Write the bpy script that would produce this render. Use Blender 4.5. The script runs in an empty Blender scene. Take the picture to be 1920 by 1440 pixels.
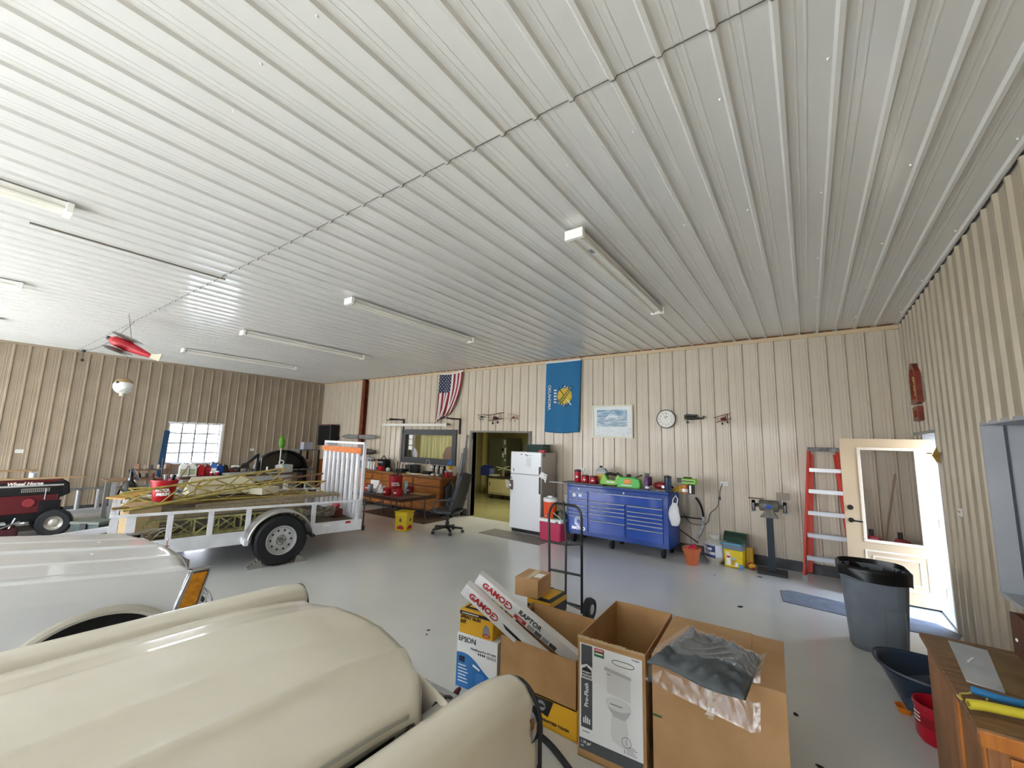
import bpy, bmesh, math, random
from mathutils import Vector, Matrix, Euler
PI = math.pi
sc = bpy.context.scene
col = sc.collection
rnd = random.Random(7)

# ------------------------------------------------------------ camera, sky, sun, exposure
EYE = Vector((0.0, 0.0, 1.83))
FPX = 772.1
def cam_axes(pitch=0.1377, roll=0.0274, yaw=0.6215):
    ca, sa = math.cos(pitch), math.sin(pitch); cb, sb = math.cos(roll), math.sin(roll)
    right = Vector((1, 0, 0)); fwd = Vector((0, ca, sa)); up = Vector((0, -sa, ca))
    Rz = Matrix.Rotation(yaw, 3, 'Z')
    return Rz @ (cb*right + sb*up), Rz @ (cb*up - sb*right), Rz @ fwd
AX, AU, AF = cam_axes()
cam = bpy.data.objects.new('camera', bpy.data.cameras.new('camera'))
col.objects.link(cam)
cam.matrix_world = Matrix.Translation(EYE) @ Matrix((AX, AU, -AF)).transposed().to_4x4()
cam.data.sensor_width = 36; cam.data.lens = FPX/1920*36; cam.data.clip_start = 0.05; cam.data.clip_end = 300
sc.camera = cam
sc.view_settings.view_transform = 'Standard'; sc.view_settings.look = 'None'
sc.view_settings.gamma = 1; sc.view_settings.use_curve_mapping = False
sc.view_settings.exposure = 1.68
sc.cycles.use_denoising = True
sc.cycles.max_bounces = 10; sc.cycles.diffuse_bounces = 6; sc.cycles.glossy_bounces = 4
sc.cycles.transparent_max_bounces = 12; sc.cycles.sample_clamp_indirect = 8
w = bpy.data.worlds.new('sky'); sc.world = w; w.use_nodes = True
nt = w.node_tree; bg = nt.nodes['Background']
tc = nt.nodes.new('ShaderNodeTexCoord'); sp = nt.nodes.new('ShaderNodeSeparateXYZ'); cr = nt.nodes.new('ShaderNodeValToRGB')
nt.links.new(tc.outputs['Generated'], sp.inputs[0]); nt.links.new(sp.outputs['Z'], cr.inputs[0])
cr.color_ramp.elements[0].position = 0.0; cr.color_ramp.elements[0].color = (0.95, 0.97, 1.0, 1)
cr.color_ramp.elements[1].position = 0.7; cr.color_ramp.elements[1].color = (0.45, 0.62, 0.95, 1)
nt.links.new(cr.outputs[0], bg.inputs[0]); bg.inputs[1].default_value = 4.8
sun = bpy.data.objects.new('sun', bpy.data.lights.new('sun', 'SUN')); col.objects.link(sun)
sun.data.energy = 8.5; sun.data.angle = 0.02; sun.data.color = (1, 0.95, 0.87)
sun.rotation_euler = Vector((0.15, 0.77, -0.62)).to_track_quat('-Z', 'Y').to_euler()

# pixel of the 1920x1440 frame -> point on a plane of the room
def ray(px, py):
    return AX*((px-960)/FPX) + AU*((720-py)/FPX) + AF
def atZ(px, py, z=0.0): d = ray(px, py); return EYE + d*((z-EYE.z)/d.z)
def atY(px, py, y): d = ray(px, py); return EYE + d*(y/d.y)
def atX(px, py, x): d = ray(px, py); return EYE + d*(x/d.x)

# ------------------------------------------------------------ materials
def lin(h):
    h = h.lstrip('#'); v = [int(h[i:i+2], 16)/255 for i in (0, 2, 4)]
    return tuple(c/12.92 if c <= .04045 else ((c+.055)/1.055)**2.4 for c in v) + (1,)
MATS = {}
def mat(name, hexc, rough=.5, metal=0., hex2=None, scale=6., stretch=(1, 1, 1), detail=4., bump=0., bscale=None,
        coat=0., alpha=1., trans=0., emit=0., spec=.5, lo=.35, hi=.65, sheen=0., ior=1.45):
    if name in MATS: return MATS[name]
    m = bpy.data.materials.new(name); m.use_nodes = True; MATS[name] = m
    n = m.node_tree.nodes; L = m.node_tree.links.new; b = n['Principled BSDF']
    b.inputs['Base Color'].default_value = lin(hexc); b.inputs['Roughness'].default_value = rough
    b.inputs['Metallic'].default_value = metal; b.inputs['Coat Weight'].default_value = coat
    b.inputs['Coat Roughness'].default_value = .06
    b.inputs['Specular IOR Level'].default_value = spec; b.inputs['IOR'].default_value = ior
    b.inputs['Alpha'].default_value = alpha; b.inputs['Transmission Weight'].default_value = trans
    b.inputs['Sheen Weight'].default_value = sheen
    if emit: b.inputs['Emission Color'].default_value = lin(hexc); b.inputs['Emission Strength'].default_value = emit
    m.diffuse_color = lin(hexc)
    if hex2 or bump:
        t = n.new('ShaderNodeTexCoord'); mp = n.new('ShaderNodeMapping'); mp.inputs['Scale'].default_value = stretch
        L(t.outputs['Object'], mp.inputs[0])
    if hex2:
        nz = n.new('ShaderNodeTexNoise'); nz.inputs['Scale'].default_value = scale; nz.inputs['Detail'].default_value = detail
        L(mp.outputs[0], nz.inputs['Vector'])
        rp = n.new('ShaderNodeValToRGB'); rp.color_ramp.elements[0].position = lo; rp.color_ramp.elements[1].position = hi
        rp.color_ramp.elements[0].color = lin(hexc); rp.color_ramp.elements[1].color = lin(hex2)
        L(nz.outputs[0], rp.inputs[0]); L(rp.outputs[0], b.inputs['Base Color'])
    if bump:
        nb = n.new('ShaderNodeTexNoise'); nb.inputs['Scale'].default_value = bscale or scale*4; nb.inputs['Detail'].default_value = 3
        L(mp.outputs[0], nb.inputs['Vector'])
        bp = n.new('ShaderNodeBump'); bp.inputs['Strength'].default_value = bump; bp.inputs['Distance'].default_value = .01
        L(nb.outputs[0], bp.inputs['Height']); L(bp.outputs[0], b.inputs['Normal'])
    return m
def glassmat(name, tint='ffffff', rough=.02, base=.05, ior=1.5, haze=0.):
    m = bpy.data.materials.new(name); m.use_nodes = True; MATS[name] = m; n = m.node_tree.nodes; L = m.node_tree.links.new
    n.remove(n['Principled BSDF']); o = n['Material Output']; t = n.new('ShaderNodeBsdfTransparent'); t.inputs[0].default_value = lin(tint)
    g = n.new('ShaderNodeBsdfGlossy'); g.inputs['Roughness'].default_value = rough; f = n.new('ShaderNodeFresnel'); f.inputs[0].default_value = ior
    a = n.new('ShaderNodeMath'); a.operation = 'ADD'; a.inputs[1].default_value = base; a.use_clamp = True
    x = n.new('ShaderNodeMixShader'); L(f.outputs[0], a.inputs[0]); ge = n.new('ShaderNodeNewGeometry'); iv = n.new('ShaderNodeMath'); iv.operation = 'SUBTRACT'; iv.inputs[0].default_value = 1; L(ge.outputs['Backfacing'], iv.inputs[1]); mu = n.new('ShaderNodeMath'); mu.operation = 'MULTIPLY'; L(a.outputs[0], mu.inputs[0]); L(iv.outputs[0], mu.inputs[1]); L(mu.outputs[0], x.inputs[0]); L(t.outputs[0], x.inputs[1]); L(g.outputs[0], x.inputs[2])
    out = x.outputs[0]
    if haze:
        d = n.new('ShaderNodeBsdfDiffuse'); d.inputs[0].default_value = lin('e8e8ea'); y = n.new('ShaderNodeMixShader'); y.inputs[0].default_value = haze
        L(out, y.inputs[1]); L(d.outputs[0], y.inputs[2]); out = y.outputs[0]
    L(out, o.inputs[0]); m.diffuse_color = lin(tint); return m
WH = mat('white_plastic', 'e4e5e4', .35)
BK = mat('black_plastic', '141516', .4)
BKM = mat('black_painted_steel', '101113', .28)
RUB = mat('black_rubber', '17181a', .75, hex2='222325', scale=30)
RED = mat('red_plastic', 'b3122a', .35)
RED2 = mat('red_ceramic_paint', 'a8121f', .3)
STEEL = mat('galvanised_steel', 'b9bcc0', .35, .85, hex2='9a9da2', scale=8)
CHR = mat('chrome', 'd8dadd', .12, 1.)
ALU = mat('aluminium', 'c6c8cb', .34, .7)
CARD = mat('cardboard', 'b08a5e', .85, hex2='a47d52', scale=5, bump=.05, bscale=120)
CARD2 = mat('cardboard_light', 'b9936a', .85, hex2='ad875c', scale=4, bump=.05, bscale=120)
OAK = mat('oak_veneer', 'a8662f', .45, hex2='8a4d1f', scale=5, stretch=(1, 1, 9), detail=6)
OAKH = mat('oak_veneer_flat', 'a8662f', .45, hex2='8a4d1f', scale=5, stretch=(9, 1, 1), detail=6)
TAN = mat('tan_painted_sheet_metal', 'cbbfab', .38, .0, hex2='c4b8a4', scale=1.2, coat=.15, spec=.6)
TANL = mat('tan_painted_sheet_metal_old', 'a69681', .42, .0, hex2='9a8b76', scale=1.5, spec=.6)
CEIL = mat('white_painted_sheet_metal', 'd8d7d1', .24, .0, hex2='d5d4ce', scale=.8, spec=.75, coat=.2)
PAPER = mat('paper', 'eceae4', .8)
GREYP = mat('grey_plastic', '5e666b', .45)

# ------------------------------------------------------------ mesh building
class MB:
    def __init__(s): s.v = []; s.f = []
    def add(s, vs, fs, M=None):
        k = len(s.v); s.v += [tuple(M @ Vector(p)) if M else tuple(p) for p in vs]; s.f += [tuple(i+k for i in f) for f in fs]; return s
    def box(s, x0, x1, y0, y1, z0, z1, M=None):
        v = [(x, y, z) for z in (z0, z1) for y in (y0, y1) for x in (x0, x1)]
        return s.add(v, [(0, 2, 3, 1), (4, 5, 7, 6), (0, 1, 5, 4), (2, 6, 7, 3), (0, 4, 6, 2), (1, 3, 7, 5)], M)
    def cb(s, c, d, r=(0, 0, 0)):
        M = Matrix.Translation(c) @ Euler(r).to_matrix().to_4x4()
        return s.box(-d[0]/2, d[0]/2, -d[1]/2, d[1]/2, -d[2]/2, d[2]/2, M)
    def frame_of(s, a, b):
        a, b = Vector(a), Vector(b); z = (b-a).normalized(); x = z.orthogonal().normalized(); return a, b, x, z.cross(x)
    def cyl(s, a, b, r0, r1=None, n=12, caps=True):
        r1 = r0 if r1 is None else r1
        a, b, x, y = s.frame_of(a, b); vs = []
        for p, r in ((a, r0), (b, r1)):
            vs += [p + x*(r*math.cos(2*PI*i/n)) + y*(r*math.sin(2*PI*i/n)) for i in range(n)]
        fs = [(i, (i+1) % n, n+(i+1) % n, n+i) for i in range(n)]
        if caps: fs += [tuple(range(n))[::-1], tuple(range(n, 2*n))]
        return s.add(vs, fs)
    def tube(s, pts, r, n=8, closed=False):
        pts = [Vector(p) for p in pts]; vs = []; m = len(pts); ref = None
        for i, p in enumerate(pts):
            if closed: t = pts[(i+1) % m]-pts[i-1]
            else: t = pts[min(i+1, m-1)]-pts[max(i-1, 0)]
            t.normalize()
            if ref is None: ref = t.orthogonal().normalized()
            ref = (ref - t*ref.dot(t)).normalized(); q = t.cross(ref)
            rr = r[i] if isinstance(r, (list, tuple)) else r
            vs += [p + ref*(rr*math.cos(2*PI*k/n)) + q*(rr*math.sin(2*PI*k/n)) for k in range(n)]
        fs = []
        for i in range(m if closed else m-1):
            j = (i+1) % m
            fs += [(i*n+k, i*n+(k+1) % n, j*n+(k+1) % n, j*n+k) for k in range(n)]
        if not closed: fs += [tuple(range(n))[::-1], tuple(range((m-1)*n, m*n))]
        return s.add(vs, fs)
    def lathe(s, prof, c=(0, 0, 0), n=24, axis='z', close=True):
        vs = []
        for r, h in prof:
            for i in range(n):
                a = 2*PI*i/n; u, w_ = r*math.cos(a), r*math.sin(a)
                vs.append({'z': (c[0]+u, c[1]+w_, c[2]+h), 'x': (c[0]+h, c[1]+u, c[2]+w_), 'y': (c[0]+w_, c[1]+h, c[2]+u)}[axis])
        m = len(prof); fs = [(j*n+i, j*n+(i+1) % n, (j+1)*n+(i+1) % n, (j+1)*n+i) for j in range(m-1) for i in range(n)]
        if close: fs += [tuple(range(n))[::-1], tuple(range((m-1)*n, m*n))]
        return s.add(vs, fs)
    def ball(s, c, r, nu=14, nv=9):
        r = (r, r, r) if isinstance(r, (int, float)) else r
        prof = [(math.sin(PI*j/nv), -math.cos(PI*j/nv)) for j in range(nv+1)]
        k = len(s.v); s.lathe([(max(p, 1e-4), h) for p, h in prof], n=nu)
        s.v[k:] = [(c[0]+x*r[0], c[1]+y*r[1], c[2]+z*r[2]) for x, y, z in s.v[k:]]; return s
    def prism(s, poly, h0, h1, ax='z'):
        n = len(poly)
        def P(u, w_, h): return {'z': (u, w_, h), 'y': (u, h, w_), 'x': (h, u, w_)}[ax]
        vs = [P(u, w_, h0) for u, w_ in poly] + [P(u, w_, h1) for u, w_ in poly]
        return s.add(vs, [(i, (i+1) % n, n+(i+1) % n, n+i) for i in range(n)] + [tuple(range(n))[::-1], tuple(range(n, 2*n))])
    def grid(s, fn, nu, nv, uv=False):
        vs = [fn(i/nu, j/nv) for j in range(nv+1) for i in range(nu+1)]
        fs = [(j*(nu+1)+i, j*(nu+1)+i+1, (j+1)*(nu+1)+i+1, (j+1)*(nu+1)+i) for j in range(nv) for i in range(nu)]
        return s.add(vs, fs)
    def mesh(s, name, m=None, smooth=30, fix=True):
        me = bpy.data.meshes.new(name); me.from_pydata(s.v, [], s.f)
        if fix:
            b = bmesh.new(); b.from_mesh(me); bmesh.ops.recalc_face_normals(b, faces=b.faces); b.to_mesh(me); b.free()
        if m: me.materials.append(m)
        if smooth:
            for p in me.polygons: p.use_smooth = True
            me.set_sharp_from_angle(angle=math.radians(smooth))
        me.update(); return me
    def obj(s, name, m=None, parent=None, loc=None, rot=None, bev=0, smooth=30, fix=True, thick=0):
        o = bpy.data.objects.new(name, s.mesh(name, m, smooth, fix)); col.objects.link(o)
        if parent: o.parent = parent
        if loc is not None: o.location = loc
        if rot is not None: o.rotation_euler = rot
        if thick: md = o.modifiers.new('thickness', 'SOLIDIFY'); md.thickness = thick; md.offset = -1
        if bev: md = o.modifiers.new('bevel', 'BEVEL'); md.width = bev; md.segments = 2; md.limit_method = 'ANGLE'; md.angle_limit = math.radians(40)
        return o
def B(*a): return MB().box(*a)
def tag(o, label=None, cat=None, group=None, kind=None):
    if label: o['label'] = label
    if cat: o['category'] = cat
    if group: o['group'] = group
    if kind: o['kind'] = kind
    return o
def thing(name, label, cat, loc=(0, 0, 0), rz=0., group=None, rot=None):
    o = bpy.data.objects.new(name, None); col.objects.link(o); o.empty_display_size = .1
    o.location = loc; o.rotation_euler = rot or (0, 0, rz)
    return tag(o, label, cat, group)
def solo(mb, name, label, cat, m, loc=(0, 0, 0), rz=0., group=None, **k):
    rot = k.pop('rot', None)
    return tag(mb.obj(name, m, None, loc, rot or (0, 0, rz), **k), label, cat, group)
def copytree(o, loc=None, label=None, rot=None, parent=None, group=None):
    c = o.copy(); col.objects.link(c); c.parent = parent
    if loc is not None: c.location = loc
    if rot is not None: c.rotation_euler = rot
    if label: c['label'] = label
    if group: c['group'] = group
    for ch in list(o.children): copytree(ch, parent=c)
    return c
def struct(mb, name, m, parent=None, **k):
    o = mb.obj(name, m, parent, **k)
    if not parent: o['kind'] = 'structure'
    return o
def text(body, size, m, parent, loc, rot=(PI/2, 0, 0), align='CENTER', bold=0., depth=.0008, name='lettering', sx=1., shear=0.):
    cu = bpy.data.curves.new(name, 'FONT'); cu.body = body; cu.size = size; cu.align_x = align; cu.align_y = 'CENTER'
    cu.offset = bold; cu.extrude = depth; cu.resolution_u = 3; cu.shear = shear
    t = bpy.data.objects.new('tmp_text', cu); col.objects.link(t)
    dg = bpy.context.evaluated_depsgraph_get(); me = bpy.data.meshes.new_from_object(t.evaluated_get(dg))
    bpy.data.objects.remove(t); bpy.data.curves.remove(cu)
    me.materials.clear(); me.materials.append(m)
    o = bpy.data.objects.new(name, me); col.objects.link(o); o.parent = parent; o.location = loc; o.rotation_euler = rot; o.scale = (sx, 1, 1)
    return o
# ------------------------------------------------------------ the room
XL, XR, YB, YF, H = -13.73, 1.167, 7.877, -4.3, 3.655
PITCH = 0.2286
def rib_profile(n, flip=False):
    p = []
    for k in range(n):
        b = k*PITCH
        p += [(b, 0), (b+.088, 0), (b+.0915, .0025), (b+.100, .0025), (b+.1035, 0), (b+.163-.0, 0)]
        p = p[:-1]
        p += [(b+.128, 0), (b+.1315, .0025), (b+.140, .0025), (b+.1435, 0), (b+.176, 0), (b+.187, .024), (b+.2085, .024), (b+.2215, 0)]
    p.append((n*PITCH, 0)); return p
def sheet(width, h0, h1, holes, u0, k_=1.):
    """ribbed metal sheet in local u, v (up) and w (out); holes are (ua, ub, va, vb) in wall coordinates"""
    prof = [(a, b*k_) for a, b in rib_profile(int(round(width/PITCH)))]
    cuts = sorted({q-u0 for h in holes for q in h[:2] if 1e-4 < q-u0 < width-1e-4})
    for c in cuts:
        for i in range(len(prof)-1):
            if prof[i][0] < c-1e-5 and c+1e-5 < prof[i+1][0]:
                t = (c-prof[i][0])/(prof[i+1][0]-prof[i][0]); prof.insert(i+1, (c, prof[i][1]*(1-t)+prof[i+1][1]*t)); break
    mb = MB()
    for (ua, wa), (ub, wb) in zip(prof, prof[1:]):
        um = u0+(ua+ub)/2; iv = [(h0, h1)]
        for h in holes:
            if h[0] < um < h[1]:
                iv = [q for a, b in iv for q in ((a, min(b, h[2])), (max(a, h[3]), b)) if q[1]-q[0] > 1e-4]
        for a, b in iv: mb.add([(ua, a, wa), (ub, a, wb), (ub, b, wb), (ua, b, wa)], [(0, 1, 2, 3)])
    return mb
def cladding(parent, length, h0, h1, holes, m, place, off=0., k_=1.):
    """a row of 0.914 m sheets; place(u) -> matrix of the sheet that starts at u"""
    W = 4*PITCH; shared = None; u = -off
    while u < length-1e-3:
        hs = [h for h in holes if h[0] < u+W and h[1] > u]
        if u < -1e-4: hs.append((u-1, 0, -1, 99))
        if u+W > length+1e-4: hs.append((length, u+W+1, -1, 99))
        if hs or shared is None:
            me = sheet(W, h0, h1, hs, u, k_).mesh('metal_sheet', m, 25, fix=False)
            if not hs: shared = me
        else: me = shared
        o = bpy.data.objects.new('metal_sheet', me); col.objects.link(o); o.parent = parent; o.matrix_local = place(u)
        u += W
def slab_with_holes(u0, u1, v0, v1, holes):
    us = sorted({u0, u1, *[q for h in holes for q in h[:2]]}); vs = sorted({v0, v1, *[q for h in holes for q in h[2:]]})
    out = []
    for a, b in zip(us, us[1:]):
        for c, d in zip(vs, vs[1:]):
            if not any(h[0] <= a and b <= h[1] and h[2] <= c and d <= h[3] for h in holes): out.append((a, b, c, d))
    return out
SHELL = mat('grey_sheathing', '8d8a82', .8)
FLOORM = mat('grey_epoxy_floor', 'cfd0cc', .2, hex2='c3c4c1', scale=1.1, lo=.2, hi=.8, spec=.55, coat=.15)
# a little dust and wear in the gloss of the floor
_n = FLOORM.node_tree.nodes; _L = FLOORM.node_tree.links.new
_z = _n.new('ShaderNodeTexNoise'); _z.inputs['Scale'].default_value = 1.6; _z.inputs['Detail'].default_value = 3
_r = _n.new('ShaderNodeMapRange'); _r.inputs[3].default_value = .15; _r.inputs[4].default_value = .27
_t = _n.new('ShaderNodeTexCoord'); _L(_t.outputs['Object'], _z.inputs['Vector']); _L(_z.outputs[0], _r.inputs[0]); _L(_r.outputs[0], _n['Principled BSDF'].inputs['Roughness'])
struct(B(XL-.3, XR+.3, YF-.25, YB+.0, -.15, 0), 'floor', FLOORM)
# back wall: interior window (u along +x), doorway to the next room
HB = [(-9.29, -7.46, 1.30, 1.95), (-6.80, -5.12, 0, 2.02)]
wb = MB()
for a, b, c, d in slab_with_holes(XL-.2, XR+.2, 0, H+.05, HB): wb.box(a, b, YB+.012, YB+.15, c, d)
wall_back = struct(wb, 'wall_back', SHELL)
Mb = lambda u: Matrix(((1, 0, 0, XL+u), (0, 0, -1, YB), (0, 1, 0, 0), (0, 0, 0, 1)))
OFFB = 0.11
cladding(wall_back, XR-XL, .15, 3.585, [(h[0]-XL, h[1]-XL, h[2]-.02, h[3]+.0) for h in HB], TAN, Mb, OFFB)
TRIM = mat('tan_flashing', 'cdb793', .45)
B(XL, XR, YB-.03, YB+.01, 3.575, 3.635).obj('flashing', TRIM, wall_back)
RUST = mat('rust_foam', '9c5a22', .9, hex2='5f3414', scale=18)
mb = MB()
for k in range(65):
    x = XR-.07-k*PITCH; mb.box(x-.17, x-.012, YB-.034, YB, 3.634, 3.652-rnd.random()*.008)
mb.obj('closure_strip', RUST, wall_back)
BASEM = mat('dark_base_flashing', '55575b', .5, hex2='3c3d40', scale=7)
struct(B(XL, -6.86, YB-.02, YB+.0, 0, .15), 'baseboard_back', BASEM)
struct(B(-5.05, XR, YB-.02, YB+.0, 0, .15), 'baseboard_back', BASEM)
# left wall
HL = [(3.66, 4.92, .98, 2.08)]
wl = MB()
for a, b, c, d in slab_with_holes(YF-.2, YB+.15, 0, H+.05, HL): wl.box(XL-.18, XL-.012, a, b, c, d)
wall_left = struct(wl, 'wall_left', SHELL)
Ml = lambda u: Matrix(((0, 0, 1, XL), (1, 0, 0, YF+u), (0, 1, 0, 0), (0, 0, 0, 1)))
OFFL = (PITCH - (YB-.19+.0075-YF) % PITCH) % PITCH + (PITCH-.03)
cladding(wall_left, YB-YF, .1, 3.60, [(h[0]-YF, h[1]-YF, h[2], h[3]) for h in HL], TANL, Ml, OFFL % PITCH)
B(XL, XL+.03, YF, YB, 3.60, 3.65).obj('flashing', TANL, wall_left)
struct(B(XL, XL+.02, YF, YB, 0, .1), 'baseboard_left', BASEM)
# right wall with door and niche
HR = [(6.47, 7.10, 0, 2.05), (3.35, 4.966, .775, 2.07)]
wr = MB()
for a, b, c, d in slab_with_holes(YF-.2, YB+.15, 0, H+.05, HR): wr.box(XR+.012, XR+.18, a, b, c, d)
wall_right = struct(wr, 'wall_right', SHELL)
Mr = lambda u: Matrix(((0, 0, -1, XR), (-1, 0, 0, YB-u), (0, 1, 0, 0), (0, 0, 0, 1)))
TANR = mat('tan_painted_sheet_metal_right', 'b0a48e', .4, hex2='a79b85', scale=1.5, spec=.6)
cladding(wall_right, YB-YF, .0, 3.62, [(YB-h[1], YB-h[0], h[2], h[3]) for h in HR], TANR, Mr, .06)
# front wall with three open overhead doors behind the camera
HF = [(-3.0, -.26, 0, 2.75), (-6.1, -3.4, 0, 2.75), (-10.2, -7.3, 0, 2.75), (-13.4, -10.7, 0, 2.75)]
wf = MB()
for a, b, c, d in slab_with_holes(XL-.2, XR+.2, 0, H+.05, HF): wf.box(a, b, YF-.18, YF, c, d)
struct(wf, 'wall_front', TANR)
# ceiling: sheets run along y, lap seam at y = 1.8
struct(B(XL-.2, XR+.2, YF-.2, YB+.15, H+.012, H+.1), 'ceiling', SHELL)
ceiling = bpy.data.objects['ceiling']
def ceil_sheets(y0, y1, dz):
    Mc = lambda u: Matrix(((-1, 0, 0, XR-u), (0, 1, 0, 0), (0, 0, -1, H+dz), (0, 0, 0, 1)))
    cladding(ceiling, XR-XL, y0, y1, [], CEIL, Mc, (.1985-.03), .78)
ceil_sheets(1.76, YB, 0.0); ceil_sheets(YF, 1.775, -.002)
pr_ = rib_profile(66)
mb = MB()
for (ua, wa), (ub, wb) in zip(pr_, pr_[1:]):
    mb.add([(XR-ua+.1685, 1.757, H-.005-wa*.78), (XR-ub+.1685, 1.757, H-.005-wb*.78), (XR-ub+.1685, 1.765, H-.005-wb*.78), (XR-ua+.1685, 1.765, H-.005-wa*.78)], [(0, 1, 2, 3)])
mb.obj('lap_seam', mat('dark_lap_seam', '6f6c66', .7), ceiling, fix=False)
SCREW = mat('screw_heads', 'e6e6e2', .3, .3)
mb = MB()
for ys in (-.9, .75, 2.2, 3.45, 4.7, 5.95, 7.2):
    for k in range(62):
        for du in (.14,):
            x = XR-(k*PITCH)-.02+.04*(k % 2)-.05
            mb.cyl((x, ys+.03*math.sin(k*2.1), H-.002), (x, ys+.03*math.sin(k*2.1), H-.011), .007, .0055, 6)
mb.obj('screw', SCREW, ceiling)['kind'] = 'stuff'
mb = MB()
for z in (.42, 1.2, 2.35, 3.1):
    for k in range(64):
        x = XL+.06+k*PITCH+.03*(k % 2)
        if not any(h[0]-.05 < x < h[1]+.05 and h[2]-.05 < z < h[3]+.05 for h in HB):
            mb.cyl((x, YB-.001, z), (x, YB-.009, z), .0065, .005, 6)
mb.obj('screw', mat('tan_screw_heads', 'a59a84', .4, .3), wall_back)['kind'] = 'stuff'
# steel column on the back wall
mb = MB(); mb.box(-11.33, -11.18, YB-.15, YB-.14, 0, H-.02).box(-11.33, -11.18, YB-.035, YB-.025, 0, H-.02).box(-11.262, -11.25, YB-.14, YB-.035, 0, H-.02)
struct(mb, 'trim_1', mat('red_oxide_steel', '7c3a1c', .6, hex2='5d2912', scale=6))

# window in the left wall
GLASS = glassmat('window_glass')
FR = mat('white_window_vinyl', 'e8e8e8', .4)
mb = MB(); y0, y1, z0, z1 = 3.66, 4.92, .98, 2.08
mb.box(XL-.17, XL+.005, y1-.05, y1, z0, z1).box(XL-.17, XL+.005, y0, y0+.03, z0, z1).box(XL-.17, XL+.005, y0, y1, z0, z0+.03).box(XL-.17, XL+.01, y0-.03, y1+.03, z1-.02, z1+.02)
win = struct(mb, 'window_1', FR)
fa, fb, ga, gb = y0+.03, y1-.05, z0+.03, z1-.02
mb = MB()
for i in range(5):
    y = fa+(fb-fa)*i/4; mb.box(XL-.12, XL-.10, y-.018, y+.018, ga, gb)
    z = ga+(gb-ga)*i/4; mb.box(XL-.122, XL-.098, fa, fb, z-.018, z+.018)
mb.obj('muntin_grid', mat('backlit_grey_muntin', '8f9296', .5), win)  # white bars greyed to paint their backlit look against the sky
for i in range(4):
    for j in range(4):
        B(XL-.112, XL-.108, fa+(fb-fa)*i/4+.018, fa+(fb-fa)*(i+1)/4-.018, ga+(gb-ga)*j/4+.018, ga+(gb-ga)*(j+1)/4-.018).obj('pane', GLASS, win)
# interior window in the back wall
BRZ = mat('dark_bronze_frame', '4a4b4d', .4, .3)
mb = MB()
def frame_y(mb, x0, x1, z0, z1, w_, ya, yb):
    mb.box(x0, x1, ya, yb, z1-w_, z1).box(x0, x1, ya, yb, z0, z0+w_).box(x0, x0+w_, ya, yb, z0+w_, z1-w_).box(x1-w_, x1, ya, yb, z0+w_, z1-w_); return mb
frame_y(mb, -9.44, -7.32, 1.16, 2.08, .047, YB-.045, YB+.005); frame_y(mb, -9.395, -7.365, 1.205, 2.04, .11, YB-.034, YB+.06)
w2 = struct(mb, 'window_2', BRZ)
B(-9.30, -7.46, YB+.035, YB+.041, 1.30, 1.95).obj('pane', glassmat('interior_glass', rough=.02, base=.0), w2)
MB().prism([(-7.60, 1.19), (-7.43, 1.19), (-7.45, 1.36)], YB-.047, YB-.0455, 'y').obj('blue_sticker', mat('blue_sticker', '2f6fb5', .5), w2)
# doorway frame
DG = mat('grey_jamb', '7d7873', .5)
mb = MB(); mb.box(-6.86, -6.80, YB-.04, YB+.16, 0, 2.02).box(-5.12, -5.06, YB-.04, YB+.16, 0, 2.02).box(-6.86, -5.06, YB-.04, YB+.16, 2.02, 2.06)
struct(mb, 'trim_2', DG)
# side door frame + alcove in right wall
mb = MB(); mb.box(XR-.012, XR+.18, 6.44, 6.475, 0, 2.07).box(XR-.012, XR+.18, 7.095, 7.13, 0, 2.07).box(XR-.035, XR+.18, 6.42, 7.45, 2.045, 2.08)
mb.box(XR-.01, XR+.18, 6.47, 7.10, 0, .02)
struct(mb, 'trim_3', mat('door_frame_paint', '8e8f92', .4))
NICH = mat('grey_niche_panel', 'b4b7bc', .5, hex2='abafb5', scale=3)
mb = MB(); mb.box(XR-.012, XR+.72, 4.955, 4.985, .775, 2.07).box(XR-.012, XR+.72, 3.35, 4.966, .745, .78).box(XR-.012, XR+.72, 3.35, 4.966, 2.06, 2.09).box(XR+.70, XR+.72, 3.35, 4.966, .775, 2.07).box(XR-.012, XR+.72, 3.33, 3.36, .775, 2.07)
nk = struct(mb, 'trim_4', NICH)
B(XR+.11, XR+.125, 4.945, 4.957, .78, 2.06).obj('edge_post', mat('dark_edge', '4a5058', .5), nk)

# ------------------------------------------------------------ the next room
YEL = mat('yellow_plaster', 'a69c6a', .7)
R2 = [-9.9, -3.9, YB+.15, 13.2, 2.75]
mb = MB(); mb.box(R2[0]-.1, R2[0], R2[2], R2[3], 0, R2[4]).box(R2[1], R2[1]+.1, R2[2], R2[3], 0, R2[4]).box(R2[0], R2[1], R2[3], R2[3]+.1, 0, R2[4])
struct(mb, 'wall_next_room', YEL)
struct(B(R2[0]-.1, R2[1]+.1, R2[2], R2[3]+.1, R2[4], R2[4]+.1), 'ceiling_next_room', mat('pale_ceiling', 'c9c19a', .8))
struct(B(R2[0]-.1, R2[1]+.1, R2[2]-.15, R2[3]+.1, -.15, .002), 'floor_next_room', mat('olive_floor', '8f8c62', .2, hex2='868359', scale=2))
la = bpy.data.lights.new('next_room_lamp', 'AREA'); la.shape = 'RECTANGLE'; la.size = 1.2; la.size_y = .3; la.energy = 26; la.color = (1, .95, .72)
lo = bpy.data.objects.new('next_room_lamp', la); col.objects.link(lo); lo.location = (-6.6, 8.7, 2.7)

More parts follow.
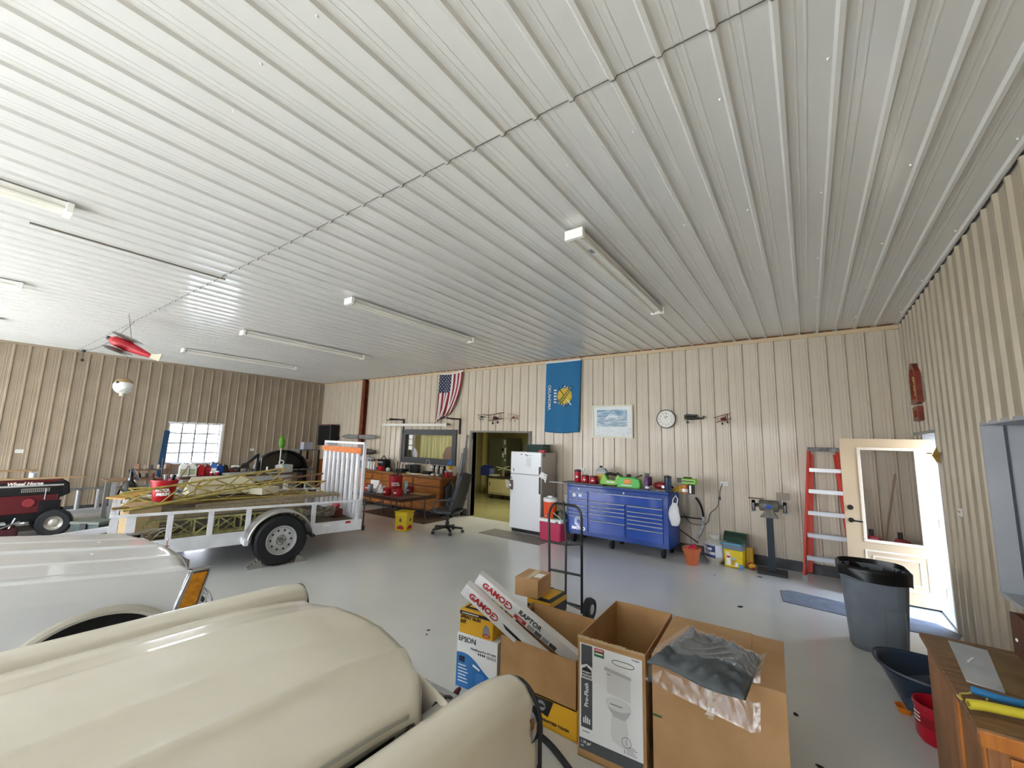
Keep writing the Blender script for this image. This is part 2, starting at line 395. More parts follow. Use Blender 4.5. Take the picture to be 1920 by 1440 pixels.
# ------------------------------------------------------------ outside
CONC = mat('sunlit_concrete', 'e2ddd0', .85, hex2='dad5c8', scale=.6)
struct(B(-40, 30, -40, YF-.25, -.3, -.05), 'ground_front', CONC)
struct(B(XR+.3, 30, YF-.25, 30, -.3, -.05), 'ground_side', mat('darkened_ground', '9b968a', .9, hex2='8d887c', scale=2))  # side ground darkened to cut the light bounced onto the door
struct(B(-40, XL-.3, YF-.25, 30, -.3, -.05), 'ground_left', CONC)
# ------------------------------------------------------------ the two cars, noses towards the back wall
CREAM = mat('cream_car_paint', 'dad4c4', .3, hex2='d5cebd', scale=3, coat=.6, spec=.5)
WPAINT = mat('white_car_paint', 'd9dadb', .28, hex2='d4d5d6', scale=3, coat=.7)
DARK = mat('cavity_shade', '050506', .8)  # near-black that stands in for shade inside cavities
INNER = mat('primer_grey_inner_panel', 'a6a49b', .5)
AMBER = mat('amber_lens', 'c9861c', .15, hex2='a8680c', scale=30, spec=.8)
HLENS = mat('headlight_glass', 'cfd6da', .08, .3, spec=.9)
car1 = thing('vintage_car', 'cream vintage car nearest the camera, rounded pontoon fenders and hood slightly raised', 'car', (-1.755, 1.4, 0))
def cl(x, a, b): return max(a, min(b, x))
def hoodz(dx, y):      # y is measured backwards from the nose
    a = abs(dx); t = cl((-y)/3.2, 0, 1)
    z = 1.02 + .035*(1-(a/.40)**2) if a < .40 else 1.02 - .014*cl((a-.40)/.035, 0, 1) - .062*cl((a-.40)/.245, 0, 1)**1.5
    z += .012*math.exp(-((a-.385)/.02)**2) + .006*math.exp(-((a-.17)/.02)**2)
    z += .03*t
    f = cl((y+.62)/.50, 0, 1); z -= .055*f**2.2
    return z
NB = -3.4
def hood(u, v):
    dx = (u-.5)*1.29; yf = -.09-.15*(dx/.625)**2 - .06*max(0, abs(dx)-.5)/.125
    y = NB*.0 + (-2.0)*(1-v) + yf*v
    z = hoodz(dx, y)
    if v > .985: z -= .045
    if u < .006 or u > .994: z -= .03
    return (dx, y, z)
MB().grid(hood, 60, 60).obj('hood', CREAM, car1, smooth=50, thick=.012)
def fender(side):
    # outer pontoon fender as a loft of sections
    sec = [(-.115, -.10), (-.11, -.05), (-.085, -.012), (-.04, .006), (.0, .008), (.045, -.008), (.08, -.045), (.10, -.11), (.108, -.22), (.105, -.40), (.09, -.55)]
    ys = [-3.4, -2.6, -2.0, -1.4, -.9, -.5, -.25, -.1, -.02, .02]
    def f(u, v):
        i = u*(len(sec)-1); k = min(int(i), len(sec)-2); a = i-k
        sx = sec[k][0]*(1-a)+sec[k+1][0]*a; sz = sec[k][1]*(1-a)+sec[k+1][1]*a
        y = -2.2*(1-v)**1.3 + .02*v
        e = cl((y+.22)/.24, 0, 1); s = 1-.12*e**3
        zc = .955 + .035*cl(-y/2.4, 0, 1) - .022*e**2.5
        return (side*(.80 + sx*s), y, zc + sz*(1-.05*e))
    return MB().grid(f, 30, 40)
for s in (-1, 1):
    fe = fender(s).obj('fender', CREAM, car1, smooth=50, thick=.01)
    # black gasket and chrome rim round the headlight end
    ring = []
    for k in range(23):
        a = PI*(-.08+1.16*k/22); r = .118
        ring.append((s*.802 + (.103*math.cos(a)), .026, .79+.142*math.sin(a)))
    ring = [(s*.80+.106, .024, .45)] + ring + [(s*.80-.106, .024, .45)]
    MB().tube(ring, .008, 6).obj('headlight_gasket', RUB, car1)
    hb = MB().lathe([(.102, -.05), (.104, .0), (.098, .012), (.09, .012), (.085, 0)], (0, 0, 0), 28, 'y', close=False)
    hb.obj('headlight_rim', CHR, car1, loc=(s*.80, .02, .80))
    MB().lathe([(.086, 0), (.07, .018), (.04, .028), (.002, .03)], (0, 0, 0), 24, 'y', close=False).obj('headlight_lens', HLENS, car1, loc=(s*.80, .015, .80))
    B(s*.645-.008, s*.645+.008, -2.0, -.12, .62, .885).obj('inner_fender', INNER, car1)
    # strip of grey drip channel between hood and fender
    def chan(u, v, s=s):
        y = -2.0+1.86*v; return (s*(.640-.05*u+.045*v*0), y, .885+.035*(1-v)-.012*math.sin(PI*u))
mb = MB(); mb.box(-.66, .66, -2.1, -.30, .5, .86)
mb.obj('engine_bay', DARK, car1)  # solid black block stands in for the dark under the hood
gr = MB()
for k in range(9): gr.box(-.60, .60, -.12, -.09, .52+k*.04, .535+k*.04)
gr.obj('grille', CHR, car1)
MB().grid(lambda u, v: ((u-.5)*1.3, -.10-.11*((u-.5)*2)**2-.05*v, .90-.02*v*0-.32*v), 20, 4).obj('nose_panel', CREAM, car1, thick=.01)
bp = MB().grid(lambda u, v: ((u-.5)*1.84, .12-.10*abs((u-.5)*2)**3+.03*math.sin(PI*v), .36+.16*v), 24, 6)
bp.obj('bumper', CHR, car1, thick=.01)
# body behind the hood, doors, roof and wheels (mostly outside the frame)
def body(u, v):
    y = -2.0-2.6*v; a = (u-.5)*2; x = .905*math.copysign(min(1, abs(a)*1.25), a)
    z = 1.0-.06*v if abs(a) < .8 else .98-(abs(a)-.8)/.2*.68
    return (x, y, z)
MB().grid(body, 20, 8).obj('body', CREAM, car1, thick=.01)
def roof(u, v):
    y = -2.35-1.9*v; x = (u-.5)*1.3; return (x, y, 1.02+.48*math.sin(PI*v)**.5*math.cos((u-.5)*1.1))
MB().grid(roof, 12, 12).obj('roof', CREAM, car1, thick=.01)
def wheel_mb(): return MB().lathe([(.16, -.08), (.29, -.09), (.325, -.06), (.33, 0), (.325, .06), (.29, .09), (.16, .08)], n=28, axis='x')
for s in (-1, 1):
    for y in (-.75, -3.5):
        wl_ = wheel_mb().obj('wheel', RUB, car1, loc=(s*.74, y, .33))
        MB().lathe([(.01, .05), (.1, .06), (.16, .03)], n=20, axis='x').obj('hubcap', CHR, wl_, loc=(.03*s, 0, 0))
def flange(u, v):
    p = hood(1.0, v*.97); return (p[0]-.004-.012*u, p[1], p[2]+.028-.062*u)
MB().grid(flange, 2, 50).obj('hood_flange', INNER, car1, thick=.004)
MB().grid(lambda u, v: (.60+.20*u, -.62+.46*v, .862+.015*v+.02*u), 4, 6).obj('radiator_shroud', INNER, car1, thick=.01)
MB().ball((.70, -.22, .885), (.05, .075, .012)).obj('shroud_hole_shade', DARK, car1)  # black ball painted in as the dark of a hole
# black strip standing in for the dark hood gap, and two catches
MB().box(.672, .69, -1.25, -.45, .868, .888).obj('hood_gap_strip', RUB, car1)
MB().box(.590, .632, -.60, -.42, .880, .892).obj('hood_catch', BK, car1)
MB().ball((.60, -.17, .86), (.03, .05, .02)).obj('hood_bumper_stop', BK, car1)

car2 = thing('coupe', 'white 1970s coupe with amber corner lamp and creased hood, behind the cream car', 'car', (-4.75, 1.4, 0))
def prof2(a, y):          # a = distance from the centreline, y behind the nose (negative)
    t = cl(-y/1.05, 0, 2.2)
    zs = .80+.13*min(t, 1)+.02*max(0, t-1)          # shoulder
    if a <= .03: z = zs+.012
    elif a <= .45: z = zs+.012-.004*(a/.45)
    elif a <= .50: z = zs+.006
    else: z = zs+.006-.010*((a-.5)/.4)
    z += .014*math.exp(-(a/.016)**2)+.010*math.exp(-((a-.45)/.018)**2)
    return z
def nose_y(a): return -.01-.13*(a/.9)**2
def hood2(u, v):
    x = (u-.5)*1.56; a = abs(x); y = -2.0*(1-v)+(nose_y(a)-.012)*v
    z = prof2(a, y)
    if v > .985: z -= .02
    return (x, y, z)
MB().grid(hood2, 78, 40).obj('hood', WPAINT, car2, smooth=50, thick=.012)
AR = (-.60, .30, .345)
def side2(u, v, s):
    y = -3.6*(1-v)+(-.135)*v; zs = prof2(.86, y)
    pts = [(.785, zs+.001), (.86, zs), (.893, zs-.012), (.902, zs-.05), (.908, zs-.14), (.902, zs-.26), (.885, .42), (.86, .24)]
    i = u*(len(pts)-1); k = min(int(i), len(pts)-2); a = i-k
    x = pts[k][0]*(1-a)+pts[k+1][0]*a; z = pts[k][1]*(1-a)+pts[k+1][1]*a
    return (s*x, y, z)
for s in (-1, 1):
    mb = MB().grid(lambda u, v: side2(u, v, s), 56, 150)
    # cut the wheel arch (flattened circle) out of the side
    keep = []
    for f in mb.f:
        c = [sum(mb.v[i][k] for i in f)/len(f) for k in range(3)]
        if abs(c[0]) > .8 and ((c[1]+.60)/.41)**2+((c[2]-.30)/.33)**2 < 1: continue
        keep.append(f)
    mb.f = keep
    mb.obj('fender', WPAINT, car2, smooth=50, thick=.008)
    lip = [(s*.905, -.60+.425*math.cos(a), .30+.345*math.sin(a)) for a in [PI*k/30 for k in range(31)]]
    MB().tube(lip, .028, 8).obj('arch_lip', mat('arch_lip_paint', 'b9b4a6', .35, coat=.4), car2)
    B(s*.5-.36, s*.5+.36, -1.1, -.12, .2, .74).obj('wheel_well', DARK, car2)  # solid black block stands in for the dark inside the arch
    wl_ = wheel_mb().obj('wheel', RUB, car2, loc=(s*.70, -.62, .33))
    # corner lamp: chrome surround, amber lens
    P4 = [(-.055, .530), (-.015, .785), (-.15, .785), (-.205, .532)]
    X0 = s*.895
    def lampf(poly, d, name, m, x0=.86):
        a, b = sorted((s*x0, s*(.905+d))); return MB().prism(poly, a, b, 'x').obj(name, m, car2, bev=.004)
    lampf([(-.045, .515), (.012, .80), (-.135, .80), (-.215, .515)], .004, 'lamp_surround', CHR)
    lampf([(-.06, .535), (-.005, .782), (-.125, .782), (-.185, .535)], .010, 'lamp_gasket', BK)
    lampf([(-.068, .545), (-.015, .774), (-.118, .774), (-.174, .545)], .016, 'corner_lamp', AMBER)
    lampf([(-.185, .515), (-.105, .80), (-.125, .80), (-.215, .515)], .018, 'chrome_strip', CHR)
nf = MB().grid(lambda u, v: ((u-.5)*1.72, nose_y(abs(u-.5)*1.72)+.005-.02*v, .785-.27*v), 24, 6)
nf.obj('header_panel', WPAINT, car2, thick=.01)
g2 = MB()
for k in range(26): g2.box(-.42+k*.0336-.004, -.42+k*.0336+.004, .0, .02, .56, .76)
g2.obj('grille', CHR, car2)
MB().grid(lambda u, v: ((u-.5)*1.84, .16-.14*abs((u-.5)*2)**4+.02*math.sin(PI*v), .36+.15*v), 30, 6).obj('bumper', CHR, car2, thick=.01)
MB().grid(lambda u, v: ((u-.5)*1.80, .13-.14*abs((u-.5)*2)**4, .51+.02*v), 30, 2).obj('bumper_filler', WPAINT, car2, thick=.01)
orn = MB().cyl((0, -.03, .81), (0, -.03, .85), .006, n=8).ball((0, -.03, .862), (.012, .006, .02)).lathe([(.02, -.004), (.02, .0)], (0, -.03, .812), 12)
orn.obj('hood_ornament', mat('rose_chrome', 'c79a94', .2, .9), car2)
for x, y in ((-.33, -.42), (.2, -.55)): MB().ball((x, y, prof2(abs(x), y)), (.03, .012, .006)).obj('washer_nozzle', WPAINT, car2)
# louvre-like cowl steps seen on the far half of the hood
for k in range(7):
    MB().cb((-.66, -.18-.0*k, 0), (.001, .001, .001)) if 0 else None
def roof2(u, v): y = -2.1-1.7*v; x = (u-.5)*1.25; return (x, y, .95+.38*math.sin(PI*v)**.5*math.cos((u-.5)*1.1))
MB().grid(roof2, 12, 12).obj('roof', WPAINT, car2, thick=.01)
MB().grid(lambda u, v: ((u-.5)*1.78, -2.0-2.6*v, .97-.05*v), 6, 6).obj('body', WPAINT, car2, thick=.01)
for s in (-1, 1): wheel_mb().obj('wheel', RUB, car2, loc=(s*.72, -3.3, .33))

# ------------------------------------------------------------ utility trailer, its load, chocks
TW = mat('white_trailer_paint', 'dedfe2', .4, hex2='cfd0d3', scale=6)
GRIM = mat('weathered_deck_wood', '5c5040', .8, hex2='3f372c', scale=7, stretch=(6, 1, 1))
t0 = Vector((-6.83, 1.40, 0)); ang = -math.atan2(.62, 2.96)          # local +y runs to the rear, local -x across
trailer = thing('utility_trailer', 'white utility trailer with side rails, mesh ramp gate and one silver wheel in view', 'trailer', t0, ang)
TL, TWD, ZR, ZD = 3.02, 2.02, .80, .44
def bar(mb, a, b, w_=.04, h=.04):
    a, b = Vector(a), Vector(b); d = b-a; L_ = d.length; q = d.to_track_quat('Y', 'Z')
    return mb.box(-w_/2, w_/2, 0, L_, -h/2, h/2, Matrix.Translation(a) @ q.to_matrix().to_4x4())
mb = MB(); bar(mb, (0, 0, ZR), (0, TL, ZR-.03), .05, .03); mb.obj('top_rail', TW, trailer, bev=.003)
mb = MB(); bar(mb, (-TWD, 0, ZR), (-TWD, TL, ZR-.03), .05, .03); mb.obj('top_rail', TW, trailer, bev=.003)
mb = MB(); bar(mb, (-TWD-.02, 0, ZR), (.02, 0, ZR), .05, .03); mb.obj('top_rail', TW, trailer, bev=.003)
for x in (0, -TWD):
    for k, y in enumerate((.03, .13, .55, .98, 1.42, 2.30, 3.0)):
        if x == 0 and k == 1: mb = MB().box(-.035, .005, y, y+.09, ZD-.1, ZR-.01)
        else: mb = MB().box(x-.03, x+.005, y-.03, y+.03, ZD-.06, ZR-.015)
        mb.obj('post', TW, trailer)
for x in (.0, -TWD):
    mb = MB().box(x-.02, x+.02, -.02, TL+.05, .30, ZD+.03).box(x-.05, x, 0, TL, .30, .32)
    mb.obj('side_channel', TW, trailer)
MB().box(-TWD, 0, TL, TL+.05, .32, ZD+.02).obj('rear_channel', TW, trailer)
MB().box(-TWD, 0, -.03, .02, .32, ZD+.02).obj('front_channel', TW, trailer)
for k in range(13):
    x = -.03-k*.152; B(x-.147, x, .02, TL, ZD-.02, ZD).obj('deck_plank', GRIM, trailer)
mb = MB(); bar(mb, (-.2, 0, .36), (-.98, -1.1, .38), .05, .08); bar(mb, (-TWD+.2, 0, .36), (-1.04, -1.1, .38), .05, .08); mb.cyl((-1.01, -1.1, .4), (-1.01, -1.3, .4), .04)
mb.obj('tongue', TW, trailer)
MB().cyl((-1.01, -1.0, 0), (-1.01, -1.0, .5), .03).obj('jack', STEEL, trailer)
# wheel, fender
WY = 1.80
TIRE = mat('tyre_rubber', '0d0e10', .55, hex2='141519', scale=20)
tw = MB().lathe([(.19, -.085), (.24, -.10), (.31, -.105), (.338, -.08), (.345, -.03), (.345, .03), (.338, .08), (.31, .105), (.24, .10), (.19, .085)], n=48, axis='x', close=False).obj('wheel', TIRE, trailer, loc=(.19, WY, .345))
mb = MB()
for k in range(60):
    a = 2*PI*k/60
    for xo in (-.05, .0, .05): mb.cb((xo+.012*(k % 2), .346*math.cos(a), .346*math.sin(a)), (.03, .022, .006), (a-PI/2, 0, 0))
mb.obj('tread', TIRE, tw)
RIM = mat('silver_steel_rim', 'b5b5b3', .4, .3)
MB().lathe([(.195, .088), (.20, .10), (.19, .102), (.178, .085), (.17, .055), (.16, .05), (.10, .068), (.07, .075), (.065, .06), (.001, .06)], n=40, axis='x', close=False).obj('rim', RIM, tw)
hole = MB().lathe([(.0145, .0), (.0145, .004)], (0, 0, 0), 10, 'x').mesh('rim_hole', BK)
for k in range(10):
    a = 2*PI*k/10; o = bpy.data.objects.new('rim_hole', hole); col.objects.link(o); o.parent = tw; o.location = (.0605, .133*math.cos(a), .133*math.sin(a))
mb = MB().lathe([(.03, .06), (.03, .10), (.02, .11), (.001, .11)], n=14, axis='x', close=False)
for k in range(5): a = 2*PI*k/5; mb.cyl((.07, .055*math.cos(a), .055*math.sin(a)), (.09, .055*math.cos(a), .055*math.sin(a)), .009, n=6)
mb.obj('hub', mat('dirty_hub', '6b6863', .5, .4), tw)
def fend(u, v):
    a = PI*(.02+.96*u); r = .43; rr = .44
    y = -math.cos(a)*r; z = .33+math.sin(a)*rr*.96
    x = .02+.27*v
    if v > .9: return (x, WY+y*.985, z-.025)
    return (x, WY+y, z)
MB().grid(fend, 30, 10).obj('mudguard', mat('mudguard_aluminium', 'b6b5b2', .3, .7, hex2='a3a19c', scale=5), trailer, thick=.004)
B(.0, .30, WY-.46, WY-.41, .33, .40).obj('mudguard_bracket', TW, trailer)
B(.0, .28, WY+.41, WY+.45, .33, .37).obj('mudguard_bracket', BK, trailer)
w3 = copytree(tw, loc=(-TWD-.19, WY, .345), rot=(0, 0, PI), parent=trailer)
B(.022, .028, 2.80, 2.88, .425, .455).obj('red_reflector', mat('red_reflector', 'b01218', .2), trailer)
B(.022, .026, 2.45, 2.55, .41, .45).obj('label_plate', PAPER, trailer)
# ramp gate standing upright at the rear
RM = mat('ramp_expanded_metal', 'd4d5d8', .5, .2)
rg = MB(); ZT = 1.74
for x in (-TWD+.04, -.04): rg.box(x-.02, x+.02, TL+.02, TL+.06, .45, ZT)
rg.box(-TWD+.02, -.02, TL+.02, TL+.06, ZT-.04, ZT).box(-TWD+.02, -.02, TL+.02, TL+.06, .47, .51)
ramp = rg.obj('ramp_gate', TW, trailer)
for k in range(8):
    x = -TWD+.17+k*.225; B(x, x+.085, TL-.005, TL+.03, .5, ZT-.12).obj('ramp_rib', TW, ramp)
mb = MB(); nx, nz = 50, 62
for i in range(nx):
    xa = -TWD+.05+i*(TWD-.1)/nx; xb = xa+(TWD-.1)/nx
    for j in range(nz):
        za = .5+j*(ZT-.55)/nz; zb = za+(ZT-.55)/nz; t_ = .0048
        if (i+j) % 2: mb.add([(xa, TL+.035, za), (xa+t_, TL+.035, za-t_), (xb+t_, TL+.035, zb-t_), (xb, TL+.035, zb)], [(0, 1, 2, 3)])
        else: mb.add([(xa, TL+.035, zb), (xa+t_, TL+.035, zb+t_), (xb+t_, TL+.035, za+t_), (xb, TL+.035, za)], [(0, 1, 2, 3)])
mb.obj('mesh_infill', RM, ramp, smooth=0, fix=False)['kind'] = 'stuff'
MB().box(-TWD+.02, -.07, TL-.02, TL+.0, ZT-.20, ZT-.10).obj('orange_flap', mat('faded_orange_vinyl', 'd77a33', .6, hex2='bb6426', scale=9), ramp)
MB().cyl((.03, TL+.075, .30), (.03, TL+.075, .80), .014).box(.01, .05, TL+.06, TL+.10, .28, .36).obj('ramp_leg', BK, trailer)
# chocks
CHM = mat('dirty_alloy', '8f8d86', .5, .4)
def chock(loc, rz, label):
    t = thing('wheel_chock', label, 'wheel chock', loc, rz, 'chocks at the trailer wheel')

    mb = MB()
    for x in (-.06, .06): mb.prism([(.0, 0), (.17, 0), (.13, .05), (.03, .11)], x-.008, x+.008, 'x')
    mb.obj('side_plate', CHM, t); mb = MB()
    for k in range(5): yy = .02+.15*k/4; zz = .11*(1-k/4)+.006; mb.cyl((-.07, yy, zz), (.07, yy, zz), .008, n=6)
    mb.obj('rung', CHM, t)
tp = lambda x, y, z=0.: trailer_m @ Vector((x, y, z))
trailer_m = Matrix.Translation(t0) @ Matrix.Rotation(ang, 4, 'Z')
chock(tp(.19, WY-.20), ang+PI, 'larger alloy wheel chock on the car side of the trailer wheel')
chock(tp(.19, WY+.20), ang, 'alloy wheel chock on the ramp side of the trailer wheel')
# ------------------------------------------------------------ boxes beside the near car
def carton(name, label, cat, x0, x1, y0, y1, z0, z1, m, open_top=False, inner=None, rz=0, group=None, flaps=None, t_=.006):
    cx, cy = (x0+x1)/2, (y0+y1)/2; a, b, h = (x1-x0)/2, (y1-y0)/2, z1-z0
    t = thing(name, label, cat, (cx, cy, z0), rz, group)
    if open_top:
        mb = MB().box(-a, a, -b, b, 0, .006)
        mb.box(-a, a, -b, -b+t_, 0, h).box(-a, a, b-t_, b, 0, h).box(-a, -a+t_, -b+t_, b-t_, 0, h).box(a-t_, a, -b+t_, b-t_, 0, h)
        mb.obj('carton_walls', m, t)
    else: MB().box(-a, a, -b, b, 0, h).obj('carton_body', m, t, bev=.003)
    return t, a, b, h
BLK = mat('black_print', '1b1c1f', .6); DGP = mat('dark_grey_print', '4a4d52', .6); GRP = mat('grey_print', '8b8e93', .6)
WPR = mat('white_print', 'e9e9e7', .55); REDP = mat('red_print', 'b5222c', .5); GRNP = mat('green_print', '2f6f46', .5)
def dec(parent, x0, x1, z0, z1, y, m, name='print_panel', d=.0012): return B(x0, x1, y-d, y, z0, z1).obj(name, m, parent)
def decp(parent, poly, y, m, name='print_panel', d=.0012): return MB().prism(poly, y-d, y, 'y').obj(name, m, parent)
FX = (PI/2, 0, 0)
# tall toilet carton
t, a, b, h = carton('toilet_carton', 'tall open carton printed with a white toilet, standing front and centre', 'box', -1.235, -.83, 2.48, 3.19, 0, .655, CARD, True)
t.rotation_euler = (0, 0, .05)
f = -b
dec(t, -a+.012, a-.018, .045, h-.03, f, mat('glossy_white_print', 'e6e7ea', .35), 'white_label')
f -= .0014
dec(t, -a+.022, -a+.092, .50, h-.035, f, DGP); dec(t, -a+.022, -a+.092, .165, .43, f, DGP); dec(t, -a+.012, a-.018, .045, .105, f, DGP)
decp(t, [(-a+.022, .50), (-a+.057, .515), (-a+.092, .50), (-a+.092, .49), (-a+.057, .505), (-a+.022, .49)], f-.001, mat('glossy_white_print', 'e6e7ea', .35))
decp(t, [(-a+.027, .455), (-a+.027, .483), (-a+.057, .50), (-a+.087, .483), (-a+.087, .455)], f, BLK)
text('PROJECT', .0135, WPR, t, (-a+.057, f-.0015, .467), bold=.0004); text('SOURCE', .0165, BLK, t, (-a+.057, f-.001, .443), bold=.0005)
text('Pro-Flush', .034, WPR, t, (-a+.057, f-.002, .345), (PI/2, -PI/2, 0), bold=.0006)
for k, w_ in enumerate((.028, .04, .034, .028)): dec(t, -a+.036+k*.012, -a+.043+k*.012, .19, .19+w_, f-.0014, WPR)
dec(t, -a+.105, -a+.165, .600, .618, f, REDP); dec(t, -a+.105, -a+.165, .572, .600, f, GRNP)
dec(t, -a+.112, -a+.158, .607, .612, f-.001, WPR, 'print_line'); dec(t, -a+.112, -a+.158, .586, .593, f-.001, WPR, 'print_line')
text('*2742033', .011, BLK, t, (a-.055, f-.001, .612))
text('1.28 gpf', .020, WPR, t, (-a+.02, f-.002, .088), align='LEFT'); text('4.84', .012, WPR, t, (-a+.02, f-.002, .066), align='LEFT')
[dec(t, a-.110, a-.05-.01*(k % 3), .120+k*.009, .1215+k*.009, f, DGP, 'print_line') for k in range(5)]; dec(t, -a+.03, -a+.075, .143, .146, f, DGP, 'print_line')
for q in range(5): dec(t, a-.125, a-.118, .118+q*.009, .123+q*.009, f, GRP)
MB().tube([(.075+.045*math.cos(s_)*1.0+(.02 if math.cos(s_) > 0 else -.02), f, .572+.014*math.sin(s_)) for s_ in [2*PI*k/20 for k in range(20)]], .0018, 5, True).obj('hand_hole_print', DGP, t)
PORC = mat('printed_porcelain', 'd6d7da', .5); PORD = mat('printed_porcelain_shade', 'b7b9bd', .5)
decp(t, [(-.02, .40), (.115, .385), (.115, .505), (-.025, .52)], f-.001, PORC, 'toilet_print'); decp(t, [(-.035, .515), (.12, .50), (.12, .515), (-.035, .532)], f-.0015, PORD, 'toilet_print')
decp(t, [(.045+.075*math.cos(s_), .350+.032*math.sin(s_)) for s_ in [2*PI*k/24 for k in range(24)]], f-.001, PORC, 'toilet_print')
decp(t, [(-.028, .345), (.0, .305), (.02, .285), (.08, .28), (.10, .30), (.118, .335)], f-.0005, PORD, 'toilet_print')
decp(t, [(.01, .30), (-.0, .20), (.012, .155), (.075, .135), (.105, .15), (.10, .20), (.09, .29)], f-.0004, PORC, 'toilet_print')
dec(t, .0, .07, .345, .348, f-.003, DGP); decp(t, [(-.018, .503), (.0, .498), (.0, .492), (-.018, .497)], f-.003, GRP)
MB().tube([(.092+.026*math.cos(s_), f-.002, .175+.026*math.sin(s_)) for s_ in [2*PI*k/20 for k in range(20)]], .0012, 5, True).obj('callout_ring', DGP, t)
MB().tube([(.092, f-.002, .162), (.092, f-.002, .19)], .001, 5).obj('callout_bolt', DGP, t)
mb = MB()
for k in range(26): x = -a+.006+k*.0155; mb.cb((x, -b+.002, h+.002), (.018, .010, .008+.008*rnd.random()), (rnd.uniform(-.4, .4), rnd.uniform(-.5, .5), 0))
mb.obj('torn_edge', mat('torn_cardboard', 'b8a07e', .9), t)['kind'] = 'stuff'
# shrink film hanging between the cartons
FILM = glassmat('clear_film', rough=.15, base=.10, haze=.12)
MB().grid(lambda u, v: (a+.004+.008*math.sin(v*9+u*5), -b+.02+.5*u, .02+.6*v), 10, 12).obj('plastic_film', FILM, t)
# low open carton with the air-rifle cartons in it
t2, a2, b2, h2 = carton('open_carton', 'low wide open cardboard box holding two long white cartons', 'box', -1.86, -1.27, 2.55, 2.98, .175, .46, CARD, True)
MB().box(-a2, a2, b2-.004, b2+.004, h2-.005, h2+.10, Matrix.Translation((0, 0, 0))).obj('raised_flap', CARD, t2)
MB().add([(-a2, -b2, h2), (-a2, b2, h2), (-a2+.0, b2, h2+.10)], [(0, 1, 2)]).obj('side_flap', CARD, t2, thick=.005)
# yellow tool carton under it
YC = mat('yellow_carton', 'd9a521', .5)
t3, a3, b3, h3 = carton('yellow_carton', 'flat yellow and black tool carton lying under the low open cardboard box', 'box', -1.84, -1.26, 2.55, 3.02, 0, .17, YC)
decp(t3, [(-a3, .115), (-.05, .10), (.08, .07), (.12, .17), (-a3, .17)], -b3, BLK)
text('GUARANTEED TOUGH', .022, BLK, t3, (.12, -b3-.002, .045), bold=.0006)
mb = MB()
for k in range(5): mb.tube([(.03+.03*math.cos(q), -b3-.002, .125+(.012+.004*k)*math.sin(q)) for q in [2*PI*i/14 for i in range(14)]], .0022, 5, True)
mb.obj('printed_tool', GRP, t3)
# big plain carton at the right
t4, a4, b4, h4 = carton('shipping_carton', 'large closed brown shipping carton with a plastic-bagged cloth on top', 'box', -.80, -.17, 2.52, 3.16, 0, .665, CARD2)
t4.rotation_euler = (0, 0, .06)
for x0, x1, m_, nm in ((-.045+.01, -.01, mat('clear_tape', 'c9b592', .15, coat=.5), 'tape'),): B(x0, x1, -b4-.001, -b4, .44, h4).obj(nm, m_, t4)
decp(t4, [(-.05, .455), (-.005, .46), (-.005, .50), (-.03, .49)], -b4-.0015, mat('tape_glint', 'dcd0c4', .2), 'tape_end_glint')  # paler patch paints a glint on the end of the tape
GT = mat('green_tape', '3d5a35', .5)
B(-a4, -a4+.05, -b4-.001, -b4, .36, .372).obj('green_tape', GT, t4); B(a4-.05, a4, -b4-.001, -b4, .25, .262).obj('green_tape', GT, t4); B(a4, a4+.001, -b4, -b4+.04, .25, .262).obj('green_tape', GT, t4)
B(a4-.16, a4, -b4-.0006, -b4+.45, h4+.0, h4+.003).obj('lid_flap', CARD2, t4); B(-a4, a4-.165, -b4, b4, h4, h4+.004).obj('lid_flap', CARD2, t4)
# bagged dark cloth on the lid
bag = thing('bagged_cloth', 'dark cloth folded in a clear plastic bag lying on the large brown carton', 'plastic bag', (-.52, 2.70, .675), -.16)
BC = [(-.772, 2.375), (-.300, 2.318), (-.281, 2.806), (-.672, 2.940)]; BCx, BCy = -.52, 2.70
def wr(u, v):
    a_ = u+.25*math.sin(v*5+1); b_ = v+.22*math.sin(u*6)
    return .010*math.sin(a_*16+b_*9)+.007*math.sin(b_*27-a_*8)+.006*math.sin(a_*38+b_*13)*math.sin(b_*11)
def quad_(u, v, g=0.):
    u2, v2 = .5+(u-.5)*(1+g), .5+(v-.5)*(1+g)
    p = [(1-u2)*(1-v2), u2*(1-v2), u2*v2, (1-u2)*v2]; x = sum(p[i]*BC[i][0] for i in range(4)); y = sum(p[i]*BC[i][1] for i in range(4))
    return x-BCx, y-BCy
FRONT = -.16
def cloth(u, v, g=0., up=0.):
    x, y = quad_(u, v, g); y += .02*math.sin(u*7)*(v < .2); e = max(0, min(u, 1-u, v, 1-v))
    h = .038*min(1, e*9)**.6; z = .004+h+wr(u, v)*min(1, e*9)*1.1
    return (x, y, max(z, .003))
bag.rotation_euler = (0, 0, 0)
MB().grid(cloth, 70, 50).obj('cloth', mat('charcoal_cloth', '575d60', .6, hex2='484e52', scale=8, bump=.3, bscale=30), bag, thick=.004)
def film(u, v):
    g = .15; u2, v2 = .5+(u-.5)*(1+g), -.05+1.12*v
    x, y = quad_(u2, v2, 0)
    z = cloth(cl(u2, 0, 1), cl(v2, 0, 1))[2] + .009 + .004*math.sin(u*53+v*21)*math.sin(v*47)
    lip_y = -.155+.06*(x+BCx+.48)          # the lid's front edge: the bag hangs over it
    if y < lip_y: z -= (lip_y-y)*.9; y = lip_y-.006-.15*(lip_y-y)
    if u > .93: z += (u-.93)*.35
    return (x, y, z)
MB().grid(film, 90, 70).obj('clear_bag', glassmat('clear_bag_film', rough=.12, base=.06, haze=.08), bag)
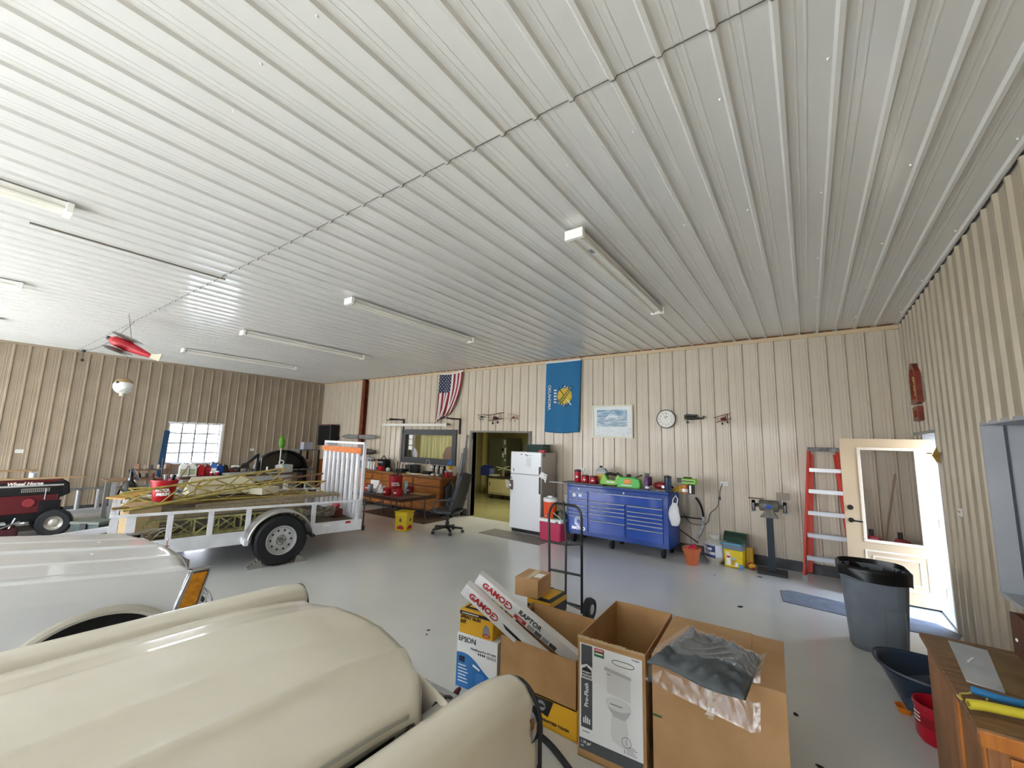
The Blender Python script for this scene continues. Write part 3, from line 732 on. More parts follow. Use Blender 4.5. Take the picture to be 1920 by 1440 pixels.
# printer carton
EB = mat('blue_print', '2a6fae', .4)
t5, a5, b5, h5 = carton('printer_carton', 'white and blue printer carton standing beside the cream fender', 'box', -2.29, -1.93, 2.56, 2.95, 0, .375, mat('white_carton', 'e2e3e5', .45))
t5.rotation_euler = (0, 0, .10)
def wave(x): return .235-.10*((x+a5)/(2*a5)) + .03*math.sin((x+a5)/(2*a5)*5.2)
decp(t5, [(-a5+.001, .0)]+[(a5-.001, .0)]+[(a5-.001-2*(a5-.001)*k/16, wave(a5-2*a5*k/16)) for k in range(17)], -b5, EB, 'blue_wave')
text('EPSON', .052, BLK, t5, (-a5+.012, -b5-.002, .335), align='LEFT', bold=.0004)
text('WorkForce Pro WF-4820', .021, BLK, t5, (a5-.01, -b5-.002, .285), align='RIGHT')
for k in range(4): decp(t5, [(.02+k*.017+.006*math.cos(q), .262+.008*math.sin(q)) for q in [2*PI*i/10 for i in range(10)]], -b5-.001, BLK, 'ink_drop')
for k in range(6): dec(t5, .09+k*.014, .098+k*.014, .25, .270, -b5-.001, GRP)
dec(t5, -a5+.025, -a5+.075, .175, .215, -b5-.001, mat('navy_print', '14213d', .4)); decp(t5, [(-.03, .17), (.03, .15), (.035, .16), (-.025, .185)], -b5-.002, WPR)
for k in range(6): dec(t5, -a5+.02, -a5+.09+.01*(k % 3), .15-k*.022, .156-k*.022, -b5-.001, WPR)
dec(t5, .0, .07, .05, .13, -b5-.0015, mat('mid_blue_print', '3f7fc4', .4)); decp(t5, [(.105+.018*math.cos(q), .085+.010*math.sin(q)) for q in [2*PI*i/14 for i in range(14)]], -b5-.002, WPR)
# grey dark carton behind, spray gun kit carton on top
t6, a6, b6, h6 = carton('spray_gun_carton', 'yellow and black spray gun kit carton on top of the printer carton', 'box', -2.27, -1.97, 2.56, 2.86, .376, .545, YC)
t6.rotation_euler = (0, 0, .10)
B(-a6-.001, a6+.001, -b6-.001, b6+.001, h6-.035, h6-.012).obj('black_band', BLK, t6); B(-a6+.02, a6-.02, -b6+.03, b6-.02, h6, h6+.0012).obj('top_print', BLK, t6)
B(-a6+.04, a6-.06, -b6+.06, b6-.05, h6+.001, h6+.0022).obj('top_panel', YC, t6)
text('SPRAY GUN\nKIT', .034, BLK, t6, (-a6+.01, -b6-.003, .100), align='LEFT', bold=.001)
dec(t6, -a6+.02, .02, h6-.027, h6-.021, -b6-.0012, WPR, 'print_line')
mb = MB().tube([(.095+.03*math.cos(q), -b6-.003, .025+.011*math.sin(q)) for q in [2*PI*i/16 for i in range(16)]], .003, 5, True)
mb.obj('printed_hose', REDP, t6); decp(t6, [(.06, .03), (.125, .025), (.115, .085), (.085, .10), (.07, .08)], -b6-.001, GRP, 'printed_gun'); text('9', .03, BLK, t6, (a6+.002, -.06, .09), (PI/2, 0, PI/2), bold=.001)
t7, a7, b7, h7 = carton('tool_carton', 'black and yellow tool carton behind the spray gun carton', 'box', -1.955, -1.74, 3.03, 3.30, 0, .58, mat('black_carton', '26282b', .5))
B(-a7-.001, a7+.001, -b7-.001, b7+.001, h7-.06, h7-.02).obj('yellow_band', YC, t7); B(-a7+.02, a7-.02, -b7+.02, b7-.02, h7, h7+.001).obj('top_print', YC, t7)
t8, a8, b8, h8 = carton('parcel', 'small taped brown parcel with white shipping label, topmost on the black and yellow carton', 'box', -2.05, -1.84, 2.97, 3.23, .584, .725, CARD2, rz=.12)
B(-.02, .02, -b8-.001, b8+.001, h8, h8+.001).obj('tape', mat('clear_tape', 'c9b592', .15, coat=.5), t8); B(.03, a8-.01, -b8+.07, b8-.09, h8, h8+.002).obj('shipping_label', PAPER, t8)
# two long air-rifle cartons leaning in the open carton
def gamo(p_top, p_bot, label, word=True):
    p0, p1 = Vector(p_top), Vector(p_bot); d = (p1-p0); L_ = d.length; ax = d.normalized()
    yv = Vector((0, 1, 0)); yv = (yv-ax*yv.dot(ax)).normalized(); zv = ax.cross(yv)*1
    M = Matrix.Translation((p0+p1)/2) @ Matrix((ax, yv, zv)).transposed().to_4x4()
    t = thing('rifle_carton', label, 'box', (0, 0, 0)); t.matrix_world = M
    zz = 1 if zv.z > 0 else -1
    B(-L_/2, L_/2, -.03, .03, -.0475, .0475).obj('carton_body', mat('white_carton_matt', 'dcdcdb', .5), t, bev=.002)
    text('GAMO', .060, REDP, t, (-L_/2+.16, -.0325, -.0), bold=.002, sx=1.1)
    MB().tube([(-L_/2+.285+.032*math.cos(q), -.032, .022*math.sin(q)) for q in [2*PI*i/16-2.4 for i in range(13)]], .0045, 5).obj('swirl_emblem', REDP, t)
    decp(t, [(-L_/2+.265, -.012), (-L_/2+.295, 0), (-L_/2+.265, .012)], -.0305, REDP, 'arrow_emblem')
    if word:
        text('RAPTOR', .050, BLK, t, (-L_/2+.47, -.0325, .017), bold=.0008); dec(t, -L_/2+.36, -L_/2+.46, -.042, -.014, -.0305, REDP)
        text('1300', .022, WPR, t, (-L_/2+.41, -.0335, -.028)); 
        for k in range(4): dec(t, -L_/2+.475+k*.062, -L_/2+.53+k*.062, -.042, -.012, -.0305, (GRP, DGP)[k % 2])
    else:
        decp(t, [(-L_/2+.36, .01), (L_/2-.05, -.005), (L_/2-.05, -.018), (-L_/2+.40, -.012)], -.0305, BLK, 'rifle_print')
    return t
gamo((-2.05, 2.50, .825), (-1.36, 2.78, .35), 'long white carton lettered in red and black, upper of two in the open box')
gamo((-2.105, 2.42, .765), (-1.44, 2.70, .265), 'long white carton lettered only in red, lower of two in the open box', False)
# rag and pistol-like spray nozzle on the floor by the printer carton
rg_ = solo(MB().grid(lambda u, v: ((u-.5)*.18, (v-.5)*.16, .02+.05*math.sin(PI*u)*math.sin(PI*v)+.01*math.sin(u*14+v*9)), 16, 14), 'blue_shop_towel', 'crumpled blue shop towel on the floor at the foot of the printer carton', 'towel', mat('blue_paper_towel', '3d6db4', .8), (-2.02, 2.44, .0), thick=.003)
solo(MB().tube([(0, 0, .02), (.02, .01, .06), (.05, 0, .09)], [.025, .02, .012], 8).cyl((0, 0, .0), (0, 0, .03), .03), 'air_nozzle', 'dark red and black nozzle standing beside the blue shop towel', 'nozzle', mat('dark_red_plastic', '4e1416', .4), (-2.15, 2.40, 0))
# black hoses on the floor
def hose(pts, r, label, name='hose', m=RUB, cat='hose', n=8, res=6):
    P = [Vector(p) for p in pts]; out = []
    for i in range(len(P)-1):
        p0, p1, p2, p3 = P[max(i-1, 0)], P[i], P[i+1], P[min(i+2, len(P)-1)]
        for k in range(res):
            t_ = k/res; out.append(.5*((2*p1)+(p2-p0)*t_+(2*p0-5*p1+4*p2-p3)*t_*t_+(3*p1-p0-3*p2+p3)*t_**3))
    out.append(P[-1]); o = P[0].copy(); return solo(MB().tube([q-o for q in out], r, n), name, label, cat, m, o)
hz = [atZ(*p, .018) for p in ((940, 1340), (1000, 1372), (1030, 1395), (1060, 1432), (1090, 1475))]
hose(hz, .018, 'thick black hose snaking on the floor between the near fender and the toilet carton')
hose([atZ(*p, .012) for p in ((960, 1400), (1000, 1432), (1020, 1462))], .012, 'thinner black cable on the floor against the near fender', 'cable', cat='cable')
# hand truck
ht = thing('hand_truck', 'black tubular hand truck standing behind the cardboard boxes', 'hand truck', (-2.20, 4.16, 0))
mb = MB(); rr = .014
pts = [(-.195, 0, .08), (-.235, 0, 1.0)]+[(-.235+.10*(1-math.cos(q)), 0, 1.0+.15*math.sin(q)) for q in [PI/2*k/6 for k in range(1, 7)]]+[(.07+.10*math.sin(q), 0, 1.15-.15*(1-math.cos(q))) for q in [PI/2*k/6 for k in range(0, 7)]]+[(.19, 0, .08)]
MB().tube(pts, rr, 10).obj('outer_frame', BKM, ht, rot=(-.03, 0, 0))
MB().tube([(-.04, .01, 1.18), (-.03, .01, 1.0), (-.00, 0, .80), (.0, 0, .08)], rr*.9, 10).obj('centre_bar', BKM, ht)
for z, z2 in ((.73, .77), (.44, .45), (.14, .12)): MB().tube([(-.21, 0, z), (.0, .015, z), (.185, 0, z2)], .013, 8).obj('cross_bar', BKM, ht)
B(-.20, .20, -.20, .02, .0, .012).obj('toe_plate', BKM, ht)
MB().cyl((-.22, .09, .11), (.22, .09, .11), .01).obj('axle', BKM, ht)
for x in (-.235, .235):
    w_ = MB().lathe([(.04, -.03), (.10, -.035), (.11, 0), (.10, .035), (.04, .03)], n=20, axis='x').obj('wheel', RUB, ht, loc=(x, .09, .11)); MB().lathe([(.05, -.031), (.05, .031)], n=14, axis='x').obj('hub', STEEL, w_)
# trash can with liner
TCX, TCY = .43, 5.33
tcan = thing('trash_can', 'large grey ribbed trash can with a black liner, in front of the side door', 'trash can', (TCX+.005, TCY+.12, 0), .06)
CANM = mat('slate_grey_plastic', '727a82', .45, hex2='69717a', scale=5)
def rr_(u, rx, ry, e=3.2):
    c, s = math.cos(2*PI*u), math.sin(2*PI*u); return (rx*math.copysign(abs(c)**(2/e), c), ry*math.copysign(abs(s)**(2/e), s))
def canf(u, v):
    x, y = rr_(u, .205+.045*v, .19+.045*v); k = 1+(.012 if (u*16 % 1) < .06 else 0); return (x*k, y*k, .70*v)
MB().grid(canf, 96, 14).prism([rr_(i/24, .205, .19) for i in range(24)], 0, .01).obj('can_body', CANM, tcan, smooth=40, thick=.004)
MB().grid(lambda u, v: (rr_(u, .262, .247)[0], rr_(u, .262, .247)[1], .625+.035*v), 48, 2).obj('can_band', CANM, tcan, thick=.006)
mb = MB()
for uu in (.62, .80): 
    pass
MB().tube([(.03, -.245, .12), (.03, -.262, .42), (.17, -.262, .42), (.17, -.245, .12)], .004, 6).obj('moulded_panel_line', CANM, tcan)
LINER = mat('black_bin_liner', '08090a', .3, spec=.6)
def lin_(u, v):
    x, y = rr_(u, .262, .247); w = .010*math.sin(u*61)+.008*math.sin(u*37+v*9)
    if v < .5: t_ = v/.5; return (x*(1.045+w)+0, y*(1.045+w), .615+.125*t_+.012*math.sin(u*23)*(1-t_)-.03*math.sin(2*PI*u+.7)*(1-t_))
    t_ = (v-.5)/.5; k = .97-.16*t_+w; return (x*k, y*k, .745-.30*t_+.01*math.sin(u*40)*t_)
MB().grid(lin_, 128, 16).obj('bin_liner', LINER, tcan, smooth=60)
# blue-black sled, red coffee tub, orange lid on the floor
sled = thing('plastic_tub', 'dark blue moulded plastic sled-shaped tub on the floor behind the wooden cabinet', 'tub', (.72, 4.42, 0), .1)
SB = mat('navy_plastic', '26364a', .35, coat=.2)
def tubf(u, v):
    sx = .26+.14*v; sy = .17+.12*v; c, s = math.cos(2*PI*u), math.sin(2*PI*u)
    x, y = rr_(u, sx, sy, 2.6); return (x, y, .02+.24*v+.03*v*max(0, -c))
MB().grid(tubf, 60, 8).prism([rr_(i/30, .26, .17, 2.6) for i in range(30)], .012, .03).obj('tub_shell', SB, sled, smooth=40, thick=.006)
MB().tube([(rr_(i/60, .405, .295, 2.6)[0], rr_(i/60, .405, .295, 2.6)[1], .262+.03*max(0, -math.cos(2*PI*i/60))) for i in range(60)], .009, 6, True).obj('rim', SB, sled)
MB().grid(lambda u, v: (-.02+.52*(u-.5), -.02+.36*(v-.5), .05+.19*math.sin(PI*u)**.4*math.sin(PI*v)**.4), 16, 12).obj('seat_hump', SB, sled)
rt = thing('red_tub', 'red moulded plastic tub on the floor beside the wooden cabinet', 'tub', (.585, 3.99, 0))
MB().lathe([(.10, 0), (.115, .03), (.115, .20), (.122, .205), (.122, .225), (.114, .225), (.108, .20), (.105, .02), (.001, .02)], n=30, close=False).obj('tub_body', RED, rt)
MB().lathe([(.1165, .10), (.1165, .16)], n=30, close=False).obj('moulded_recess', mat('dark_red_moulding', '8d0c20', .4), rt)
for k in range(3): MB().tube([(.117*math.cos(q), .117*math.sin(q), .165-k*.022) for q in [3.3+.06*i for i in range(8)]], .004, 5).obj('white_lettering', WPR, rt)
oc = solo(MB().lathe([(.035, 0), (.05, .04), (.054, .042), (.048, .042), (.034, .006), (.001, .006)], n=24, close=False), 'orange_dish', 'small round orange plastic dish on the floor next to the red tub', 'dish', mat('orange_plastic', 'd8791e', .4), tuple(atZ(1697, 1336, 0))[:2]+(0,))
# ------------------------------------------------------------ wooden cabinet at the lower right
cab = thing('wooden_cabinet', 'worn wooden base cabinet in the lower right corner, papers on its top', 'cabinet', (.44, 2.33, 0))
WT = mat('worn_brown_top', '8a6a48', .6, hex2='6d4c30', scale=7, stretch=(1, 6, 1), detail=8)
WS = mat('worn_cabinet_side', '9a6a40', .5, hex2='7c4f2c', scale=5, stretch=(6, 1, 1))
WO = mat('orange_varnished_oak', 'b9742e', .4, hex2='a05d20', scale=5, stretch=(7, 1, 1), detail=6)
B(-.005, .725, -.02, .94, .835, .86).obj('cabinet_top', WT, cab, bev=.004)
B(.02, .72, .02, .93, .08, .835).obj('cabinet_body', WS, cab); B(.03, .72, .03, .92, 0, .08).obj('toe_kick', BK, cab)
B(.012, .02, .34, .40, .0, .835).obj('side_batten', WO, cab); B(.014, .02, .02, .05, .05, .835).obj('side_batten', WO, cab)
B(.0, .725, -.025, .01, .80, .855).obj('front_nosing', WO, cab, bev=.004)
B(.02, .72, .0, .02, .08, .80).obj('face_frame', WS, cab)
dr = B(.07, .66, -.015, .0, .12, .785).obj('door', WO, cab, bev=.004); frame = MB()
frame_y(frame, .10, .63, .17, .74, .012, -.019, -.013); frame.obj('moulding', WS, dr)
PB = mat('grey_board', 'b9bdc2', .6, hex2='aab0b6', scale=9)
def flat(px, z, th, name, label, cat, m):
    P = [atZ(*p, z) for p in px]; c = sum(P, Vector())/len(P); c.z = z
    return solo(MB().prism([(p.x-c.x, p.y-c.y) for p in P], 0, th), name, label, cat, m, c)
flat([(1778, 1202), (1812, 1278), (1885, 1301), (1852, 1221)], .861, .004, 'grey_sheet', 'grey sheet lying on the wooden cabinet top, at its left', 'sheet', PB)
flat([(1852, 1222), (1884, 1298), (1925, 1312), (1925, 1245)], .861, .012, 'brown_board', 'brown fibreboard piece lying at the right of the grey sheet', 'board', mat('brown_fibreboard', '7d6544', .8, hex2='6d5638', scale=8))
flat([(1838, 1228), (1845, 1248), (1872, 1254), (1858, 1232)], .866, .001, 'paper_slip', 'pale paper slip on the grey sheet', 'paper', mat('pale_slip', 'b5b4b8', .6))
solo(MB().box(-.04, .04, -.004, .004, 0, .004), 'white_stick', 'short white stick lying on the grey sheet', 'stick', WPR, tuple(atZ(1820, 1238, .866)), 1.15)
yp = thing('yellow_tube', 'yellow plastic tube with an open end lying near the cabinet front edge', 'tube', tuple(atZ(1816, 1320, .885)))
e_ = atZ(1960, 1348, .885)-atZ(1816, 1320, .885)
mb = MB().tube([(0, 0, 0), tuple(e_*.2+Vector((0, 0, .004))), tuple(e_)], .017, 14); mb.obj('tube_body', mat('yellow_plastic', 'cdbf3a', .4), yp)
MB().cyl(tuple(-e_.normalized()*.002), tuple(-e_.normalized()*.001), .009, n=12).obj('tube_bore', mat('dark_yellow', '7d741f', .5), yp)
yk = [atZ(*p, .867) for p in ((1795, 1304), (1803, 1311), (1800, 1301), (1815, 1300), (1832, 1296), (1846, 1299), (1852, 1306), (1850, 1312))]
hose(yk, .0035, 'thin yellow cord loop on the cabinet top, by the yellow tube', 'cord', mat('yellow_cord', 'c9b95a', .5), 'cord', 6)
hose([tuple(atZ(1822, 1293, .88)), tuple(atZ(1845, 1300, .882)), tuple(atZ(1880, 1311, .88)), tuple(atZ(1930, 1322, .878))], .014, 'blue foam tube lying behind the yellow tube on the cabinet', 'blue_tube', mat('blue_foam', '2b75ac', .7), 'tube', 10)
wc = thing('wooden_crate', 'dark red-brown open wooden crate standing on the cabinet against the niche', 'crate', (.765, 2.88, .873), .0)
DW = mat('dark_brown_wood', '5f3a26', .6, hex2='4a2b1b', scale=6, stretch=(1, 5, 1))
mb = MB().box(0, .35, .0, .33, 0, .012)
mb.obj('bottom', DW, wc)
for q in ((0, .012, 0, .33), (.338, .35, 0, .33), (.012, .338, 0, .012), (.012, .338, .318, .33)): B(*q, .012, .19).obj('side_board', DW, wc)
MB().ball((-.004, .26, .08), (.004, .012, .008)).obj('white_hook', WPR, wc)
tb = thing('coiled_hose', 'dark ribbed coil of hose lying on the sill of the grey niche', 'hose', (1.50, 4.45, .785))
for k in range(9):
    MB().tube([(.20*math.cos(q)+0, .26*math.sin(q), .02+.02*k) for q in [2*PI*i/28 for i in range(28)]], .011, 6, True).obj('coil', mat('dark_blue_rubber', '222a33', .5), tb) if k < 3 else None
# ------------------------------------------------------------ side door (open inwards) and what stands around it
hinge = Vector((1.225, 7.06, 0)); free = Vector((.342, 7.05, 0)); dv = free-hinge
da = math.atan2(dv.y, dv.x)
DP = mat('beige_door_paint', 'cdb899', .35, hex2='c7b192', scale=2, coat=.2); DPL = mat('beige_door_edge', 'e4d9c6', .4)
door = thing('door_1', None, None, tuple(hinge), da); door['kind'] = 'structure'
DW_, DH = dv.length, 1.985
# local +x from hinge to free edge, local +y faces ... the camera side
sgn = 1 if (Matrix.Rotation(da, 3, 'Z') @ Vector((0, 1, 0))).dot(EYE-hinge) > 0 else -1
def dbox(x0, x1, y0, y1, z0, z1):
    a, b = sorted((sgn*y0, sgn*y1)); return MB().box(x0, x1, a, b, z0, z1)
gx0, gx1, gz0, gz1 = .165, DW_-.20, .72, 1.845
mb = dbox(0, gx0, -.04, 0, .02, DH); 
for q in ((gx1, DW_, .02, DH), (gx0, gx1, gz1, DH), (gx0, gx1, .02, gz0)):
    a, b = sorted((-.04*sgn, 0)); mb.box(q[0], q[1], a, b, q[2], q[3])
mb.obj('door_slab', DP, door)
fr = MB()
def ring_(x0, x1, z0, z1, w_, y0, y1):
    m_ = MB(); a, b = sorted((sgn*y0, sgn*y1)); return frame_y(m_, x0, x1, z0, z1, w_, a, b)
g_ = ring_(gx0-.03, gx1+.03, gz0-.03, gz1+.03, .035, -.0, .012).obj('glazing_bead', DPL, door, bev=.004)
dbox(gx0, gx1, -.022, -.018, gz0, gz1).obj('glass', glassmat('door_glass', rough=.01, base=.06), door)
pn = ring_(.13, DW_-.17, .17, .60, .022, 0, .007).obj('panel_moulding', DPL, door, bev=.003); ring_(.20, DW_-.24, .235, .535, .018, 0, .006).obj('inner_moulding', DPL, pn, bev=.002)
kn = MB(); kn.cyl((DW_-.06, 0, .94), (DW_-.06, sgn*.012, .94), .030, n=20).cyl((DW_-.06, 0, .94), (DW_-.06, sgn*.05, .94), .011).tube([(DW_-.06, sgn*.05, .94), (DW_-.12, sgn*.055, .938), (DW_-.17, sgn*.05, .935)], .009, 8)
kn.obj('door_handle', mat('oil_rubbed_bronze', '2b2826', .35, .6), door)
MB().cyl((DW_-.06, 0, 1.10), (DW_-.06, sgn*.016, 1.10), .032, n=20).cyl((DW_-.06, sgn*.016, 1.10), (DW_-.06, sgn*.02, 1.10), .02, n=16).obj('deadbolt', MATS['oil_rubbed_bronze'], door)
for z in (.22, 1.0, 1.78): dbox(-.012, .012, -.03, .006, z-.05, z+.05).obj('hinge', STEEL, door)
dbox(0, DW_, -.045, -.001, .004, .02).obj('door_sweep', BK, door)
# step ladder
LR = mat('orange_red_fibreglass', 'c23b2c', .45)
lad = thing('step_ladder', 'red fibreglass step ladder with aluminium steps leaning against the back wall by the side door', 'ladder', (.18, 7.42, 0), 0)
ZL = 1.86
def rail(x0, x1, y0, y1, z1, m, nm):
    mb = MB(); bar(mb, (x0, y0, .03), (x1, y1, z1), .028, .07); return mb.obj(nm, m, lad)
rail(-.32, -.17, 0, .33, ZL-.05, LR, 'side_rail'); rail(.32, .17, 0, .33, ZL-.05, LR, 'side_rail')
rail(-.26, -.15, .40, .385, ZL-.1, LR, 'rear_rail'); rail(.26, .15, .40, .385, ZL-.1, LR, 'rear_rail')
for s in (-1, 1): B(s*.32-.03, s*.32+.03, -.045, .03, 0, .075).obj('foot', mat('grey_ladder_foot', '9a9c9d', .5), lad)
for k in range(5):
    z = .30+k*.305; y = .33*z/ZL; xw = .32-.15*z/ZL-.012
    st = B(-xw, xw, y-.05, y+.045, z-.02, z+.028).obj('step', ALU, lad)
    for q in range(4): B(-xw, xw, y-.042+q*.022, y-.034+q*.022, z+.028, z+.033).obj('tread_rib', ALU, st)
B(-.19, .19, .27, .42, ZL-.06, ZL).obj('top_cap', mat('worn_top_cap', '8e8c88', .5, hex2='5e5c59', scale=12), lad, bev=.008)
text('Louisville', .035, BLK, lad, (0, .268, ZL-.03), shear=.3)
mb = MB()
for s in (-1, 1): bar(mb, (s*.26, .07, .32), (s*.31, .01, .12), .012, .02)
mb.obj('corner_brace', ALU, lad)
# bench grinder on a pedestal
gr_ = thing('bench_grinder', 'grey bench grinder on a dark steel pedestal before the back wall', 'grinder', (-.53, 7.47, 0), .05)
B(-.19, .19, -.14, .14, 0, .045).obj('base_plate', mat('dark_iron', '2c2b2a', .6), gr_, bev=.008)
B(-.045, .045, -.04, .04, .045, .80).obj('pedestal', mat('blue_black_steel', '222a33', .45), gr_)
CG = mat('grinder_grey', '77736a', .45, .3, hex2='5e5a52', scale=12)
MB().prism([(-.12, .80), (.12, .80), (.07, .86), (.05, .92), (-.05, .92), (-.07, .86)], -.07, .07, 'y').obj('foot', CG, gr_)
MB().lathe([(.05, -.13), (.078, -.12), (.082, -.1), (.082, .1), (.078, .12), (.05, .13)], (0, 0, .97), 24, 'x').obj('motor', CG, gr_, smooth=40)
for s in (-1, 1):
    g2 = MB().lathe([(.03, -.022), (.078, -.024), (.082, -.015), (.082, .015), (.078, .024), (.03, .022)], (s*.20, 0, .96), 22, 'x').obj('wheel_guard', BKM, gr_)
    MB().lathe([(.07, -.012), (.07, .012)], (s*.20, -.02, .955), 20, 'x').obj('grinding_wheel', mat('abrasive_grey', '8b8a88', .9), g2)
    MB().cyl((s*.12, 0, .97), (s*.19, 0, .965), .028).obj('arbor_housing', CG, gr_)
    B(s*.20-.035, s*.20+.035, -.13, -.09, .87, .885).obj('tool_rest', STEEL, gr_)
B(-.26, -.06, -.12, .0, 1.065, 1.075).obj('eye_shield', mat('dirty_shield', '5b4c42', .4), gr_); B(-.035, .035, -.086, -.08, .94, .99).obj('blue_label', mat('blue_label', '1f4fa8', .4), gr_)
B(.10, .27, -.06, -.05, 1.10, 1.20).obj('eye_shield', mat('dusty_shield', '8e8273', .5), gr_, rot=(.1, 0, 0)); MB().cyl((.17, -.05, 1.0), (.18, -.055, 1.11), .006).obj('shield_arm', STEEL, gr_)
# trash/mats
MATM = mat('blue_grey_floor_mat', '7a8290', .8, hex2='6a7280', scale=7, bump=.2, bscale=40)
solo(MB().prism([(-.75, -.19), (.68, -.33), (.76, -.1), (.62, .13), (-.70, .33), (-.80, .25)], 0, .008), 'door_mat', 'blue-grey rubber door mat under the trash can at the side door', 'mat', MATM, (.40, 6.42, 0), 0, bev=.003)
solo(MB().box(-.70, .72, -.22, .30, 0, .01), 'floor_mat', 'long grey-brown rubber mat before the refrigerator', 'mat', mat('grey_brown_mat', '75706a', .8, hex2='686460', scale=7, bump=.2, bscale=40), (-4.74, 6.80, 0), -.03)
# terracotta pot
pot = thing('plant_pot', 'orange terracotta plastic pot at the right foot of the blue tool chest', 'pot', (-1.58, 7.17, 0))
TC = mat('terracotta_plastic', 'b55f38', .5)
MB().lathe([(.085, 0), (.122, .20), (.135, .20), (.140, .255), (.132, .255), (.118, .19), (.08, .01), (.001, .01)], n=28, close=False).obj('pot_body', TC, pot)
solo(MB().ball((0, 0, 0), (.06, .05, .05)).cyl((0, 0, .02), (.04, 0, .07), .02), 'red_funnel', 'glossy red plastic piece sitting in the terracotta pot', 'funnel', mat('glossy_red', 'c3202f', .15), (-1.57, 7.17, .235))
# propane tank
pt = thing('propane_tank', 'white propane tank with blue lettered sleeve between pot and yellow bucket', 'gas tank', (-1.30, 7.50, 0))
PTM = mat('off_white_tank_paint', 'b9b8b0', .4, hex2='a9a79c', scale=9)
MB().lathe([(.10, 0), (.10, .03), (.13, .06), (.152, .10), (.157, .15), (.157, .27), (.150, .31), (.12, .35), (.06, .375), (.001, .38)], n=32, close=False).obj('tank_body', PTM, pt, smooth=50)
MB().lathe([(.158, .125), (.158, .30)], n=32, close=False).obj('white_sleeve', mat('sleeve_white', 'c3c6cc', .3), pt)
nb = MB(); nav = mat('sleeve_navy', '1d2c66', .3)
nb.grid(lambda u, v: (.1592*math.cos(PI*1.0+1.75*u), .1592*math.sin(PI*1.0+1.75*u), .135+.155*v-.03*u*(1-v)), 14, 2).obj('navy_band', nav, pt, fix=False)
MB().grid(lambda u, v: (.085*math.cos(PI*.9+1.2*PI*u), .085*math.sin(PI*.9+1.2*PI*u), .355+.10*v), 20, 1).obj('collar', PTM, pt, thick=.005)
MB().cyl((0, 0, .37), (0, 0, .43), .016).cyl((-.04, 0, .41), (.04, 0, .41), .012).obj('valve', mat('brass', 'a58a45', .35, .8), pt)
for i, (wd, zz) in enumerate((('Blue', .245), ('Rhino', .180))):
    for k, c in enumerate(wd):
        q = PI*1.18+.25*k+.02*i; text(c, .082, WPR, pt, (.1605*math.cos(q), .1605*math.sin(q), zz), (PI/2, 0, q+PI/2), bold=.003)
# litter bucket with lids
lb = thing('litter_bucket', 'yellow square pail with grey lid band under a green tray', 'bucket', (-1.02, 7.50, 0), -.12)
YB_ = mat('yellow_pail', 'dcbf1f', .4); 
def taper(mb, a, b, z0, z1, k): 
    return mb.add([(-a, -b, z0), (a, -b, z0), (a, b, z0), (-a, b, z0), (-a*k, -b*k, z1), (a*k, -b*k, z1), (a*k, b*k, z1), (-a*k, b*k, z1)], [(0, 3, 2, 1), (4, 5, 6, 7), (0, 1, 5, 4), (1, 2, 6, 5), (2, 3, 7, 6), (3, 0, 4, 7)])
taper(MB(), .125, .115, 0, .27, 1.07).obj('pail_body', YB_, lb, bev=.02)
B(-.142, .142, -.132, .132, .265, .345).obj('grey_lid_band', mat('slate_lid', '6d7d8c', .4), lb, bev=.012)
for q in ((-.09, -.03, .04, .20), (.02, .07, .03, .09), (-.1, -.04, .21, .225)): B(q[0], q[1], -.131, -.122, q[2], q[3]).obj('white_label', WPR, lb)
B(-.085, -.035, -.133, -.12, .145, .175).obj('red_label', REDP, lb); MB().ball((.02, -.124, .14), (.028, .006, .02)).obj('blue_oval', mat('pale_blue_print', '9cc3cc', .4), lb); B(-.02, .03, -.132, -.12, .05, .12).obj('gold_label', mat('gold_print', 'b58f2a', .4), lb)
MB().tube([(.0, -.14, .27), (.06, -.15, .20), (.12, -.14, .13)], .004, 6).obj('bail', YB_, lb)
B(.09, .13, -.13, -.11, .0, .07).obj('blue_corner', mat('blue_corner_print', '4a86c4', .4), lb)
solo(MB().box(-.155, .13, -.05, .05, 0, .012).box(-.155, .13, -.05, -.042, 0, .02), 'light_blue_lid', 'light blue plastic lid lying on the yellow pail', 'lid', mat('light_blue_plastic', '5fb0cf', .35), (-1.04, 7.36, .348), -.1)
gt_ = thing('green_tray', 'dark green plastic tray tilted on top of the yellow pail', 'tray', (-1.02, 7.58, .40), .08, rot=(.25, .06, .08))
GTm = mat('dark_green_plastic', '2c4a3a', .4)
taper(MB(), .15, .11, 0, .012, 1.02).obj('tray_floor', GTm, gt_)
for q in ((-.16, -.15, -.12, .12), (.15, .16, -.12, .12), (-.16, .16, -.12, -.11), (-.16, .16, .11, .12)): B(*q, .0, .055).obj('tray_side', GTm, gt_)
pb = thing('packet', 'yellow and red packet standing right of the yellow pail', 'packet', (-.83, 7.60, 0), .1)
MB().grid(lambda u, v: ((u-.5)*.11, -.03+.02*math.sin(PI*u), .02+.28*v), 8, 8).obj('packet_front', mat('yellow_packet', 'cda436', .3), pb, thick=.03)
B(-.05, .04, -.036, -.03, .10, .21).obj('red_label', REDP, pb); B(-.05, .03, -.037, -.03, .23, .26).obj('white_label', WPR, pb)
solo(MB().ball((0, 0, .05), (.06, .035, .05)), 'yellow_bag', 'small yellow and red bag on the floor at the packet foot', 'bag', mat('yellow_red_bag', 'c79d2c', .4, hex2='8f1f18', scale=22, lo=.48, hi=.52), (-.80, 7.50, 0))
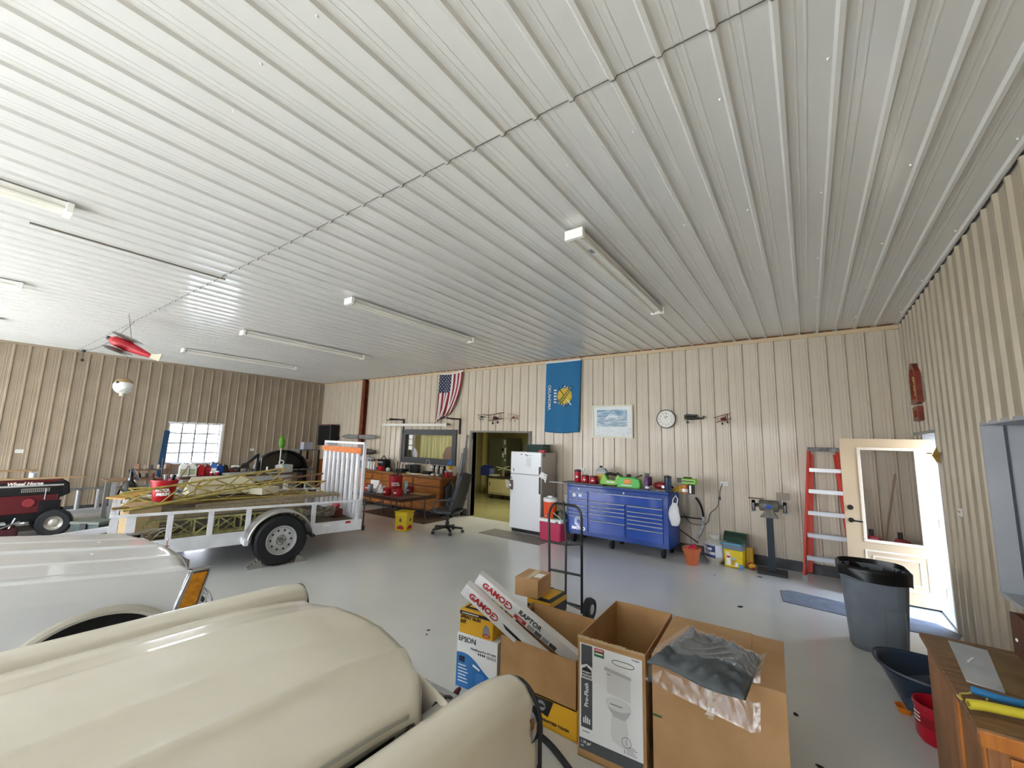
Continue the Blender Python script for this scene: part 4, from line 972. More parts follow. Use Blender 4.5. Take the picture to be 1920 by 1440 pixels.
# outlets
OUTM = mat('outlet_white', 'e9e8e2', .4)
def outlet(loc, rz, label):
    t = thing('outlet', label, 'outlet', loc, rz)
    B(-.06, .06, -.012, 0, -.038, .038).obj('cover_plate', OUTM, t, bev=.003)
    for x in (-.028, .028):
        for q in (-.006, .006): B(x+q-.0015, x+q+.0015, -.014, -.012, -.008, .008).obj('slot', BK, t)
    return t
outlet((-1.185, YB-.005, 1.215), 0, 'white outlet plate on the back wall above the propane tank, cord plugged in')
outlet((-3.815, YB-.005, 1.294), 0, 'white outlet plate on the back wall behind the red tumbler')
outlet((XL+.005, 1.172, 1.331), PI/2, 'white outlet plate on the left wall above the tractor')
outlet((XL+.005, 5.733, 1.361), PI/2, 'white outlet plate on the left wall right of the window')
outlet((XR-.005, 5.842, 1.273), -PI/2, 'white switch plate on the right wall between door and niche')
cordp = [(-1.21, YB-.04, 1.215), (-1.25, YB-.03, 1.10), (-1.27, YB-.03, .98), (-1.30, YB-.03, .83), (-1.42, YB-.03, .70), (-1.46, YB-.03, .55), (-1.58, YB-.04, .50), (-1.74, YB-.05, .52), (-1.84, YB-.05, .66)]
hose(cordp, .005, 'thin dark cord hanging from the back wall outlet to the tool chest', 'cord', BK, 'cord', 6)
B(-1.275, -1.245, YB-.05, YB-.02, .95, .99).obj('cord_plug', BK, None); bpy.data.objects['cord_plug'].name = 'plug'
tag(bpy.data.objects['plug'], 'black plug adapter hanging on the cord below the back wall outlet', 'plug')
# curved white rail section behind the chest
arc = [(-1.86+.34*math.cos(q), YB-.05, .62+.44*math.sin(q)) for q in [-.85+.1*i for i in range(18)]]
cr_ = thing('curved_rim', 'curved white and black rim section standing against the back wall beside the chest', 'rim', (0, 0, 0))
MB().tube(arc[:10], .026, 8).obj('white_section', mat('worn_white', 'd6d7da', .4, hex2='a4a6aa', scale=20), cr_); MB().tube(arc[9:], .016, 8).obj('black_section', BK, cr_)
MB().tube([(-1.95, YB-.05, .60), (-1.53, YB-.05, .60)], .010, 6).tube([(-1.95, YB-.05, .40), (-1.62, YB-.05, .2)], .010, 6).obj('spoke_bar', BK, cr_)

# ------------------------------------------------------------ blue tool chest
BL = mat('royal_blue_enamel', '02388e', .35, hex2='0a3a84', scale=3, coat=.35, spec=.3); BLD = mat('blue_enamel_drawer', '033f9e', .25, coat=.4, spec=.3)
tc_ = thing('tool_chest', 'large blue rolling tool chest with silver drawer pulls against the back wall', 'tool chest', (-2.83, 7.12, 0), -.015)
X0, X1, D_, ZB, ZT = -.93, .93, .64, .17, 1.03
B(X0, X1, 0, D_, ZB, ZT).obj('cabinet_body', BL, tc_, bev=.01)
B(X0-.01, X1+.01, -.012, D_+.01, ZT, ZT+.035).obj('top_tray', BL, tc_, bev=.005)
B(X0+.03, X1-.03, .02, D_-.02, ZT+.035, ZT+.038).obj('rubber_mat', mat('chest_top_liner', '8a8d92', .6), tc_)
PULL = mat('satin_drawer_pull', 'd3d7de', .3, .6)
def drawer(x0, x1, z0, z1, pull=True):
    d_ = B(x0, x1, -.016, .0, z0+.004, z1-.004).obj('drawer', BLD, tc_, bev=.003)
    if pull: MB().prism([(-.016, z1-.022), (-.030, z1-.018), (-.032, z1-.008), (-.016, z1-.004)], x0+.004, x1-.004, 'x').obj('drawer_pull', PULL, d_)
    return d_
xa, xb = X0+.05, -.50
zz = [1.02, .93, .785, .70, .63, .56, .48]
for a_, b_ in ((.80, .94), (.70, .80), (.635, .70), (.57, .635), (.505, .57)): drawer(xa, xb, a_, b_)
big = drawer(xa, xb, .24, .505, True)
x2, x3, x4 = -.46, .22, .90-.06
drawer(x2, x4, .80, .96)
for a_, b_ in ((.72, .795), (.655, .72), (.585, .655), (.47, .585), (.24, .47)): drawer(x2, x3-.02, a_, b_)
for a_, b_ in ((.705, .795), (.635, .705), (.57, .635), (.505, .57), (.43, .505), (.24, .43)): drawer(x3+.02, x4, a_, b_)
MB().cyl((.18, -.006, .99), (.18, -.014, .99), .018, n=16).obj('lock', CHR, tc_); MB().cyl((xa+.20, -.004, .99), (xa+.20, -.012, .99), .006).obj('badge', CHR, tc_)
MB().cyl((xa+.11, -.016, .87), (xa+.11, -.018, .87), .034, n=20).obj('oval_sticker', WPR, tc_); B(xa+.20, xa+.26, -.018, -.016, .845, .895).obj('square_sticker', WPR, tc_)
mb = MB()
for r in (.05, .072, .094):
    mb.tube([(xa+.20+r*math.sin(q)*.9, -.0185, .405+r*math.cos(q)) for q in [PI/3*i for i in range(7)]], .005, 5)
mb.obj('hexagon_emblem', PULL, tc_); text('MATCO', .075, PULL, tc_, (xa+.20, -.018, .285), bold=.003)
for x in (X0+.10, -.08, X1-.12):
    for y in (.08, D_-.10):
        c_ = MB().box(x-.03, x+.03, y-.04, y+.04, .145, .172).box(x-.028, x-.022, y-.03, y+.03, .06, .15).box(x+.022, x+.028, y-.03, y+.03, .06, .15).obj('caster', BKM, tc_)
        MB().lathe([(.03, -.018), (.072, -.024), (.078, 0), (.072, .024), (.03, .018)], (x, y+.015, .078), 18, 'x').obj('caster_wheel', RUB, c_)
B(X0-.01, X0+.0, .0, .30, .13, .17).obj('foot_bracket', STEEL, tc_)
ZC = ZT+.040
def on(x, y): return (-2.83+x, 7.12+y, ZC)
# board on the chest's left end
solo(MB().box(-.46, .36, -.13, .17, 0, .022), 'black_board', 'black flat board lying on the left end of the tool chest', 'board', BK, (-3.42, 7.30, ZC))
solo(MB().box(-.32, .0, -.05, .05, 0, .006), 'steel_strip', 'thin grey steel strip sticking out left of the tool chest top', 'strip', STEEL, (-3.87, 7.25, ZC-.02+.005))
def cup(name, label, loc, r, h, m, lid=None, cat='cup', group=None, band=None):
    t = thing(name, label, cat, loc, 0, group)
    MB().lathe([(r*.9, 0), (r, h*.1), (r, h), (r*.9, h), (r*.86, h*.2), (.001, h*.15)], n=20, close=False).obj('cup_body', m, t)
    if lid: MB().lathe([(r*1.03, h-.004), (r*1.03, h+.018), (r*.5, h+.026), (.001, h+.026)], n=20, close=False).obj('lid', lid, t)
    if band: MB().grid(lambda u, v: ((r+.001)*math.cos(PI*1.42+.26*PI*u), (r+.001)*math.sin(PI*1.42+.26*PI*u), h*(.38+.2*v)), 10, 1).obj('label_print', band, t, fix=False)
    return t
cup('coffee_can', 'tall red can with black lid, leftmost on the tool chest', (-3.66, 7.38, ZC+.022), .052, .16, RED, BK, 'can', None, WPR)
cup('coffee_tub', 'low red tub directly right of the tall red can', (-3.50, 7.38, ZC+.022), .058, .085, RED, mat('maroon_plastic', '7c1020', .4), 'tub', None, WPR)
cup('coffee_tub', 'low red tub in front of the grey oil jug', (-3.32, 7.36, ZC+.022), .058, .085, RED, MATS['maroon_plastic'], 'tub', None, WPR)
def jug(name, label, loc, w_, d_, h, m, cap=BK, lab=None, rz=0, group=None, cat='jug'):
    t = thing(name, label, cat, loc, rz, group)
    MB().box(-w_/2, w_/2, -d_/2, d_/2, 0, h*.72).add([(-w_/2, -d_/2, h*.72), (w_/2, -d_/2, h*.72), (w_/2, d_/2, h*.72), (-w_/2, d_/2, h*.72), (-w_*.28, -d_*.3, h*.9), (w_*.12, -d_*.3, h*.9), (w_*.12, d_*.3, h*.9), (-w_*.28, d_*.3, h*.9)], [(4, 5, 6, 7), (0, 1, 5, 4), (1, 2, 6, 5), (2, 3, 7, 6), (3, 0, 4, 7)]).obj('jug_body', m, t, bev=.01)
    MB().cyl((-w_*.1, 0, h*.88), (-w_*.1, 0, h), w_*.13, n=14).obj('cap', cap, t)
    MB().tube([(w_*.1, 0, h*.88), (w_*.35, 0, h*.86), (w_*.42, 0, h*.66)], w_*.06, 8).obj('handle', m, t)
    if lab: B(-w_*.36, w_*.36, -d_/2-.002, -d_/2, h*.12, h*.55).obj('label_print', lab, t)
    return t
jug('oil_jug', 'grey oil jug with yellow label, standing behind the red tubs', (-3.22, 7.52, ZC+.022), .17, .10, .26, mat('silver_plastic', 'a9abad', .35), BK, mat('yellow_label', 'd0a13b', .5))
gr2 = thing('power_tool', 'lime green and black cordless power tool lying on the tool chest', 'power tool', (-2.98, 7.32, ZC+.02), -.1)
LIME = mat('lime_green_plastic', '7fb83a', .35)
MB().prism([(-.16, 0), (.10, 0), (.16, .03), (.20, .13), (.14, .16), (.10, .07), (-.02, .08), (-.06, .15), (-.10, .15), (-.13, .08)], -.05, .05, 'y').obj('tool_body', LIME, gr2, bev=.008)
MB().tube([(-.08, 0, .14), (0, 0, .165), (.14, 0, .145)], .022, 8).obj('grip', BK, gr2); MB().box(-.03, .10, -.056, -.05, .035, .055).obj('white_flash', WPR, gr2); MB().box(.12, .20, -.04, .04, -.01, .05).obj('blade_guard', BK, gr2)
gs = thing('garden_sprayer', 'lime green bottle with orange label lying in the middle of the chest top', 'bottle', (-2.62, 7.28, ZC), 0)
MB().prism([(-.16, 0), (.17, 0), (.19, .05), (.17, .13), (.08, .155), (-.12, .15), (-.16, .10)], -.055, .055, 'y').obj('bottle_body', mat('bright_green_plastic', '52b84a', .3), gs, bev=.012)
MB().ball((-.0, -.056, .09), (.06, .006, .04)).obj('orange_print', mat('orange_label', 'd98d3c', .4), gs); B(-.09, .07, -.06, -.054, .03, .045).obj('white_print', WPR, gs); B(-.16, .0, -.05, -.03, -.0, .02).obj('red_strip', REDP, gs)
MB().tube([(-.18, .02, .20), (-.10, .02, .15)], .014, 8).ball((.0, .02, .17), (.035, .03, .025)).tube([(.10, .02, .15), (.19, .02, .19)], .010, 8).obj('hose_fittings', mat('brown_black', '3a2b28', .5), gs)
sb = thing('spray_bottle', 'purple spray bottle with dark trigger, standing on the tool chest', 'bottle', (-2.27, 7.22, ZC))
MB().lathe([(.032, 0), (.034, .02), (.034, .14), (.02, .17), (.014, .19)], n=18).obj('bottle_body', mat('purple_label', '4a2a72', .35), sb); MB().box(-.03, .025, -.012, .012, .19, .225).box(-.03, -.02, -.008, .008, .15, .19).obj('trigger_head', BK, sb); MB().lathe([(.0345, .02), (.0345, .05)], n=18, close=False).obj('white_band', WPR, sb)
ms = thing('motor_saw', 'dark red small engine tool behind the purple spray bottle', 'power tool', (-2.10, 7.42, ZC))
MB().ball((0, 0, .06), (.11, .07, .055)).obj('housing', mat('dark_red_enamel', '8a1d24', .3), ms); MB().cyl((-.16, 0, .05), (-.16, 0, .17), .035).obj('cylinder', mat('maroon_enamel', '5f1a1f', .4), ms); MB().tube([(.08, -.05, .05), (.13, -.07, .08), (.17, -.03, .05), (.13, 0, .03)], .012, 8).obj('handle', BK, ms); MB().cyl((.05, -.07, .05), (.05, -.085, .05), .02, n=14).obj('cap', STEEL, ms)
cup('insulated_tumbler', 'navy blue insulated tumbler on the tool chest', (-1.92, 7.18, ZC), .046, .19, mat('navy_enamel', '26364f', .3), BK, 'tumbler')
gl = thing('work_glove', 'crumpled yellow work glove right of the navy tumbler', 'glove', (-1.79, 7.35, ZC))
MB().grid(lambda u, v: ((u-.5)*.16, (v-.5)*.13, .002+.08*math.sin(PI*u)**.6*math.sin(PI*v)**.6+.012*math.sin(u*18+v*4)), 18, 16).obj('palm', mat('yellow_leather', 'c9a63f', .8, hex2='a58430', scale=14), gl)
for k in range(4): MB().tube([(.03+.02*k, -.03+.02*k, .07), (.06+.02*k, -.05+.03*k, .10-.01*k), (.08+.02*k, -.06+.035*k, .06)], .012, 7).obj('finger', MATS['yellow_leather'], gl)
pc = thing('orange_tin', 'orange and white tin under the lime green tool at the chest right end', 'tin', (-1.66, 7.22, ZC)); MB().lathe([(.045, 0), (.045, .11)], n=20).obj('tin_body', mat('orange_tin_paint', 'c9773a', .35), pc); MB().lathe([(.046, .02), (.046, .06)], n=20, close=False).obj('white_band', WPR, pc)
bt = thing('black_tin', 'small black and white tin, rightmost on the tool chest', 'tin', (-1.56, 7.20, ZC)); MB().lathe([(.04, 0), (.04, .12)], n=20).obj('tin_body', BK, bt); B(-.02, .005, -.042, -.038, .01, .11).obj('white_stripe', WPR, bt)
lt = thing('cordless_blower', 'lime green and black tool resting on the two tins at the chest right end', 'power tool', (-1.62, 7.22, ZC+.122), -.2); MB().box(-.07, .12, -.04, .04, 0, .075).obj('tool_body', LIME, lt, bev=.012); MB().box(-.13, -.06, -.035, .035, .01, .07).box(-.05, .05, -.03, .03, .075, .09).obj('tool_grip', BK, lt, bev=.006); MB().box(-.06, .10, -.043, -.04, .03, .045).obj('black_stripe', BK, lt)
solo(MB().grid(lambda u, v: ((u-.5)*.26, (v-.5)*.16, .003+.014*abs(math.sin(u*9+v*5))), 18, 10), 'plastic_sheet', 'crumpled clear plastic wrap on the chest front edge by the tumbler', 'plastic wrap', glassmat('wrap_plastic', rough=.15, base=.15, haze=.3), (-2.02, 7.19, ZC), thick=.001)
wbag = thing('grocery_bag', 'white plastic bag hanging from the right corner of the tool chest', 'plastic bag', (-1.86, 7.05, .56))
def bagf(u, v):
    q = 2*PI*u; r = .085*math.sin(PI*(.12+.85*v))**.6*(1+.12*math.sin(3*q+v*7)); return (r*math.cos(q), .7*r*math.sin(q), .40*(1-v) if False else .0+.36*v)
MB().grid(lambda u, v: bagf(u, 1-v*.98), 28, 16).obj('bag_body', mat('thin_white_plastic', 'd4d4d6', .35), wbag, smooth=60); MB().tube([(-.03, 0, .33), (-.02, .02, .42), (.02, .03, .47), (.05, .03, .42), (.04, .0, .34)], .009, 6).obj('bag_handle', MATS['thin_white_plastic'], wbag)
wbag.location = (-1.80, 7.07, .56)
for o_ in list(col.objects):
    if o_.type == 'EMPTY' and o_.parent is None and abs(o_.location.z-ZC) < .15 and -3.75 < o_.location.x < -1.5 and 7.1 < o_.location.y < 7.6 and o_.name != 'tool_chest':
        o_.scale = (1.22,)*3
        if o_.name.startswith('cordless_blower'): o_.location.z = ZC+.148
# ------------------------------------------------------------ refrigerator, coolers
fg = thing('refrigerator', 'white two-door refrigerator against the back wall', 'refrigerator', (-4.755, 7.20, 0), 0)
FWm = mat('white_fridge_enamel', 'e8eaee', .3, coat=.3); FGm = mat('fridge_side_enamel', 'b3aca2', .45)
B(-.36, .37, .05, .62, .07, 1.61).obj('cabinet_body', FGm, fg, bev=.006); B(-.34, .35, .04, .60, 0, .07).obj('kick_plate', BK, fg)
fd1 = B(-.37, .375, -.01, .05, 1.165, 1.615).obj('freezer_door', FWm, fg, bev=.012); fd2 = B(-.37, .375, -.01, .05, .07, 1.155).obj('fridge_door', FWm, fg, bev=.012)
BRN = mat('brown_handle_trim', '4d443d', .4)
B(.335, .372, -.035, -.01, 1.18, 1.33).obj('door_handle', BRN, fd1, bev=.004); B(.345, .372, -.035, -.01, .80, 1.13).obj('door_handle', BRN, fd2, bev=.004)
B(.02, .14, -.013, -.010, 1.32, 1.50).obj('paper_note', mat('note_paper', 'd9dadf', .8), fd1); B(.015, .17, -.014, -.012, 1.545, 1.55).obj('pen_magnet', BK, fd1)
for x, z in ((-.10, 1.565), (.01, 1.56), (.045, 1.54)): MB().cyl((x, -.010, z), (x, -.018, z), .012, n=10).obj('magnet', BK, fd1)
MB().tube([(-.30, -.012, 1.27), (-.285, -.014, 1.235), (-.28, -.012, 1.21)], .007, 6).obj('hook_magnet', BK, fd1)
B(-.345, -.325, -.016, -.01, 1.05, 1.10).obj('badge', STEEL, fd2); B(.3705, .3715, .075, .10, 1.53, 1.59).obj('decal', BK, fg); B(.3705, .3715, .12, .15, 1.53, 1.59).obj('decal', BK, fg)
sg = thing('hanging_pouch', 'clear and brown pouch hanging on the left edge of the refrigerator door', 'pouch', (-5.12, 7.16, .84)); MB().box(-.02, .07, -.02, .02, 0, .19).obj('pouch_body', mat('brown_plastic', '574a42', .4), sg, bev=.008); MB().grid(lambda u, v: (-.08+.12*u, -.03+.02*math.sin(v*6), .05+.15*v-.04*u), 6, 6).obj('clear_film', glassmat('pouch_film', rough=.2, base=.15, haze=.4), sg); B(.0, .05, -.025, -.02, .06, .11).obj('white_label', WPR, sg)
gv = thing('work_glove', 'white cotton gloves hanging from the refrigerator door edge', 'glove', (-4.335, 7.17, 1.09)); MB().ball((.0, -.0, .08), (.055, .02, .07)).obj('palm', mat('white_cotton', 'e6e6e6', .9), gv)
for k in range(4): MB().tube([(.0, 0, .10-.02*k), (.06, 0, .11-.035*k), (.115-.012*k, 0, .085-.045*k)], .014, 7).obj('finger', MATS['white_cotton'], gv)
gb = thing('green_crate', 'dark green mesh basket standing on the refrigerator', 'basket', (-4.66, 7.52, 1.615)); DGm = mat('dark_teal_plastic', '21423c', .5)
B(-.20, .20, -.13, .13, 0, .01).obj('basket_floor', DGm, gb)
for q in range(14):
    x = -.20+q*.0295
    B(x, x+.016, -.135, -.128, .0, .15).obj('slat', DGm, gb)
for q in range(9):
    y = -.13+q*.029; B(.198, .204, y, y+.016, 0, .15).obj('slat', DGm, gb)
B(-.21, .21, -.14, -.13, .14, .16).obj('rim', DGm, gb); B(-.21, .21, .13, .14, 0, .16).obj('back_side', DGm, gb); B(.20, .21, -.14, .14, .14, .16).obj('rim', DGm, gb); B(-.21, -.20, -.14, .14, 0, .16).obj('left_side', DGm, gb)
solo(MB().box(-.07, .07, -.05, .05, 0, .05), 'red_box', 'small red box beside the green basket on the refrigerator', 'box', mat('red_tin', 'b5202c', .4), (-4.415, 7.30, 1.615), bev=.008)
ckr = thing('cooler', 'magenta-red picnic cooler with white lid beside the refrigerator', 'cooler', (-4.02, 7.10, 0), 0); taper(MB(), .215, .15, 0, .34, 1.06).obj('cooler_body', mat('magenta_red_plastic', 'b32a50', .45), ckr, bev=.02); B(-.24, .24, -.165, .165, .34, .40).obj('lid', WH, ckr, bev=.015); B(.13, .19, -.172, -.165, .345, .375).obj('latch', GREYP, ckr)
wj = thing('water_jug', 'orange drinks cooler with white lid standing on the magenta cooler', 'cooler', (-4.11, 7.12, .401)); MB().lathe([(.115, 0), (.125, .02), (.13, .30)], n=28).obj('jug_body', mat('safety_orange_plastic', 'e2501f', .4), wj); MB().lathe([(.137, .30), (.137, .36), (.10, .375)], n=28).obj('lid', WH, wj); B(-.02, .02, -.15, -.12, .03, .08).obj('spigot', mat('orange_spigot', 'c2401a', .4), wj); MB().cyl((0, -.15, .05), (0, -.165, .05), .012).obj('spigot_button', WH, wj); B(-.05, .05, -.03, .03, .375, .40).obj('lid_knob', WH, wj)
gj = thing('domed_case', 'green domed case beside the orange drinks cooler', 'case', (-3.885, 7.12, .401)); MB().grid(lambda u, v: (.11*math.cos(PI*u), -.08+.16*v, .005+.15*math.sin(PI*u)), 18, 4).obj('green_shell', mat('emerald_plastic', '1f6b45', .35), gj); MB().tube([(-.11, -.085, .11), (.06, -.085, .01)], .006, 6).obj('white_seam', WH, gj); B(-.11, .11, -.08, .08, 0, .012).obj('shell_base', MATS['emerald_plastic'], gj)
solo(MB().box(-.10, .12, 0, .02, 0, .50), 'foam_board', 'white board standing behind the green case', 'board', mat('cream_board', 'd4d6c9', .6), (-3.86, 7.50, .0), bev=.004)
bpy.data.objects['foam_board'].location = (-3.90, 7.47, .0); bpy.data.objects['foam_board'].scale = (1, 1, 1.6)
# ------------------------------------------------------------ things hung on the back wall
YW = YB-.026
clk = thing('wall_clock', 'round white-faced wall clock on the back wall right of the picture', 'clock', (-2.10, YW, 2.31)); MB().lathe([(.155, 0), (.172, -.012), (.172, -.03), (.160, -.034), (.157, -.026)], n=40, axis='y', close=False).obj('bezel', mat('brown_bezel', '4d4338', .4), clk); MB().cyl((0, 0, 0), (0, -.024, 0), .16, n=40).obj('dial', mat('cream_dial', 'eeede4', .6), clk)
MB().tube([(.135*math.cos(q), -.025, .135*math.sin(q)) for q in [2*PI*i/36 for i in range(36)]], .0015, 4, True).obj('minute_ring', GRP, clk)
for k in range(12): q = PI/2-2*PI*(k+1)/12; text(str(k+1), .030, BLK, clk, (.105*math.cos(q), -.0265, .105*math.sin(q)), bold=.0006)
MB().box(-.022, -.010, -.027, -.025, .03, .045).box(.012, .03, -.027, -.025, .03, .045).obj('dial_windows', BLK, clk); bar_ = MB(); bar(bar_, (0, -.03, 0), (-.03, -.03, .06), .004, .002); bar_.obj('hour_hand', BLK, clk); bar_ = MB(); bar(bar_, (0, -.032, 0), (.012, -.032, .10), .003, .002); bar_.obj('minute_hand', BLK, clk)
pic = thing('framed_picture', 'white framed seascape print on the back wall between blue flag and clock', 'picture', (-3.147, YW, 2.27)); MB(); frame_y(MB(), -.42, .42, -.325, .325, .03, -.02, 0).obj('frame', mat('cream_frame', 'd8d2bd', .4), pic); B(-.41, .41, -.006, -.004, -.315, .315).obj('mat_board', mat('pale_blue_mat', 'e9ecec', .6, hex2='dfe7ea', scale=5), pic)
def nodepic(name, h1, h2, h3, sc_, st):
    m = mat(name, h1, .5, hex2=h2, scale=sc_, stretch=st, detail=5, lo=.42, hi=.58)
    r = [n for n in m.node_tree.nodes if n.type == 'VALTORGB'][0]; e = r.color_ramp.elements.new(.5); e.color = lin(h3); return m
frame_y(MB(), -.33, .32, -.115, .245, .012, -.0085, -.006).obj('white_border', WPR, pic)
B(-.318, .308, -.0075, -.006, .09, .233).obj('sky_print', nodepic('sky_print', '6f93b5', 'b8cbd8', '8fabc2', 5, (1, 1, 5)), pic); B(-.318, .308, -.0075, -.006, -.105, .09).obj('sea_print', nodepic('sea_print', '8ea8bd', 'c9d6dd', 'a4b9c8', 6, (1, 1, 7)), pic)
mb = MB()
for k in range(9): q = k/8; mb.ball((-.10+.2*q, -.008, .075+.02*math.sin(q*PI)+.01*(k % 3)), (.035, .002, .022), 10, 6)
mb.obj('cloud_print', mat('cloud_print', 'dfe6ea', .6), pic); 
mb = MB()
for k in range(70):
    x = rnd.uniform(-.38, .38); z = rnd.uniform(-.29, -.13); l_ = rnd.uniform(.012, .05); s_ = rnd.uniform(-1, 1); mb.cb((x, -.0075, z), (.003, .001, l_), (0, s_, 0))
mb.obj('foreground_strokes', mat('grey_blue_strokes', '9fb2c0', .6), pic)['kind'] = 'stuff'
# flags
def clothmat(name, build):
    m = bpy.data.materials.new(name); m.use_nodes = True; n = m.node_tree.nodes; L = m.node_tree.links.new; b = n['Principled BSDF']; b.inputs['Roughness'].default_value = .85; b.inputs['Sheen Weight'].default_value = .2
    uv = n.new('ShaderNodeUVMap'); s_ = n.new('ShaderNodeSeparateXYZ'); L(uv.outputs[0], s_.inputs[0])
    def M_(op, a, b_=0., c=None):
        q = n.new('ShaderNodeMath'); q.operation = op
        for i, x in enumerate((a, b_) if c is None else (a, b_, c)):
            if isinstance(x, (int, float)): q.inputs[i].default_value = x
            else: L(x, q.inputs[i])
        return q.outputs[0]
    def mix(f, a, b_):
        q = n.new('ShaderNodeMix'); q.data_type = 'RGBA'; L(f, q.inputs[0])
        for i, x in ((6, a), (7, b_)):
            if isinstance(x, tuple): q.inputs[i].default_value = x
            else: L(x, q.inputs[i])
        return q.outputs[2]
    L(build(s_.outputs[0], s_.outputs[1], M_, mix), b.inputs['Base Color']); return m
def us(u, v, M_, mix):      # u across the thirteen stripes, v down the fly
    st = M_('LESS_THAN', M_('MODULO', M_('FLOOR', M_('MULTIPLY', u, 13.)), 2.), .5)
    base = mix(st, lin('dcd8d2'), lin('8a1526'))
    un = M_('MULTIPLY', M_('LESS_THAN', u, 7/13), M_('LESS_THAN', v, .40))
    a = M_('MULTIPLY', u, 13/7*9/2*1.0); c = M_('MULTIPLY', v, 11/2/.40)
    def dots(ox, oy):
        fx = M_('SUBTRACT', M_('FRACT', M_('ADD', a, ox)), .5); fy = M_('SUBTRACT', M_('FRACT', M_('ADD', c, oy)), .5)
        d = M_('ADD', M_('MULTIPLY', fx, fx), M_('MULTIPLY', M_('MULTIPLY', fy, fy), 1.)); return M_('LESS_THAN', d, .018)
    star = M_('MAXIMUM', dots(.25, .25), dots(.75, .75))
    c1 = mix(un, base, mix(star, lin('1a2040'), lin('e2e0dc')))
    return mix(M_('LESS_THAN', v, .03), c1, lin('e6e2da'))
def cloth_obj(name, label, f, m, nu, nv, group=None):
    mb = MB().grid(f, nu, nv); me = mb.mesh(name, m, 60, fix=False); uvl = me.uv_layers.new(name='UVMap')
    for p in me.polygons:
        for li, vi in zip(p.loop_indices, p.vertices): uvl.data[li].uv = ((vi % (nu+1))/nu, (vi//(nu+1))/nv)
    o = bpy.data.objects.new(name, me); col.objects.link(o); md = o.modifiers.new('thickness', 'SOLIDIFY'); md.thickness = .003
    return tag(o, label, 'flag')
def usf(u, v):
    x = -8.02+.86*u; g = v**2.2
    xr = -8.02+u*(.86-.50*g); xx = xr+.0*v
    z = 3.60+.02*u-.05*math.sin(PI*u)*(1-v)*.7 - 1.36*v + .10*u*g
    y = YW-.03-.02*math.sin(u*14+v*3)*(.3+v)-.05*g*(1+math.sin(u*20))
    if v > .9: y -= .05*(v-.9)*10*abs(math.sin(u*9)); z += .12*u*(v-.9)*10
    return (xx, y, z)
cloth_obj('us_flag', 'stars and stripes flag hanging gathered above the interior window', usf, clothmat('us_flag_cloth', us), 52, 60)
def okf(u, v):
    x0 = -4.70+.02*(1-v); w_ = .875-.03*v; x = x0+w_*u; z = 3.60-.0*u-1.545*v-.03*math.sin(PI*u)*v
    return (x, YW-.036-.010*math.sin(u*7+1+v*2)*(.3+v)-.012*math.sin(u*15)*v**2, z)
def okc(u, v, M_, mix): return mix(M_('LESS_THAN', v, .022), mix(M_('LESS_THAN', u, .02), lin('226a98'), lin('cfd6d8')), lin('dfe0de'))
ok = cloth_obj('state_flag', 'blue state flag with shield emblem hanging vertically on the back wall', okf, clothmat('state_flag_cloth', okc), 40, 50)
def E_(x, z): u = (x+4.69)/.86; v = (3.60-z)/1.545; return okf(cl(u, 0, 1), cl(v, 0, 1))[1]-.004
EY = min(E_(-4.6+.1*i, 2.5+.1*j) for i in range(8) for j in range(7))-.002
def emb(poly, nm, m, dy=0.):
    y = EY-dy; return MB().prism(poly, y-.001, y, 'y').obj(nm, m, ok)
ex, ez = -4.19, 2.82
emb([(ex+.175*math.cos(q), ez+.175*math.sin(q)) for q in [2*PI*i/30 for i in range(30)]], 'buckskin_shield', mat('shield_yellow', 'd3b545', .8))
for k in range(9):   # small crosses round the shield
    q = 2*PI*k/9+.2; emb([(ex+.155*math.cos(q)+.012*math.cos(w_), ez+.155*math.sin(q)+.012*math.sin(w_)) for w_ in (0, PI/2, PI, 1.5*PI)], 'shield_cross', mat('brown_print', '6a4a22', .8), .001)
LG = mat('dark_green_print', '23573a', .8)
for k in range(11):  # olive branch: leaves along a rising diagonal
    t_ = k/10; bx, bz = ex-.13+.30*t_, ez-.16+.34*t_
    for sgn_ in (1, -1):
        q = .85+sgn_*.9; l_ = .075*(1-.3*t_); emb([(bx, bz), (bx+l_*.5*math.cos(q+.5), bz+l_*.5*math.sin(q+.5)), (bx+l_*math.cos(q), bz+l_*math.sin(q)), (bx+l_*.5*math.cos(q-.5), bz+l_*.5*math.sin(q-.5))], 'olive_leaf', LG, .002)
def stick(x0, z0, x1, z1, w_, nm, m, dy=.003):
    d = Vector((x1-x0, z1-z0)).normalized()*w_; emb([(x0-d.y, z0+d.x), (x1-d.y, z1+d.x), (x1+d.y, z1-d.x), (x0+d.y, z0-d.x)], nm, m, dy)
stick(ex-.14, ez+.18, ex-.02, ez+.02, .008, 'pipe_stem', mat('black_brown_print', '2b2622', .8)); stick(ex+.06, ez-.08, ex+.16, ez-.20, .010, 'pipe_stem', WPR)
for k in range(6): emb([(ex-.05+.035*k-.02, ez+.20-.01*k), (ex-.02+.035*k, ez+.24-.012*k), (ex+.0+.03*k, ez+.205-.01*k)], 'feather', (BLK, WPR)[k % 2], .002)
for k in range(6): emb([(ex-.16+.03*k, ez-.15-.014*k), (ex-.13+.03*k, ez-.12-.014*k), (ex-.10+.03*k, ez-.19-.01*k)], 'feather', (WPR, BLK)[k % 2], .002)
for k in range(5):  # hanging feathers left of the shield
    zf = ez+.13-.065*k; emb([(ex-.19, zf+.012), (ex-.26, zf+.020), (ex-.27, zf), (ex-.26, zf-.018), (ex-.19, zf-.010)], 'white_feather', WPR, .001); emb([(ex-.26, zf+.016), (ex-.285, zf), (ex-.26, zf-.016)], 'feather_tip', BLK, .002)
tl = text('OKLAHOMA', .098, WPR, ok, (-4.565, EY, 2.80), (PI/2, PI/2, 0), bold=.001)
